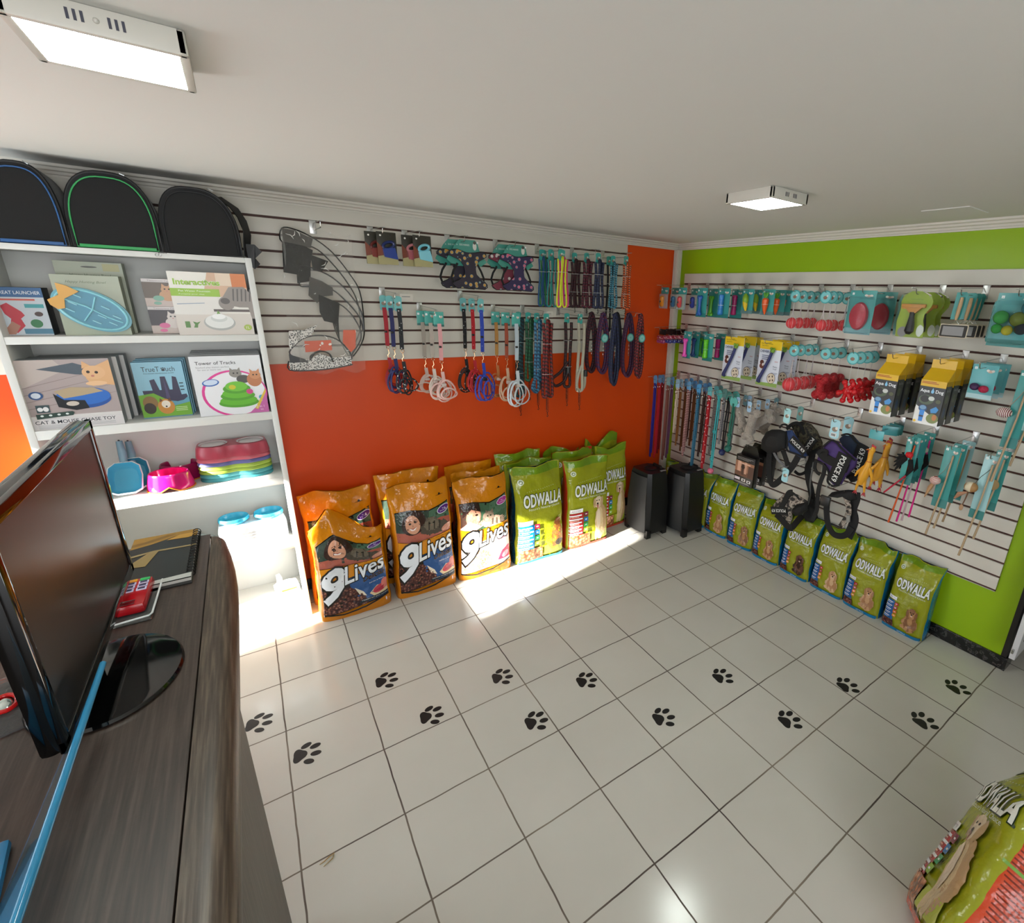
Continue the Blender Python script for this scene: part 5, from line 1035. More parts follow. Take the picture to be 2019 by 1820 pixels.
def mk_aqua(label):
    t = thing('water_bottle_box', label, 'boxed water bottle', (0, 0, 0), 0, 'yellow and black travel water bottle boxes'); w, h, z0 = .118, .225, -.085; D = .075
    b = B(); b.box((-w / 2, -D, z0 - h), (w / 2, 0, z0), M('26282a', .3), .001); b.obj('carton', t)
    b = B(); m = M('d8ac1c', .3); b.add([(-w / 2, -D, z0), (w / 2, -D, z0), (w / 2 - .003, -.002, -.028), (-w / 2 + .003, -.002, -.028), (-w / 2, 0, z0), (w / 2, 0, z0)], [(0, 1, 2, 3), (0, 3, 4), (1, 5, 2), (3, 2, 5, 4)], m); b.box((-w / 2 + .003, -.003, -.032), (w / 2 - .003, -.001, .014), m); b.obj('hang_tab_top', t)
    a = Art(); P = a.poly; P([(-.5, 0), (.5, 0), (.5, 1), (-.5, 1)], '2a2b2c'); P([(-.5, .86), (.5, .86), (.5, 1.0), (-.5, 1.0)], 'd8ac1c'); P(rc(-.46, .955, .1, .97), 'a03018'); P(rc(-.46, .925, .2, .94), 'a03018'); a.text('Aqua', -.27, .73, .075, 'f0f4f6', width=.36, off=.01); a.text('Dog', .30, .73, .075, 'f0f4f6', width=.30, off=.01); P(ell(.03, .755, .06, .04), '7fb8dc'); P([(-.02, .77), (.03, .84), (.08, .77)], '7fb8dc')
    P([(-.5, 0), (.5, 0), (.5, .12), (-.5, .42)], 'e4e4e2'); P(ell(-.15, .56, .3, .11), '4a5a42'); P(ell(-.2, .58, .18, .08), '1c1c1c'); P(ell(.05, .60, .12, .05), 'c8ccc8'); P(ell(.33, .55, .12, .055), '1c2418'); P(ell(.33, .55, .10, .045), '4a5030')
    P(ell(-.2, .36, .17, .08), '2a4f7c'); P(ell(-.2, .38, .13, .05), '6f9ac0'); P([(-.3, .32), (-.1, .32), (-.12, .06), (-.28, .06)], '2f86d8'); P(rc(-.29, .16, -.11, .20), '1c3050'); P([(.1, .36), (.3, .44), (.42, .38), (.35, .30), (.15, .28)], '3f90d0'); P(ell(.25, .16, .24, .11), '7a8448'); P(ell(.32, .19, .09, .07), 'c07840'); P(ell(-.42, .05, .06, .03), 'e8c030')
    b = B(); a.build(b, lambda x, y, l: (x * w, -D - .0006 - .00012 * l, z0 - h + y * h)); b.obj('printed_front', t, False)
    a = Art(); a.poly(rc(.1, .0, .9, .9), '3f4340'); a.poly(ell(.5, .6, .25, .1), '56604c'); a.poly(ell(.5, .3, .2, .12), '2f4a68'); a.text('Aqua Dog', .5, .78, .06, '9aa0a0', width=.6); a.poly(rc(0, .9, 1, 1), 'b08c18')
    b = B(); a.build(b, lambda x, y, l: (w / 2 + .0006 + .0001 * l, -D + x * D, z0 - h + y * h)); b.obj('printed_side', t, False); return t
t0 = mk_aqua('left front travel water bottle box with yellow top'); put(t0, 'B8', .24)
for key, d_, lb in (('B8', .15, 'left travel water bottle box standing second'), ('B8', .035, 'left travel water bottle box nearest the panel'), ('B9', .24, 'right front travel water bottle box with yellow top'), ('B9', .15, 'right travel water bottle box standing second'), ('B9', .035, 'right travel water bottle box nearest the panel')):
    put(dup(t0, (0, 0, 0), label=lb), key, d_)
def mk_two(label):
    t = thing('small_ball_card', label, 'pet toy', (0, 0, 0), 0, 'teal cards with two small knobbly balls'); card(t, .106, .165, '62aeb4', foot='a6c8cc')
    b = B(); b.ball((-.022, -.016, -.095), (.021, .015, .018), M('3c1c4c', .4, bump=(200, 1, .004))); b.obj('purple_ball', t); b = B(); b.ball((.018, -.018, -.102), (.022, .016, .018), M('b01c44', .4, bump=(200, 1, .004))); b.obj('red_ball', t); return t
row('B10', [(mk_two('front teal card with one purple and one red small ball'), .215), (mk_two('second teal ball card behind the front one'), .12), (mk_two('rear teal ball card nearest the panel'), .05)])
# cat wands
def wand(label, key, dist, L, hdr_h, w, kind, stickc='b39a78', side=0, lean=.02, z0=.0):
    t = thing('cat_wand', label, 'cat wand', (0, 0, 0), 0, 'cat wands hanging at the right end of the panel')
    card(t, w, hdr_h, TE if kind != 'pale' else '9cc8cc', foot=TE2)
    b = B(); b.tube([(.012, -.012, -.03), (.012 - lean * .3, -.014, -L * .4), (.0 - lean, -.014, -L)], [.0045, .004, .0055], M(stickc, .5), 8); b.obj('wand_stick', t)
    return put(t, key, dist, z0, side)
STR = M('c23a30', .5, wav=(60, ((0, 'ece4dc'), (.5, 'b04434'), (1, 'b04434')), 'Z', 0), interp='CONSTANT')
t = wand('cat wand with a red striped ball above, at the right picture edge', 'B11', .27, .52, .36, .062, 'a', z0=.0)
b = B(); b.ball((-.045, -.02, -.185), (.032, .03, .024), M('8c2a30', .5, wav=(45, ((0, 'ece4dc'), (.5, '7c2430'), (1, '7c2430')), 'X', 2), interp='CONSTANT')); b.obj('striped_ball', t); b = B(); b.tube([(.012, -.014, -.06), (-.01, -.016, -.11), (-.035, -.018, -.16)], .0015, M('8a7a66', .6), 5); b.obj('cord', t)
t = wand('plain wooden cat wand behind the striped ball wand', 'B11', .13, .46, .34, .06, 'pale', side=.02)
# rear wand of that hook
t = wand('wooden cat wand with a wicker striped ball and feather on teal card', 'C13', .275, .48, .33, .07, 'a')
b = B(); b.ball((-.035, -.025, -.175), (.026, .024, .022), STR); b.obj('striped_ball', t); b = B(); b.tube([(.012, -.014, -.05), (-.01, -.02, -.12), (-.03, -.022, -.15)], .0014, M('6a6a60', .6), 5); b.obj('cord', t)
b = B(); b.tube([(-.04, -.025, -.195), (-.05, -.025, -.22), (-.065, -.025, -.28)], [.008, .012, .002], M('b08a64', .8), 8); b.obj('feather', t)
t = wand('second wooden cat wand on the same hook as the wicker striped ball one', 'C13', .18, .47, .32, .06, 'a')
t = wand('thick wooden cat wand nearest the panel next to the striped ball wands', 'C13', .07, .46, .33, .06, 'pale', '9a7f5c')
t = wand('cat wand with a cream and brown felt ball and tassel', 'C14', .27, .53, .33, .062, 'pale')
b = B(); b.ball((-.045, -.025, -.16), (.03, .026, .026), M('b89a70', .6, wav=(6, ((0, 'd8ccb0'), (.5, 'a88050'), (1, 'a88050')), 'X', 0), interp='CONSTANT')); b.obj('felt_ball', t); b = B(); b.tube([(.01, -.014, -.05), (-.02, -.02, -.1), (-.035, -.022, -.14)], .0014, M('3a3a36', .6), 5); b.obj('cord', t)
b = B(); b.tube([(-.05, -.025, -.185), (-.055, -.025, -.23), (-.06, -.025, -.26)], [.004, .003, .003], M('6a4a34', .8), 6); b.ball((-.062, -.025, -.275), (.009, .004, .017), M('b08a68', .6)); b.tube([(-.055, -.025, -.19), (-.085, -.025, -.21), (-.1, -.025, -.24)], [.004, .012, .004], M('a87c60', .8), 8); b.obj('tassel', t)
t = wand('cat wand with a brown felt disc, nearest the panel at the end of the row', 'C14', .11, .48, .32, .06, 'a')
b = B(); b.ball((.0, -.022, -.165), (.024, .01, .028), M('a88a5c', .7)); b.obj('felt_disc', t)
# feather wands
BF = M('0d0b0c', .9)
for nm, key, d_, c, L, dx in (('orange stick feather wand with red tuft and black feathers', 'C12', .255, 'd0541c', .50, -.03), ('magenta stick feather wand leaning beside the orange one', 'C12', .20, 'd81f86', .50, -.01), ('pale lilac stick feather wand behind the magenta one', 'C12', .16, 'c8a8b4', .50, .0), ('hot pink stick feather wand with white and yellow feathers, rear', 'C12', .07, 'e01f8c', .50, .0)):
    t = wand(nm, key, d_, L, .27, .06, 'a', c, lean=-dx)
    if 'orange' in nm or 'hot' in nm:
        b = B()
        for j in range(5): a_ = -.5 + j * .28; b.tube([(.0, -.02, -.11), (-.03 * math.cos(a_), -.03, -.11 - .02 * math.sin(a_)), (-.065 * math.cos(a_), -.03, -.12 - .05 * math.sin(a_) - .01 * j)], [.004, .015, .003], BF, 7)
        b.tube([(.01, -.02, -.11), (.025, -.025, -.16), (.0, -.025, -.22)], [.012, .014, .003], BF, 7); b.obj('black_feathers', t)
        b = B(); b.ball((.0, -.022, -.085), (.02, .014, .018), M('c81c24' if 'orange' in nm else 'd8d4c4', .8, bump=(80, 1, .01))); b.obj('top_tuft', t)
t = thing('cat_wand', 'dark red stick wand angled down to the left below the chickens', 'cat wand', (0, 0, 0)); b = B(); b.tube([(.02, -.01, -.2), (-.07, -.01, -.33)], .0045, M('b41f3c', .4), 8); b.obj('wand_stick', t); card(t, .03, .24, TE, name='teal_card'); put(t, 'C12', .28, 0, -.01)

# rubber chickens
def mk_chick(label, ang=0):
    t = thing('rubber_chicken', label, 'pet toy', (0, 0, 0), 0, 'yellow rubber chickens'); Y = M('dfa02c', .3, bump=(70, .4, .004)); b = B(); b.box((-.04, -.001, -.045), (.04, .001, .008), M('4fa6ac', .25), .001); b.obj('header_card', t)
    b = B(); b.tube([(.008, -.02, -.085), (.006, -.022, -.1), (.0, -.02, -.125), (.0, -.02, -.165), (-.004, -.022, -.2), (-.012, -.024, -.25), (-.018, -.024, -.29), (-.022, -.022, -.32)], [.008, .017, .014, .0135, .019, .028, .024, .010], Y, 14)
    b.tube([(-.028, -.022, -.29), (-.04, -.022, -.335), (-.042, -.022, -.365)], [.013, .008, .005], Y, 8); b.tube([(-.004, -.022, -.29), (.004, -.022, -.33), (.008, -.022, -.36)], [.013, .008, .005], Y, 8)
    b.tube([(-.02, -.022, -.21), (-.05, -.022, -.25), (-.062, -.022, -.28)], [.010, .009, .004], Y, 8); b.tube([(.01, -.022, -.21), (.03, -.022, -.25), (.034, -.022, -.28)], [.010, .009, .004], Y, 8); b.obj('chicken_body', t)
    RK = M('b02a34', .4); b = B()
    for dx in (0, .009, .017): b.ball((dx, -.02, -.078 - dx * .4), (.005, .004, .009), RK, 8, 6)
    b.ball((-.012, -.026, -.118), (.004, .004, .01), RK, 8, 6); b.obj('comb', t); b = B(); b.tube([(-.01, -.03, -.1), (-.024, -.034, -.107)], [.006, .001], M('c86a24', .4), 7); b.obj('beak', t)
    b = B(); b.ball((-.004, -.037, -.093), .0035, M('f0f0e8', .3), 8, 6); b.ball((-.006, -.040, -.093), .0016, M('101010', .3), 6, 5); b.obj('eye', t)
    b = B(); b.tube([(.015 * math.cos(j / 10 * PI * 2), -.021 + .015 * math.sin(j / 10 * PI * 2), -.172) for j in range(10)], .0016, RK, 5, closed=True); b.obj('neck_band', t)
    for x in (-.042, .008):
        b = B()
        for dd in (-.012, 0, .012): b.tube([(x, -.022, -.36), (x + dd, -.026, -.383)], [.005, .002], RK, 6)
        b.obj('foot', t)
    return t
t0 = mk_chick('front yellow rubber chicken facing left, beside the purple vest'); put(t0, 'C11', .29)
for d_, lb, sd_, tl in ((.16, 'second yellow rubber chicken, turned toward the room', .01, .5), (.08, 'yellow rubber chicken nearest the panel', 0, -.3)): put(dup(t0, (0, 0, 0), label=lb), 'C11', d_, .01, sd_, tl)
for i in range(4): t = thing('header_card', ('lowest', 'second', 'third', 'uppermost')[i] + ' loose teal header card bunched at the back of the chicken hook', 'header card', (0, 0, 0), 0, 'bunched teal header cards'); b = B(); b.box((-.045, -.001, -.04), (.045, .001, .01), M(TE, .3), .001); b.obj('card_sheet', t); put(t, 'C11', .12 - .028 * i, .002 * i, 0, .5 - .35 * i)

# ------------------------------------------------------------------ leashes and rope toys in the corner
def mkc(ox, oy, s): return lambda x, y: (ox + s * x, oy + s * y)
K1 = mkc(1440, 800, .15385); C3 = mkc(460, 380, .21793)
def tag_poly(t, name, pts, m, dz=0, th=.0012, y=0, par=None):
    b = B(); b.prism([(x, z + dz) for x, z in pts], y - th, y + th, m); return b.obj(name, par or t)
def bonetag(t, col, w=.03, h=.075, y=0, lab=True):
    P = []
    for a_ in range(40):
        an = 2 * PI * a_ / 40; x = math.cos(an); z = math.sin(an); r = 1 + .0 * x; P.append((w * x * (.62 + .38 * z * z) * (1.0 + .25 * abs(z)), -h / 2 + .012 + h / 2 * math.copysign(abs(z) ** .8, z)))
    o = tag_poly(t, 'bone_tag', P, M(col, .3), y=y)
    if lab:
        a = Art(); a.poly(ell(0, -h / 2 + .01, w * .4, h * .12), '8a7a6c'); a.poly(ell(w * .25, -h / 2 + .018, w * .2, h * .08), 'e0dcd4'); b = B(); a.build(b, lambda x, yy, l: (x, y - .0016 - .0002 * l, yy)); b.obj('tag_print', o, False)
    return o
def octtag(t, col, w=.022, h=.075):
    return tag_poly(t, 'header_tag', [(-w, -.045), (-w * .5, -.062), (w * .5, -.062), (w, -.045), (w, .008), (w * .5, .018), (-w * .5, .018), (-w, .008)], M(col, .3))
def leash(label, key, dist, L, m, tagc='5f9fd0', w=.022, side=0, buckle=True, cat='leash', two=None, tilt=0):
    t = thing('leash', label, cat, (0, 0, 0), 0, 'flat leashes hanging in the corner of the right panel'); octtag(t, tagc)
    b = B(); b.ribbon([(0, -.004, -.05), (.002, -.006, -.2), (-.003, -.005, -L * .6), (-.004, -.004, -L)], w, .0035, m); b.ribbon([(.004, .004, -.05), (.004, .005, -.3), (.0, .004, -L + .04)], w, .003, two or m); b.obj('strap', t)
    if buckle: b = B(); b.tube([(.012 * math.cos(j / 12 * PI * 2), -.008, -.085 + .014 * math.sin(j / 12 * PI * 2)) for j in range(12)], .0022, CH, 6, closed=True); b.obj('ring', t)
    return put(t, key, dist, .015, side, tilt)
def pat(c, s, sc=60, th=.25): return M(c, .55, vor=(sc, ((0, s), (th, c), (1, c))), interp='CONSTANT')
def strp(c, s, sc=22): return M(c, .55, wav=(sc, ((0, c), (.5, s), (1, s)), 'Z', 1.0), interp='CONSTANT')
BR1, BR2 = M('6b3f1f', .55), M('4a2a20', .55)
leash('royal blue leash with blue tag, front one in the corner against the orange wall', 'C0', .275, .72, M('1f2a8c', .5), two=M('28309c', .5))
leash('bright red leash directly behind the royal blue one', 'C0', .225, .74, M('c42a38', .5))
leash('dark red leash behind the bright red one in the corner', 'C0', .19, .70, M('7c1c20', .5))
leash('brown and mauve leash in front of the corner post', 'C1', .235, .72, M('7a4a40', .5), '7fb0b4', .026)
leash('mauve purple leash beside the corner post', 'C1', .19, .71, M('6f4a6c', .5), '5f9fd0')
leash('white-backed tan leash, short, with light blue tag', 'C2', .24, .44, M('c9b8a4', .5), '8fb8d0', .014)
leash('tan leather leash on the third corner hook', 'C2', .20, .56, M('8a5a2c', .45), '8fb8d0', .016)
leash('mid brown leather leash beside the tan leather one', 'C2', .14, .62, BR1, '5f9fd0', .018)
leash('dark brown leash behind the tan leather leashes', 'C2', .08, .54, BR2, '5f9fd0', .02)
leash('pink and dark striped leash with light blue tag', 'C3', .22, .62, strp('5a3436', 'c79a94'), '5fa0cc', .024)
leash('chestnut brown leash behind the striped one', 'C3', .15, .54, BR1, '4f90c4', .02)
leash('dark chocolate leash, rear of the striped leash hook', 'C3', .09, .52, BR2, '4f90c4', .02)
leash('blue and black patterned leash, longest of the blue tagged ones', 'C4', .23, .70, strp('14283a', '3f8cb0', 40), '4fa0d4', .022)
leash('grey-brown spotted leash behind the blue patterned one', 'C4', .16, .60, pat('4a3430', '8a6a64'), '4f90c4', .02)
leash('navy leash behind the grey-brown spotted one', 'C4', .11, .58, M('1a2034', .5), '4f90c4', .02)
leash('red and white dotted leash with bone tag', 'C5', .24, .65, pat('a81822', 'e8d8d8', 46, .22), '5fb0b8', .024)
leash('black and white zebra striped leash', 'C5', .17, .55, strp('141414', 'b8b0ac', 30), '5fb0b8', .022)
leash('thin red leash behind the zebra striped one', 'C5', .12, .55, M('a03040', .5), '5f9fa0', .012)
leash('black and white checked leash with dark tag', 'C6', .20, .42, strp('17171a', '9a9aa0', 40), '4f7f7c', .02)
def ropetoy(label, key, dist, segs, rc_, bc, bz, tagged=True, knot=None, br=.026, side=0):
    t = thing('rope_toy', label, 'pet toy', (0, 0, 0), 0, 'rope toys with balls'); 
    if tagged: b = B(); b.prism(ell(0, -.028, .036, .036, 24), -.0012, .0012, M('5fb4ac', .25)); d_ = b.obj('round_tag', t)
    b = B(); m = M(rc_, .7, bump=(160, .8, .003)); b.tube([(0, -.004, -.04), (.002, -.006, -.12), (-.006, -.006, bz * .55), (-.004, -.006, bz)], .006, m, 8); b.tube([(.006, .004, -.04), (.012, .004, -.15), (.006, .004, bz * .6), (.002, .002, bz)], .0055, m, 8); b.obj('rope', t)
    for kz in (knot or ()): b = B(); b.ball((-.003, -.004, kz), (.016, .014, .017), m, 12, 8, .15, 3); b.tube([(-.016, -.004, kz + .008), (-.004, -.018, kz), (.012, -.006, kz - .008)], .007, m, 7); b.obj('knot', t)
    b = B(); b.ball((-.002, -.004, bz - br * .8), br, M(bc, .45, bump=(70, .9, .006)), 16, 12, .05, 4); b.obj('ball', t); return put(t, key, dist, 0, side)
ropetoy('teal rope toy with two knots and a pink ball', 'C5', .165, 0, '3fb0b4', 'e0708c', -.64, knot=(-.33, -.56), side=.03)
ropetoy('black rope toy ending in a navy ball', 'C6', .15, 0, '17181f', '1c2a5c', -.46, side=.0)
ropetoy('grey rope toy with loose knots, behind the navy ball one', 'C6', .09, 0, '5f6464', '4a5054', -.42, knot=(-.16, -.36), side=.02, br=.018)
ropetoy('dark green rope toy with green ball, left of the grey plush bones', 'C7', .29, 0, '1f6a58', '256c5e', -.36, knot=(-.28,), side=-.0)
# plush bones
def plush(label, key, dist, ang, L=.2, side=0, dz=-.08, tilt=0):
    t = thing('plush_bone', label, 'plush toy', (0, 0, 0), 0, 'grey plush bones'); bonetag(t, '9cc0dc', .026, .075, y=-.04)
    b = B(); b.T = Matrix.Translation((0.0, 0, dz - .07)) @ Matrix.Rotation(ang, 4, 'Y'); m = M('9a9086', .95, bump=(90, 1, .008), sheen=.5); r = .034
    b.tube([(0, 0, L / 2 - .01), (0, 0, L / 4), (0, 0, 0), (0, 0, -L / 4), (0, 0, -L / 2 + .01)], [r * 1.05, r * .92, r * .86, r * .92, r * 1.05], m, 14)
    for s in (-1, 1):
        for q_ in (-1, 1): b.ball((q_ * r * .72, 0, s * L / 2), (r * .86, r * .8, r * .9), m, 12, 9)
    b.obj('plush_body', t); return put(t, key, dist, 0, side, tilt)
plush('grey plush bone hanging slanted, leftmost, with light blue bone tag', 'C7', .24, -.5, .2, .03, -.06)
plush('grey plush bone behind the slanted leftmost one', 'C7', .11, -.5, .2, .03, -.05)
plush('grey plush bone with pale blue bone tag, the nearest and lowest', 'C8', .29, .15, .19, 0, -.09)
plush('grey plush bone leaning right behind the nearest one', 'C8', .19, .9, .19, 0, -.08)
plush('grey plush bone against the panel behind the other bones', 'C8', .09, .5, .19, .0, -.07)
for i, (k_, d_, lb) in enumerate((('C7', .16, 'pale blue bone-shaped tag loose on the left plush bone hook'), ('C8', .03, 'grey-blue bone-shaped tag nearest the panel above the plush bones'))):
    t = thing('bone_tag_card', lb, 'hang tag', (0, 0, 0), 0, 'loose bone-shaped tags'); bonetag(t, '6f98a4', .026, .08); put(t, k_, d_)

# ------------------------------------------------------------------ working dog vests
def loc2(pts, crop, x, key, dist):
    """photo outline -> local x/z on the vertical plane x = const (right wall items)"""
    pos, z = HP[key]; out = []
    for p in pts:
        q_ = on(*crop(*p), 0, x); out.append((pos - q_.y, q_.z - (z - .05)))
    return out
VB = M('0a0a0c', .75, bump=(200, .3, .001)); NV = M('16263f', .7, bump=(200, .3, .001)); PU = M('46306e', .7, bump=(200, .3, .001)); BL2 = M('1c3360', .7); RF = M('c9ccc9', .4)
CAMO = M('3a352a', .8, noi=(40, ((.40, '14120f'), (.46, '3c3424'), (.55, '4c4a38'), (.62, '1d1a15'))), interp='CONSTANT'); CAMO2 = M('8a8076', .8, noi=(38, ((.38, '2c2826'), (.46, '8a7f74'), (.56, 'b8aca0'), (.62, '5a5048'))), interp='CONSTANT')
def panel(t, name, pts, key, x, m, th=.010, y=0.0, dome=0):
    P = loc2(pts, K1, x, key, 0); n = len(P); cx = sum(p[0] for p in P) / n; cz = sum(p[1] for p in P) / n
    b = B(); vs = []; R = [(1, th), (1.0, 0), (.97, -th * .6), (.8, -th - dome * .5), (.45, -th - dome)]
    for k, yy in R: vs += [(cx + (p[0] - cx) * k, y + yy, cz + (p[1] - cz) * k) for p in P]
    fs = [tuple(range(n))] + [(i * n + j, i * n + (j + 1) % n, i * n + n + (j + 1) % n, i * n + n + j) for i in range(4) for j in range(n)] + [tuple(4 * n + j for j in range(n))[::-1]]
    b.add(vs, fs, m); return b.obj(name, t)
def strap(t, name, pts, key, x, w, m, y=0.0, th=.003, amp=.0):
    P = loc2(pts, K1, x, key, 0); Q = []
    for i in range(len(P) - 1):
        p0 = P[max(0, i - 1)]; p1 = P[i]; p2 = P[i + 1]; p3 = P[min(len(P) - 1, i + 2)]
        for s in range(5):
            k = s / 5; Q.append(tuple(.5 * (2 * p1[c] + (p2[c] - p0[c]) * k + (2 * p0[c] - 5 * p1[c] + 4 * p2[c] - p3[c]) * k * k + (3 * p1[c] - p0[c] - 3 * p2[c] + p3[c]) * k ** 3) for c in (0, 1)))
    Q.append(P[-1]); b = B(); vs = []; fs = []; K = len(Q)
    for i, q_ in enumerate(Q):
        a_ = Q[max(0, i - 1)]; c_ = Q[min(K - 1, i + 1)]; dx, dz = c_[0] - a_[0], c_[1] - a_[1]; L = math.hypot(dx, dz) or 1; nx, nz = -dz / L * w / 2, dx / L * w / 2; yo = y + amp * math.sin(i / K * PI)
        for s, tt in ((-1, -th), (1, -th), (1, th), (-1, th)): vs.append((q_[0] + s * nx, yo + tt, q_[1] + s * nz))
    for i in range(K - 1):
        for j in range(4): fs.append((i * 4 + j, i * 4 + (j + 1) % 4, i * 4 + 4 + (j + 1) % 4, i * 4 + 4 + j))
    fs += [(3, 2, 1, 0), tuple((K - 1) * 4 + j for j in range(4))]; b.add(vs, fs, m); return b.obj(name, t)
def police(t, p0, p1, key, x, h, y, txt='POLICE K9'):
    """white reflective lettering reading from photo point p0 to p1, on a black patch"""
    (x0, z0), (x1, z1) = loc2([p0, p1], K1, x, key, 0); L = math.hypot(x1 - x0, z1 - z0); an = math.atan2(z1 - z0, x1 - x0)
    c, s = math.cos(an), math.sin(an); cx, cz = (x0 + x1) / 2, (z0 + z1) / 2
    b = B(); hw, hh = L / 2 * 1.14, h * .95; q_ = [(-hw, -hh), (hw, -hh), (hw, hh), (-hw, hh)]; b.prism([(cx + a * c - d * s, cz + a * s + d * c) for a, d in q_], y, y + .006, VB); pt = b.obj('name_patch', t)
    a = Art(); a.text(txt, 0, -h * .36, h * .75, 'e2e4e0', width=L, off=.018); b = B(); a.build(b, lambda px_, py_, l: (cx + px_ * c - py_ * s, y - .0012, cz + px_ * s + py_ * c)); b.obj('reflective_lettering', pt, False)
# blue / camouflage pair on C9
x = -.24
t = thing('dog_vest', 'black dog vest with blue trim and POLICE K9 strip, under pale bone tag', 'dog harness', (0, 0, 0), 0, 'working dog vests'); put(t, 'C9', .225)
bonetag(t, 'a9dce0', .036, .10, y=-.05)
panel(t, 'chest_pad', [(430, 540), (440, 430), (500, 330), (560, 300), (660, 300), (750, 330), (745, 430), (740, 540), (640, 590), (520, 600)], 'C9', x, VB, .012, -.03, .02)
panel(t, 'blue_panel', [(720, 320), (800, 310), (860, 400), (930, 520), (1000, 640), (930, 670), (780, 590), (740, 470)], 'C9', x, BL2, .006, -.01, .008)
strap(t, 'edge_band', [(735, 325), (760, 440), (750, 560), (860, 610), (990, 660)], 'C9', x, .012, VB, -.02)
police(t, (825, 425), (985, 580), 'C9', x, .030, -.034, 'POLICE K9')
strap(t, 'girth_strap', [(515, 590), (510, 760), (520, 940), (560, 1010), (640, 960), (740, 860), (830, 740), (900, 610)], 'C9', x, .042, VB, -.01)
strap(t, 'grey_strap', [(560, 600), (620, 700), (735, 795)], 'C9', x, .018, M('6a6a6c', .6), .0); strap(t, 'inner_strap', [(680, 570), (715, 670), (745, 770)], 'C9', x, .034, VB, -.004)
strap(t, 'handle', [(655, 280), (690, 240), (740, 240), (780, 290)], 'C9', x, .012, VB, -.02)
x = -.12
t = thing('dog_vest', 'dark camouflage dog vest with POLICE strip, behind the blue trimmed one', 'dog harness', (0, 0, 0), 0, 'working dog vests'); put(t, 'C9', .11)
bonetag(t, '6fa6a4', .032, .10, y=-.02)
panel(t, 'camouflage_panel', [(790, 260), (860, 210), (940, 200), (1040, 240), (1110, 320), (1180, 470), (1175, 540), (1100, 590), (1010, 620), (930, 500), (860, 400)], 'C9', x, CAMO, .010, -.0, .02)
strap(t, 'black_band', [(760, 290), (830, 230), (900, 215), (950, 260), (990, 360)], 'C9', x, .022, VB, -.03); strap(t, 'lower_band', [(1010, 610), (1100, 590), (1180, 540)], 'C9', x, .03, VB, -.02)
police(t, (1110, 410), (1005, 560), 'C9', x, .030, -.036, 'POLICE')
strap(t, 'hanging_strap', [(1060, 600), (1040, 700), (1000, 800), (1010, 950), (1040, 1080), (1060, 1240), (1050, 1380)], 'C9', x, .045, VB, .0)
strap(t, 'side_strap', [(820, 840), (880, 880), (960, 850), (1020, 760), (1070, 640)], 'C9', x, .02, VB, .01)
strap(t, 'reflective_edge', [(1085, 720), (1060, 860), (1040, 1000), (1045, 1130), (1010, 1260), (940, 1390)], 'C9', x, .010, M('5c5e5c', .5), -.01)
strap(t, 'lower_loop', [(1050, 1180), (1010, 1330), (900, 1440), (800, 1560)], 'C9', x, .04, VB, -.005); panel(t, 'buckle_pad', [(990, 1240), (1090, 1310), (1120, 1430), (1060, 1500), (970, 1470), (940, 1390)], 'C9', x, VB, .01, 0, .01)
# purple / navy pair on C10
x = -.255
t = thing('dog_vest', 'purple and black dog vest with large POLICE K9 strip', 'dog harness', (0, 0, 0), 0, 'working dog vests'); put(t, 'C10', .24)
bonetag(t, 'a9d8e4', .045, .12, y=-.03); b = B(); b.box((-.018, -.0345, -.095), (.018, -.033, -.072), M('e8eaea', .4)); b.obj('barcode_sticker', t); b = B(); [b.box((-.014 + i * .0045, -.0352, -.091), (-.0115 + i * .0045, -.0344, -.077), M('303030', .4)) for i in range(6)]; b.obj('barcode_bars', t)
panel(t, 'purple_panel', [(1165, 600), (1200, 530), (1240, 480), (1310, 445), (1370, 460), (1430, 520), (1560, 640), (1620, 690), (1610, 780), (1480, 900), (1420, 1010), (1330, 1020), (1270, 960), (1280, 850), (1220, 740), (1115, 690), (1130, 640)], 'C10', x, PU, .010, -.0, .012)
strap(t, 'black_saddle', [(1170, 560), (1230, 640), (1320, 700), (1420, 740), (1540, 800)], 'C10', x, .055, VB, -.026); strap(t, 'edge_binding', [(1200, 530), (1310, 440), (1380, 460), (1440, 530), (1560, 640), (1625, 695)], 'C10', x, .010, VB, -.02)
strap(t, 'lower_binding', [(1115, 695), (1220, 750), (1285, 850), (1270, 960), (1330, 1020), (1400, 1010)], 'C10', x, .012, VB, -.02)
strap(t, 'grab_handle', [(1190, 590), (1230, 555), (1290, 570), (1280, 620)], 'C10', x, .018, VB, -.045); police(t, (1500, 640), (1360, 950), 'C10', x, .046, -.034)
strap(t, 'belly_strap', [(1210, 740), (1200, 860), (1150, 1000), (1120, 1150), (1110, 1330), (1050, 1480)], 'C10', x, .026, VB, .0); strap(t, 'neck_strap', [(1100, 700), (1085, 790), (1110, 850), (1150, 880)], 'C10', x, .02, VB, .0)
x = -.12
t = thing('dog_vest', 'navy dog vest with POLICE K9 strip behind the purple one', 'dog harness', (0, 0, 0), 0, 'working dog vests'); put(t, 'C10', .10)
bonetag(t, '9cd0dc', .045, .12, y=-.02)
panel(t, 'navy_panel', [(1390, 430), (1440, 380), (1500, 362), (1560, 380), (1640, 470), (1720, 510), (1785, 545), (1770, 680), (1690, 920), (1590, 975), (1480, 930), (1540, 800), (1480, 600)], 'C10', x, NV, .010, .0, .012)
strap(t, 'edge_binding', [(1440, 375), (1510, 358), (1570, 380), (1640, 470), (1790, 545), (1765, 700), (1690, 930)], 'C10', x, .011, VB, -.02); police(t, (1618, 850), (1735, 545), 'C10', x, .046, -.034); panel(t, 'lower_pad', [(1500, 900), (1590, 850), (1640, 900), (1600, 975), (1560, 980)], 'C10', x, VB, .01, -.01, .01)
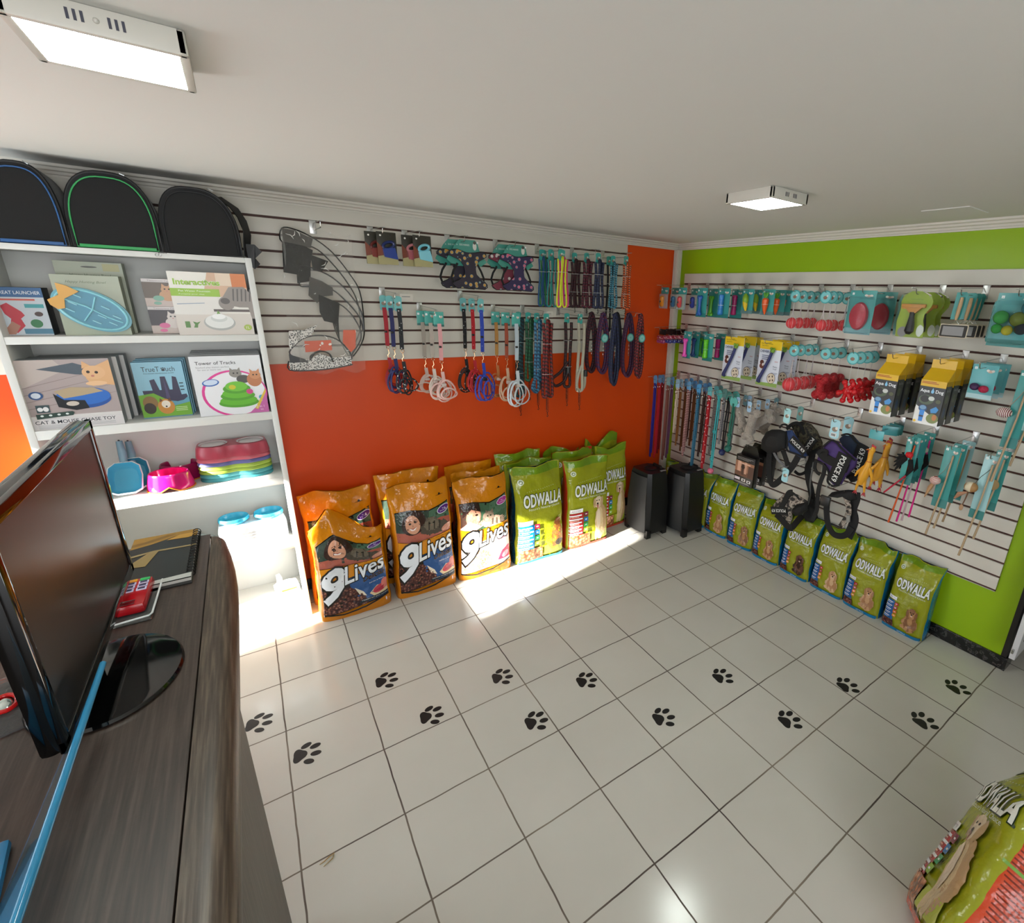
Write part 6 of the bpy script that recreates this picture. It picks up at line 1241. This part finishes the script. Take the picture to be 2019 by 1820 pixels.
# small camouflage vest D1
x = -.25
t = thing('dog_vest', 'small light camouflage dog vest with upside-down POLICE K9 strip, low above the bags', 'dog harness', (0, 0, 0), 0, 'working dog vests'); put(t, 'D1', .235)
bonetag(t, '9cd4e0', .036, .10, y=-.01)
panel(t, 'camouflage_panel', [(540, 1285), (600, 1210), (680, 1140), (760, 1110), (850, 1140), (940, 1200), (990, 1230), (900, 1250), (800, 1330), (780, 1480), (750, 1530), (700, 1480), (560, 1380)], 'D1', x, CAMO2, .010, -.0, .012)
panel(t, 'black_lining', [(800, 1340), (880, 1250), (1000, 1230), (1000, 1330), (930, 1390), (850, 1410)], 'D1', x, VB, .01, -.012, .015)
strap(t, 'spine_band', [(680, 1300), (730, 1210), (780, 1110), (830, 1100)], 'D1', x, .036, VB, -.026); strap(t, 'handle', [(780, 1130), (820, 1100), (880, 1140), (920, 1190)], 'D1', x, .012, VB, -.03); police(t, (745, 1335), (570, 1330), 'D1', x, .028, -.032); strap(t, 'lower_band', [(610, 1380), (680, 1450), (760, 1540), (820, 1560)], 'D1', x, .045, VB, -.02)
# loop harness D2
x = -.24
t = thing('strap_harness', 'black strap harness with camouflage side hanging open as a loop', 'dog harness', (0, 0, 0)); put(t, 'D2', .225)
strap(t, 'open_loop', [(1245, 1200), (1235, 1350), (1255, 1520), (1320, 1640), (1420, 1670), (1500, 1640), (1560, 1560)], 'D2', x, .038, VB, .0); strap(t, 'camouflage_strap', [(1450, 1100), (1500, 1180), (1530, 1290), (1520, 1400), (1430, 1545)], 'D2', x, .034, CAMO2, -.012)
strap(t, 'side_strap', [(1600, 1110), (1600, 1200), (1560, 1330), (1580, 1480), (1500, 1690)], 'D2', x, .055, VB, .006); panel(t, 'top_pad', [(1250, 1160), (1300, 1110), (1400, 1090), (1500, 1080), (1600, 1090), (1615, 1200), (1550, 1220), (1480, 1160), (1380, 1180)], 'D2', x, VB, .012, .0, .015)
b = B(); P_ = loc2([(1190, 1250), (1290, 1190)], K1, x, 'D2', 0); b.box((P_[0][0] - .02, -.012, P_[0][1] - .015), (P_[1][0], .008, P_[1][1] + .005), M('101012', .3), .004); b.obj('buckle', t)
panel(t, 'grey_label', [(1510, 1390), (1560, 1400), (1555, 1480), (1510, 1490)], 'D2', x, M('8a8a86', .6), .004, -.02)

# black boxed harness kits D0
def mk_kit(label):
    t = thing('harness_kit_box', label, 'boxed harness', (0, 0, 0), 0, 'black harness kit boxes'); w, h, D, z0 = .165, .22, .05, -.06
    b = B(); b.box((-w / 2, -D, z0 - h), (w / 2, 0, z0), M('0e0e0f', .3), .001); b.obj('carton', t); b = B(); b.prism([(-w / 2, z0), (w / 2, z0), (w * .3, .012), (-w * .3, .012)], -.003, -.001, M('0e0e0f', .3)); b.obj('hang_flap', t)
    a = Art(); P = a.poly; P(rc(-.5, .30, .5, .80), '9a6a50'); P(rc(-.5, .30, .5, .45), '6a4434'); P(rc(-.38, .45, -.2, .80), 'd0a088'); P(rc(.0, .40, .12, .80), 'c89880'); P(rc(-.15, .35, -.02, .75), '4a2c24'); P(rc(.2, .3, .5, .7), '4f3028'); P(rc(-.3, .72, .3, .76), 'd8b09c'); P(ell(-.08, .62, .1, .07), '2a1814')
    for i in range(3): P(rc(-.42, .93 - i * .035, .42 - i * .12, .937 - i * .035), 'c8c8c8')
    P(rc(-.46, .15, -.18, .24), 'd8ccd4'); P(rc(-.08, .14, .12, .23), 'e4e4e4'); P(rc(.2, .13, .4, .22), 'e4e4e4'); P(rc(-.03, .16, .07, .21), '1a1a1a'); P(rc(.25, .15, .35, .20), '2a2a2a'); P(rc(-.46, .09, .3, .1), 'c8c8c8'); P(rc(-.46, .06, .36, .07), 'c8c8c8')
    b = B(); a.build(b, lambda X, Y, l: (X * w, -D - .0006 - .0001 * l, z0 - h + Y * h)); b.obj('printed_front', t, False)
    a = Art(); a.poly(rc(.35, .03, .9, .13), '5a5a5c'); a.poly(rc(.4, .3, .8, .75), '1f1a1a'); b = B(); a.build(b, lambda X, Y, l: (w / 2 + .0006 + .0001 * l, -D + X * D, z0 - h + Y * h)); b.obj('printed_side', t, False); return t
t0 = mk_kit('front black harness kit box with brown photo, left of the black vests'); put(t0, 'D0', .26)
put(dup(t0, (0, 0, 0), label='second black harness kit box behind the front one'), 'D0', .16); put(dup(t0, (0, 0, 0), label='black harness kit box nearest the panel'), 'D0', .06)

# ------------------------------------------------------------------ goods on the left panel
# packaged clear recovery cones
t = thing('recovery_cone_pack', 'large crinkled clear bag of black edged pet recovery cones with orange labels', 'recovery cones', (0, 0, 0)); put(t, 'T0', .15); px0, pz0 = -2.713, HP['T0'][1] - .05
def l3(pts, y=-.17): 
    out = []
    for p in pts: q_ = on(*C3(*p), 1, y); out.append((q_.x - px0, q_.z - pz0))
    return out
def smooth(P, s=5, closed=False):
    Q = []; n = len(P)
    for i in range(n if closed else n - 1):
        g = (lambda j: P[j % n]) if closed else (lambda j: P[max(0, min(n - 1, j))]); p0, p1, p2, p3 = g(i - 1), g(i), g(i + 1), g(i + 2)
        for k_ in range(s): k = k_ / s; Q.append(tuple(.5 * (2 * p1[c] + (p2[c] - p0[c]) * k + (2 * p0[c] - 5 * p1[c] + 4 * p2[c] - p3[c]) * k * k + (3 * p1[c] - p0[c] - 3 * p2[c] + p3[c]) * k ** 3) for c in range(len(p1))))
    if not closed: Q.append(P[-1])
    return Q
BK = M('141312', .35); CLR = M('cfcdc6', .12, alpha=.22)
def cone(name, outer, y, m=CLR, edge=.0035):
    P = smooth(l3(outer), 4, True); b = B(); b.prism(P, y, y + .001, m); o = b.obj(name, t); b = B(); b.tube([(x, y - .001, z) for x, z in P], edge, BK, 6, closed=True); b.obj('black_binding', o)
cone('cone_sheet', [(440, 320), (560, 330), (730, 410), (900, 540), (1060, 740), (1150, 900), (1185, 1150), (1180, 1330), (1090, 1480), (1060, 1450), (1150, 1250), (1130, 1000), (1040, 820), (880, 620), (720, 490), (450, 450)], .012)
cone('cone_sheet', [(610, 660), (760, 700), (900, 770), (1040, 900), (1160, 1080), (1180, 1250), (1140, 1120), (1000, 960), (860, 860), (680, 850), (600, 830)], .002)
cone('cone_sheet', [(940, 1010), (1050, 1080), (1140, 1220), (1150, 1330), (1080, 1450), (1060, 1500), (960, 1330), (900, 1150)], -.006)
cone('cone_sheet', [(510, 1460), (560, 1370), (650, 1310), (770, 1290), (900, 1310), (1000, 1380), (1070, 1500), (900, 1500), (860, 1450), (780, 1435), (700, 1470), (680, 1520)], -.014)
for P_, y, nm in (([(440, 440), (640, 480), (720, 520), (700, 640), (700, 800), (580, 820), (575, 740), (455, 720)], 0, 'dark_strip'), ([(440, 320), (560, 340), (720, 420), (700, 500), (450, 450)], .002, 'grey_strip'), ([(700, 560), (860, 620), (800, 720), (720, 700)], .0, 'dark_strip'),
                  ([(690, 760), (800, 800), (900, 860), (900, 930), (790, 940), (760, 1000), (680, 930)], -.004, 'grey_strip'), ([(770, 920), (960, 1000), (950, 1160), (960, 1320), (910, 1180), (820, 1160), (780, 1080)], -.009, 'dark_strip')):
    b = B(); b.prism(l3(P_), y - .002, y + .002, M('080706' if nm == 'dark_strip' else '4a4743', .5, spec=.2)); b.obj(nm, t)
MS = M('dedbd6', .5, vor=(150, ((0, '1a1a1a'), (.42, 'dedbd6'), (1, 'dedbd6'))), interp='CONSTANT')
for P_, nm in (([(500, 1250), (640, 1240), (760, 1190), (700, 1290), (580, 1340), (520, 1420), (500, 1380)], 'mesh_panel'), ([(500, 1530), (700, 1500), (780, 1450), (890, 1490), (1060, 1480), (1070, 1560), (900, 1580), (700, 1605), (510, 1600)], 'mesh_panel')):
    b = B(); b.prism(l3(P_), -.018, -.015, MS); b.obj(nm, t)
b = B(); b.prism(l3([(500, 1460), (640, 1500), (680, 1530), (510, 1535)]), -.021, -.018, BK); b.obj('black_panel', t)
b = B(); b.tube([(x, -.02, z) for x, z in smooth(l3([(500, 1520), (505, 1600), (700, 1605), (900, 1585), (1075, 1550)]), 3)], .0035, BK, 6); b.obj('lower_binding', t)
b = B(); b.tube([(x, -.021, z) for x, z in smooth(l3([(690, 1510), (740, 1440), (800, 1430), (870, 1460), (900, 1530)]), 4)], .004, BK, 6); b.obj('neck_binding', t)
for P_ in ([(640, 1340), (880, 1330), (890, 1420), (650, 1440)], [(990, 1240), (1105, 1240), (1100, 1400), (1060, 1440), (985, 1350)]):
    b = B(); b.prism(l3(P_), -.0225, -.021, M('d2542c', .4)); lo = b.obj('orange_label', t)
P_ = l3([(800, 1360), (870, 1360)]); a = Art(); cx_, cz_ = P_[0]; a.poly(ell(cx_, cz_, .006, .008), 'f0e8e0'); a.poly(ell(P_[1][0], P_[1][1] - .005, .008, .006, 12, .4), 'f0e8e0'); a.poly(ell(cx_ - .01, cz_ - .01, .004, .004), 'f0e8e0'); b = B(); a.build(b, lambda x, y, l: (x, -.0232, y)); b.obj('paw_mark', t, False)
(xa, za), (xb, zb) = l3([(380, 330)])[0], l3([(1190, 1600)])[0]
b = B(); b.grid(lambda u, v: (xa + (xb - xa) * u + (.02 * math.sin(v * 9)) * (1 if u < .05 else 0), -.034 + .022 * noise.noise(Vector((u * 9, v * 14, 2))) - .01 * math.sin(PI * u) * math.sin(PI * v), zb + (za - zb) * v + .012 * math.sin(u * 13)), 40, 60, M('f4f2ea', .05, alpha=.07, bump=(40, 1.0, .02), spec=.9)); b.obj('clear_bag', t)
rc_ = random.Random(5)
for k in range(26):  # pale slivers laid over the film, standing in for highlights on its wrinkles
    u_, v_ = rc_.random(), rc_.random(); x_ = xa + (xb - xa) * u_; z_ = zb + (za - zb) * v_; a_ = rc_.random() * 3.1; l_ = .01 + .03 * rc_.random()
    b = B(); b.ribbon([(x_, -.058, z_), (x_ + l_ * .5 * math.cos(a_), -.061, z_ + l_ * .5 * math.sin(a_)), (x_ + l_ * math.cos(a_ + .4), -.058, z_ + l_ * math.sin(a_ + .4))], [.0006, .0035, .0006], .0006, M('eeeeea', .1), (math.sin(a_), .3, -math.cos(a_))); b.obj('painted_glint', t)
# retractable leash packs
def mk_retract(label, c1, c2):
    t = thing('retractable_leash', label, 'retractable leash', (0, 0, 0), 0, 'retractable leash packs on the left panel'); w, h = .10, .165; b = B(); b.box((-w / 2, -.001, -h + .012), (w / 2, .001, .012), M('2c2a20', .3), .001); b.obj('backing_card', t)
    a = Art(); a.poly([(-.05, -.04), (-.02, -.07), (-.01, -.115), (-.05, -.11)], '7a3a22'); a.poly(ell(-.03, -.012 + .006, .005, .005), 'e8e8e0'); a.poly(ell(.02, .0, .003, .004), '080808'); b = B(); a.build(b, lambda x, y, l: (x, -.0014, y)); b.obj('card_print', t, False)
    b = B(); b.tube([(.005 + .028 * math.cos(an), -.016, -.055 + .017 * math.sin(an) + .25 * .028 * math.cos(an)) for an in [j / 20 * PI * 2 for j in range(20)]], .0075, M(c1, .3), 8, closed=True); b.obj('grip_loop', t)
    b = B(); b.prism([(-.025, -.075), (.035, -.065), (.048, -.125), (-.02, -.115)], -.026, -.004, M(c2, .3)); b.obj('leash_housing', t)
    b = B(); b.prism([(-.05, -.153), (.05, -.153), (.05, -.118), (-.01, -.103), (-.05, -.113)], -.012, -.0015, M('a39a6c', .4)); b.obj('paper_base', t); return t
put(mk_retract('front retractable leash pack, dark blue', '18265a', '1f3a86'), 'T1', .235, 0, .03); put(mk_retract('second retractable leash pack with red grip, behind the dark blue one', '5a1a18', '7a2a20'), 'T1', .19, 0, -.02)
put(mk_retract('front retractable leash pack, light blue', '6fb8c8', '7fc4d2'), 'T2', .235, 0, .03); put(mk_retract('second retractable leash pack with pink grip, behind the light blue one', 'c07a80', 'a85a60'), 'T2', .19, 0, -.02)
# printed harnesses
def mk_pharn(label, base, spot, dx=0):
    t = thing('mesh_harness', label, 'dog harness', (0, 0, 0), 0, 'patterned harnesses on green hangers'); G_ = M('3f8f80', .3); b = B()
    b.prism([(-.07, -.02), (-.04, .012), (.055, .014), (.07, -.0), (.085, -.055), (-.09, -.055)], -.0012, .0012, G_); b.prism([(-.12, -.10), (-.08, -.135), (.09, -.13), (.125, -.105), (.11, -.085), (-.11, -.08)], -.0012, .0012, G_); b.prism([(-.02, -.055), (.03, -.055), (.03, -.09), (-.02, -.09)], -.0012, .0012, G_); h_ = b.obj('hanger_card', t)
    a = Art(); a.text('DOG HARNESS', -.01, -.02, .010, 'dfe8e4', width=.06); a.text('n', -.055, -.02, .010, 'e8f0f0'); a.poly(ell(.052, -.02, .012, .022), 'd8d4cc'); a.poly(ell(.052, .0, .009, .009), '4a4642'); a.poly(ell(.07, .002, .006, .006), 'f0f0f0'); b = B(); a.build(b, lambda x, y, l: (x, -.0016 - .0002 * l, y)); b.obj('hanger_print', h_, False)
    PM = M(base, .6, vor=(34, ((0, spot), (.24, spot), (.30, '5a8a94'), (.36, base), (1, base))), interp='CONSTANT')
    o = [(-.105, -.055), (-.06, -.045), (-.01, -.06), (.04, -.058), (.10, -.05), (.115, -.075), (.07, -.10), (.045, -.14), (.05, -.18), (.085, -.21), (.115, -.235), (.10, -.262), (.0, -.255), (-.07, -.26), (-.10, -.235), (-.06, -.215), (-.02, -.18), (-.02, -.14), (-.05, -.10), (-.115, -.075)]
    b = B(); b.prism(o, -.022, -.014, PM); b.obj('printed_panel', t); b = B(); b.tube([(x, -.018, z) for x, z in smooth(o, 2, True)], .0035, BK, 6, closed=True); b.obj('black_binding', t)
    for s in (-1, 1): b = B(); b.ribbon([(s * .06, -.012, -.12), (s * .085, -.006, -.16), (s * .10, -.008, -.2), (s * .09, -.014, -.235)], .012, .003, VB, (1, 0, .3)); b.obj('side_strap', t)
    b = B(); b.box((-.1, -.012, -.135), (-.075, .0, -.125), VB, .002); b.obj('buckle', t); return t
t0 = mk_pharn('front patterned harness with pineapple-like yellow print', '241c2c', 'b98a3c'); put(t0, 'T3', .24, 0, .03); put(dup(t0, (0, 0, 0), label='rear harness with yellow print, behind the front one'), 'T3', .19, 0, -.02)
t0 = mk_pharn('front patterned harness, purple with pink watermelon-like print', '2c2048', 'c45c78'); put(t0, 'T4', .24, 0, .03); t1_ = mk_pharn('rear harness with red and cream print, behind the purple one', '7a3040', 'd8c8c0'); put(t1_, 'T4', .19, 0, -.02)
# rope leads
def rope_mat(c, s=None, sc=30): return M(c, .65, bump=(120, .6, .003)) if s is None else M(c, .65, wav=(sc, ((0, c), (.55, s), (1, s)), 'DIAGONAL', .6), interp='CONSTANT')
def lead(label, key, dist, m, L, n=4, w=.045, r=.0065, side=0, tagc='3fa096', clip='spring', group='rope leads on the left panel', z0=-.05, dz=0, ties=2, dangle=None):
    t = thing('rope_lead', label, 'dog lead', (0, 0, 0), 0, group); bonetag(t, tagc, .03, .07)
    rnd = random.Random(sum(map(ord, label))); P = []
    for i in range(n):
        x0 = -w / 2 + w * i / (n - 1); f = (lambda v: (x0 + .006 * math.sin(v * 5 + i) * 1, -.008 - .014 * (i % 2) - .004 * rnd.random(), z0 - v * (L + z0)))
        seq = [0.0, .2, .4, .6, .8, 1.0]; seq = seq if i % 2 == 0 else seq[::-1]
        for v in seq: P.append(f(v))
        if i < n - 1:
            e = P[-1]; s_ = -1 if i % 2 == 0 else 1; P.append((e[0] + w / (n - 1) * .5, -.016, e[2] + s_ * .014))
    b = B(); b.tube(smooth(P, 3), r, m, 8); b.obj('rope', t)
    for k in range(ties):
        z = z0 - (L + z0) * (.28 + .42 * k); b = B(); b.tube([((w / 2 + r * 1.3) * math.cos(j / 14 * PI * 2), -.016 + (.012 + r) * math.sin(j / 14 * PI * 2), z) for j in range(14)], .0012, M('c8ccc8', .3), 5, closed=True); b.obj('tie', t)
    zc = -L - .005; MD = M('2c2a2a', .35, .6) if clip in ('spring', 'dark') else CH
    if clip == 'spring':
        b = B(); b.tube([(.009 * math.cos(a_ * .9), -.014 + .009 * math.sin(a_ * .9), zc - .02 - .0014 * a_) for a_ in range(0, 60)], .0018, MD, 5); b.obj('shock_spring', t); zc -= .105
    if clip:
        b = B(); b.tube([(.0075 * math.cos(a_), -.014, zc - .008 + .0075 * math.sin(a_)) for a_ in [j / 12 * PI * 2 for j in range(12)]], .0018, MD, 5, closed=True); b.tube([(0, -.014, zc - .016), (0, -.014, zc - .03), (.006, -.014, zc - .042), (0, -.014, zc - .05), (-.006, -.014, zc - .042)], .0024, MD, 6); b.obj('snap_hook', t)
    if dangle:
        b = B(); b.tube(smooth([(x, -.02, z) for x, z in dangle], 4), r, m, 8); b.obj('loose_loop', t); b = B(); x, z = dangle[-1]; b.tube([(x, -.02, z + .035), (x, -.02, z - .01)], r * 1.6, BK, 8); b.obj('black_sleeve', t)
    return put(t, key, dist, dz, side)
g5 = 'thin bright rope leads on one hook'
for i, (c, d_, sd_, lb) in enumerate((('c8cf28', .27, .035, 'lime yellow'), ('d02f7c', .24, .065, 'hot pink'), ('1f7f78', .2, .0, 'teal'), ('b8305c', .17, .02, 'crimson pink'), ('1f4f7c', .13, -.03, 'blue'), ('2f8a4c', .1, -.0, 'green'))):
    lead(lb + ' thin rope lead in the bright bundle near the top right', 'T5', d_, rope_mat(c), .34, 4, .055, .0058, sd_, clip=None, group=g5, ties=1)
for i, (c, d_, sd_, L, lb) in enumerate((('1a2344', .27, .05, .34, 'navy rope lead, rightmost of three on its hook, top row'), ('5c1428', .2, .0, .34, 'wine red rope lead in the middle of three, top row'), ('3c0f14', .12, -.05, .34, 'very dark red rope lead, leftmost of three, top row'))):
    lead(lb, 'T6', d_, rope_mat(c, '241018' if i else '0e1224'), L, 4, .055, .0098, sd_, clip='dark', group='dark rope leads in the top row')
lead('orange and black braided rope lead at the panel end', 'T7', .26, rope_mat('d8642c', '2a1a14', 40), .34, 4, .05, .0085, .03, clip='dark'); lead('light blue and navy braided rope lead beside the orange one', 'T7', .18, rope_mat('4f9cb0', '1c3444', 40), .34, 4, .045, .008, -.03, clip='dark')
lead('black lead hanging behind the light blue braided one', 'T7', .1, rope_mat('121214'), .52, 2, .03, .008, -.01, clip='dark')
g4 = 'thick rope leads on the lower hook'
lead('thick red and black rope lead with spring, front of four', 'L4', .27, rope_mat('7c1a18', '1c1010', 24), .54, 4, .055, .011, .045, group=g4); lead('light blue patterned rope lead with a curled end, behind the red and black one', 'L4', .2, rope_mat('3f7fa0', '1f3f5c', 24), .50, 3, .04, .010, .01, group=g4, dangle=[(.0, -.3), (.01, -.38), (-.03, -.44), (-.05, -.5), (-.02, -.53), (.01, -.5)])
lead('dark green rope lead, third of the four thick ones', 'L4', .13, rope_mat('1c5a38', '123a26', 24), .44, 3, .045, .011, -.02, group=g4); lead('black and teal rope lead, leftmost of the four thick ones', 'L4', .08, rope_mat('0f1f24', '1c4a50', 24), .56, 3, .045, .011, -.07, group=g4)
lead('black and white checked rope lead with spring and black sleeve', 'L5', .26, rope_mat('1a1816', 'e4dcc4', 70), .52, 2, .035, .0115, .03, group=g4, dangle=[(.01, -.35), (-.02, -.42), (-.03, -.5), (.0, -.53), (.035, -.5), (.04, -.42)]); lead('dark red and black rope lead with a side loop, left of the checked one', 'L5', .18, rope_mat('3c1214', '140c0c', 24), .50, 2, .035, .0115, -.03, group=g4, dangle=[(.0, -.33), (-.06, -.4), (-.13, -.45), (-.10, -.5), (-.03, -.47), (.0, -.4)])
# coiled leads
def coil(label, key, dist, c, s, H_, W_, n, side, r=.0115, tagged=False):
    t = thing('coiled_lead', label, 'dog lead', (0, 0, 0), 0, 'coiled rope leads at the end of the left panel'); P = []
    for k in range(n * 12):
        a_ = 2 * PI * k / 12; q_ = k / (n * 12); P.append((W_ / 2 * math.sin(a_) * (1 + .25 * q_) * (.75 - .25 * math.cos(a_)) + .01 * q_, -.012 - .02 * q_ * 2, -H_ / 2 * (1 + .06 * q_) + H_ / 2 * (1 + .06 * q_) * math.cos(a_) + .006))
    b = B(); b.tube(smooth(P, 3), r, rope_mat(c, s, 26), 8); b.obj('rope', t)
    if tagged: b = B(); b.prism(ell(.0, -.17, .032, .032, 22), -.066, -.064, M('3f9a90', .3)); d_ = b.obj('round_tag', t); a = Art(); a.poly(ell(0, -.17, .024, .024), '8fc8c0'); a.text('n', 0, -.175, .014, '2f7f78'); b = B(); a.build(b, lambda x, y, l: (x, -.0665 - .0002 * l, y)); b.obj('tag_print', d_, False)
    b = B()
    for k in range(7): b.tube([(.0 + .004 * math.cos(a_) * (1 if k % 2 else .4), -.05 + .004 * math.cos(a_) * (.4 if k % 2 else 1), -.22 - .014 * k + .008 * math.sin(a_)) for a_ in [j / 8 * PI * 2 for j in range(8)]], .0014, CH, 5, closed=True)
    b.obj('chain', t); return put(t, key, dist, .01, side)
coil('navy coiled rope lead, front on its hook, longest loop', 'L6', .27, '141e44', '0c1226', .50, .075, 2, .06); coil('maroon and blue coiled rope lead with small green tag', 'L6', .2, '5a1c38', '2a2450', .42, .11, 2, .0, tagged=True); coil('dark maroon coiled rope lead at the left of the coiled group', 'L6', .12, '4a1420', '14101c', .42, .10, 2, -.05)
coil('red and black coiled rope lead with round green tag, rightmost', 'L7', .27, '7c1c24', '1c0e12', .46, .07, 2, .05, tagged=True); coil('purple-red coiled rope lead behind the rightmost one', 'L7', .19, '4f1c3c', '2c1838', .46, .12, 2, -.0, tagged=True); coil('black coiled rope lead with dark sleeve, behind the purple-red one', 'L7', .1, '0e0f18', '07080c', .44, .10, 2, -.05)
# harness sets
def hset(label, key, dist, m, L1, L2, side, tagf, group, hw=.075, sw=.016, seed=1, hm=None, dz=0):
    t = thing('harness_set', label, 'leash and harness set', (0, 0, 0), 0, group); tagf(t); rnd = random.Random(seed); hm = hm or m
    b = B(); b.ribbon([(0, -.006, -.055), (.002, -.008, -L1 * .5), (-.002, -.007, -L1)], sw * 1.4, .003, m); b.ribbon([(.003, .002, -.055), (.004, .004, -L1 * .5), (.0, .0, -L1)], sw * 1.3, .003, m); b.obj('leash_strap', t)
    b = B(); b.tube([(.009 * math.cos(a_), -.006, -L1 - .01 + .009 * math.sin(a_)) for a_ in [j / 12 * PI * 2 for j in range(12)]], .0018, M('c8a07c', .25, 1.0), 5, closed=True); b.tube([(0, -.006, -L1 - .02), (.003, -.006, -L1 - .045), (-.006, -.006, -L1 - .055), (-.003, -.006, -L1 - .07)], .0028, M('c8a07c', .25, 1.0), 6); b.obj('snap_hook', t)
    z1 = -L1 - .07; Hh = L2 - L1 - .07
    b = B(); b.ribbon([(0, -.008, z1), (.003, -.012, z1 - Hh * .22), (0, -.01, z1 - Hh * .42)], sw * 1.25, .004, hm); b.obj('back_strap', t)
    for k in range(4):
        dx = (rnd.random() - .5) * hw * .8; ww = hw * (.6 + .75 * rnd.random()); yy = -.004 - .01 * k; top = z1 - Hh * (.25 + .12 * k * rnd.random()); bot = z1 - Hh * (.82 + .18 * rnd.random()); N_ = 20; P = []
        for j in range(N_ + 1): a_ = 2 * PI * j / N_; P.append((dx + ww / 2 * math.sin(a_) * (1 - .35 * math.cos(a_)) + .1 * ww, yy - .008 * math.sin(a_ * 2), (top + bot) / 2 + (top - bot) / 2 * math.cos(a_)))
        b = B(); b.ribbon(P, sw * .62, .0035, hm, lambda q_: (math.sin(6.283 * q_), .8, math.cos(6.283 * q_))); b.obj('harness_loop', t)
    b = B(); b.box((-.014, -.03, z1 - Hh * .45), (.014, -.012, z1 - Hh * .36), M('121214', .4) if not tagf.__name__ == 'tsq' else M('c8b8b0', .4), .004); b.obj('buckle', t)
    b = B(); b.box((-.012, -.026, -L1 * .72), (.0, -.008, -L1 * .68), M('141414', .4), .002); b.obj('slider', t); return put(t, key, dist, dz, side)
def tbn(t): bonetag(t, '6fb4b4', .03, .085)
def tsq(t):
    c = card(t, .06, .085, '4fa79c', foot='3c6f6c', r=.004, name='header_card', top=.012)
g = 'bone patterned leash and harness sets'
hset('black harness set with white bone print, front of the left trio', 'L0', .27, pat('101218', 'e4e4e4', 60, .2), .28, .55, .02, tbn, g, seed=3); hset('dark blue harness set in the middle of the left trio', 'L0', .21, M('1c2058', .55), .27, .54, -.01, tbn, g, seed=4); hset('red harness set, left one of the left trio', 'L0', .15, M('a31524', .55), .27, .53, -.03, tbn, g, seed=5)
hset('royal blue harness set with bone print, right one of the middle trio', 'L2', .27, pat('1c3aa0', 'b8c4e8', 60, .14), .31, .63, .03, tbn, g, seed=6); hset('bright red harness set with bone print, centre of the middle trio', 'L2', .2, pat('b01420', 'f0c8c8', 60, .14), .30, .61, .0, tbn, g, seed=7); hset('black harness set with bone print, left one of the middle trio', 'L2', .13, pat('0e0f12', 'd8d8d8', 60, .2), .30, .60, -.03, tbn, g, seed=8)
g = 'pastel leash and harness sets with teal cards'
hset('pink harness set, right one of the pale trio', 'L1', .27, M('d79a9c', .6), .27, .53, .03, tsq, g, .10, seed=9, hm=M('dcb4ac', .6)); hset('cream and white harness set in the middle of the pale trio', 'L1', .2, M('b9aea2', .6), .26, .52, .0, tsq, g, .10, seed=10, hm=M('d8ccc0', .6)); hset('grey-beige harness set, left one of the pale trio', 'L1', .14, M('a39a8e', .6), .26, .50, -.03, tsq, g, .09, seed=11, hm=M('c8b0a4', .6))
hset('pale blue and white harness set, front right of the tan trio', 'L3', .27, M('b0bcc4', .6), .29, .60, .04, tsq, g, .10, .018, seed=12, hm=M('c4ccd0', .6)); hset('rust red leash with cream harness, middle of the tan trio', 'L3', .2, M('9c4a30', .6), .28, .58, .0, tsq, g, .09, seed=13, hm=M('c8a488', .6)); hset('tan yellow harness set, left one of the tan trio', 'L3', .13, M('b08040', .6), .27, .56, -.04, tsq, g, .08, seed=14, hm=M('b06a38', .6))
for k_, lb in (('L0', 'small white price card on the hook of the left harness trio'), ('L4', 'small white price card on the thick rope lead hook')):
    pos, z = HP[k_]; t = thing('price_card', lb, 'price card', (pos + .04, -.26, z - .035)); b = B(); b.box((0, -.0008, -.03), (.07, .0008, .01), M('c4beb4', .4)); b.obj('paper', t); a = Art(); a.poly(rc(.01, -.008, .055, -.004), '7a7a78'); b = B(); a.build(b, lambda x, y, l: (x, -.0012, y)); b.obj('writing', t, False)

# ------------------------------------------------------------------ white louvred gate seen past the opening
p = on(1988, 1297, 1, -2.87); b = B(); W3 = M('cfd0d2', .4); b.box((p.x, -2.895, p.z), (1.28, -2.87, 1.9), W3, .002); b.box((p.x + .06, -2.899, p.z + .09), (p.x + .5, -2.895, p.z + .15), M('3a3c3e', .5)); b.box((p.x - .02, -2.885, p.z + .04), (p.x, -2.875, p.z + .06), CH, .002); struct(b, 'door_2')
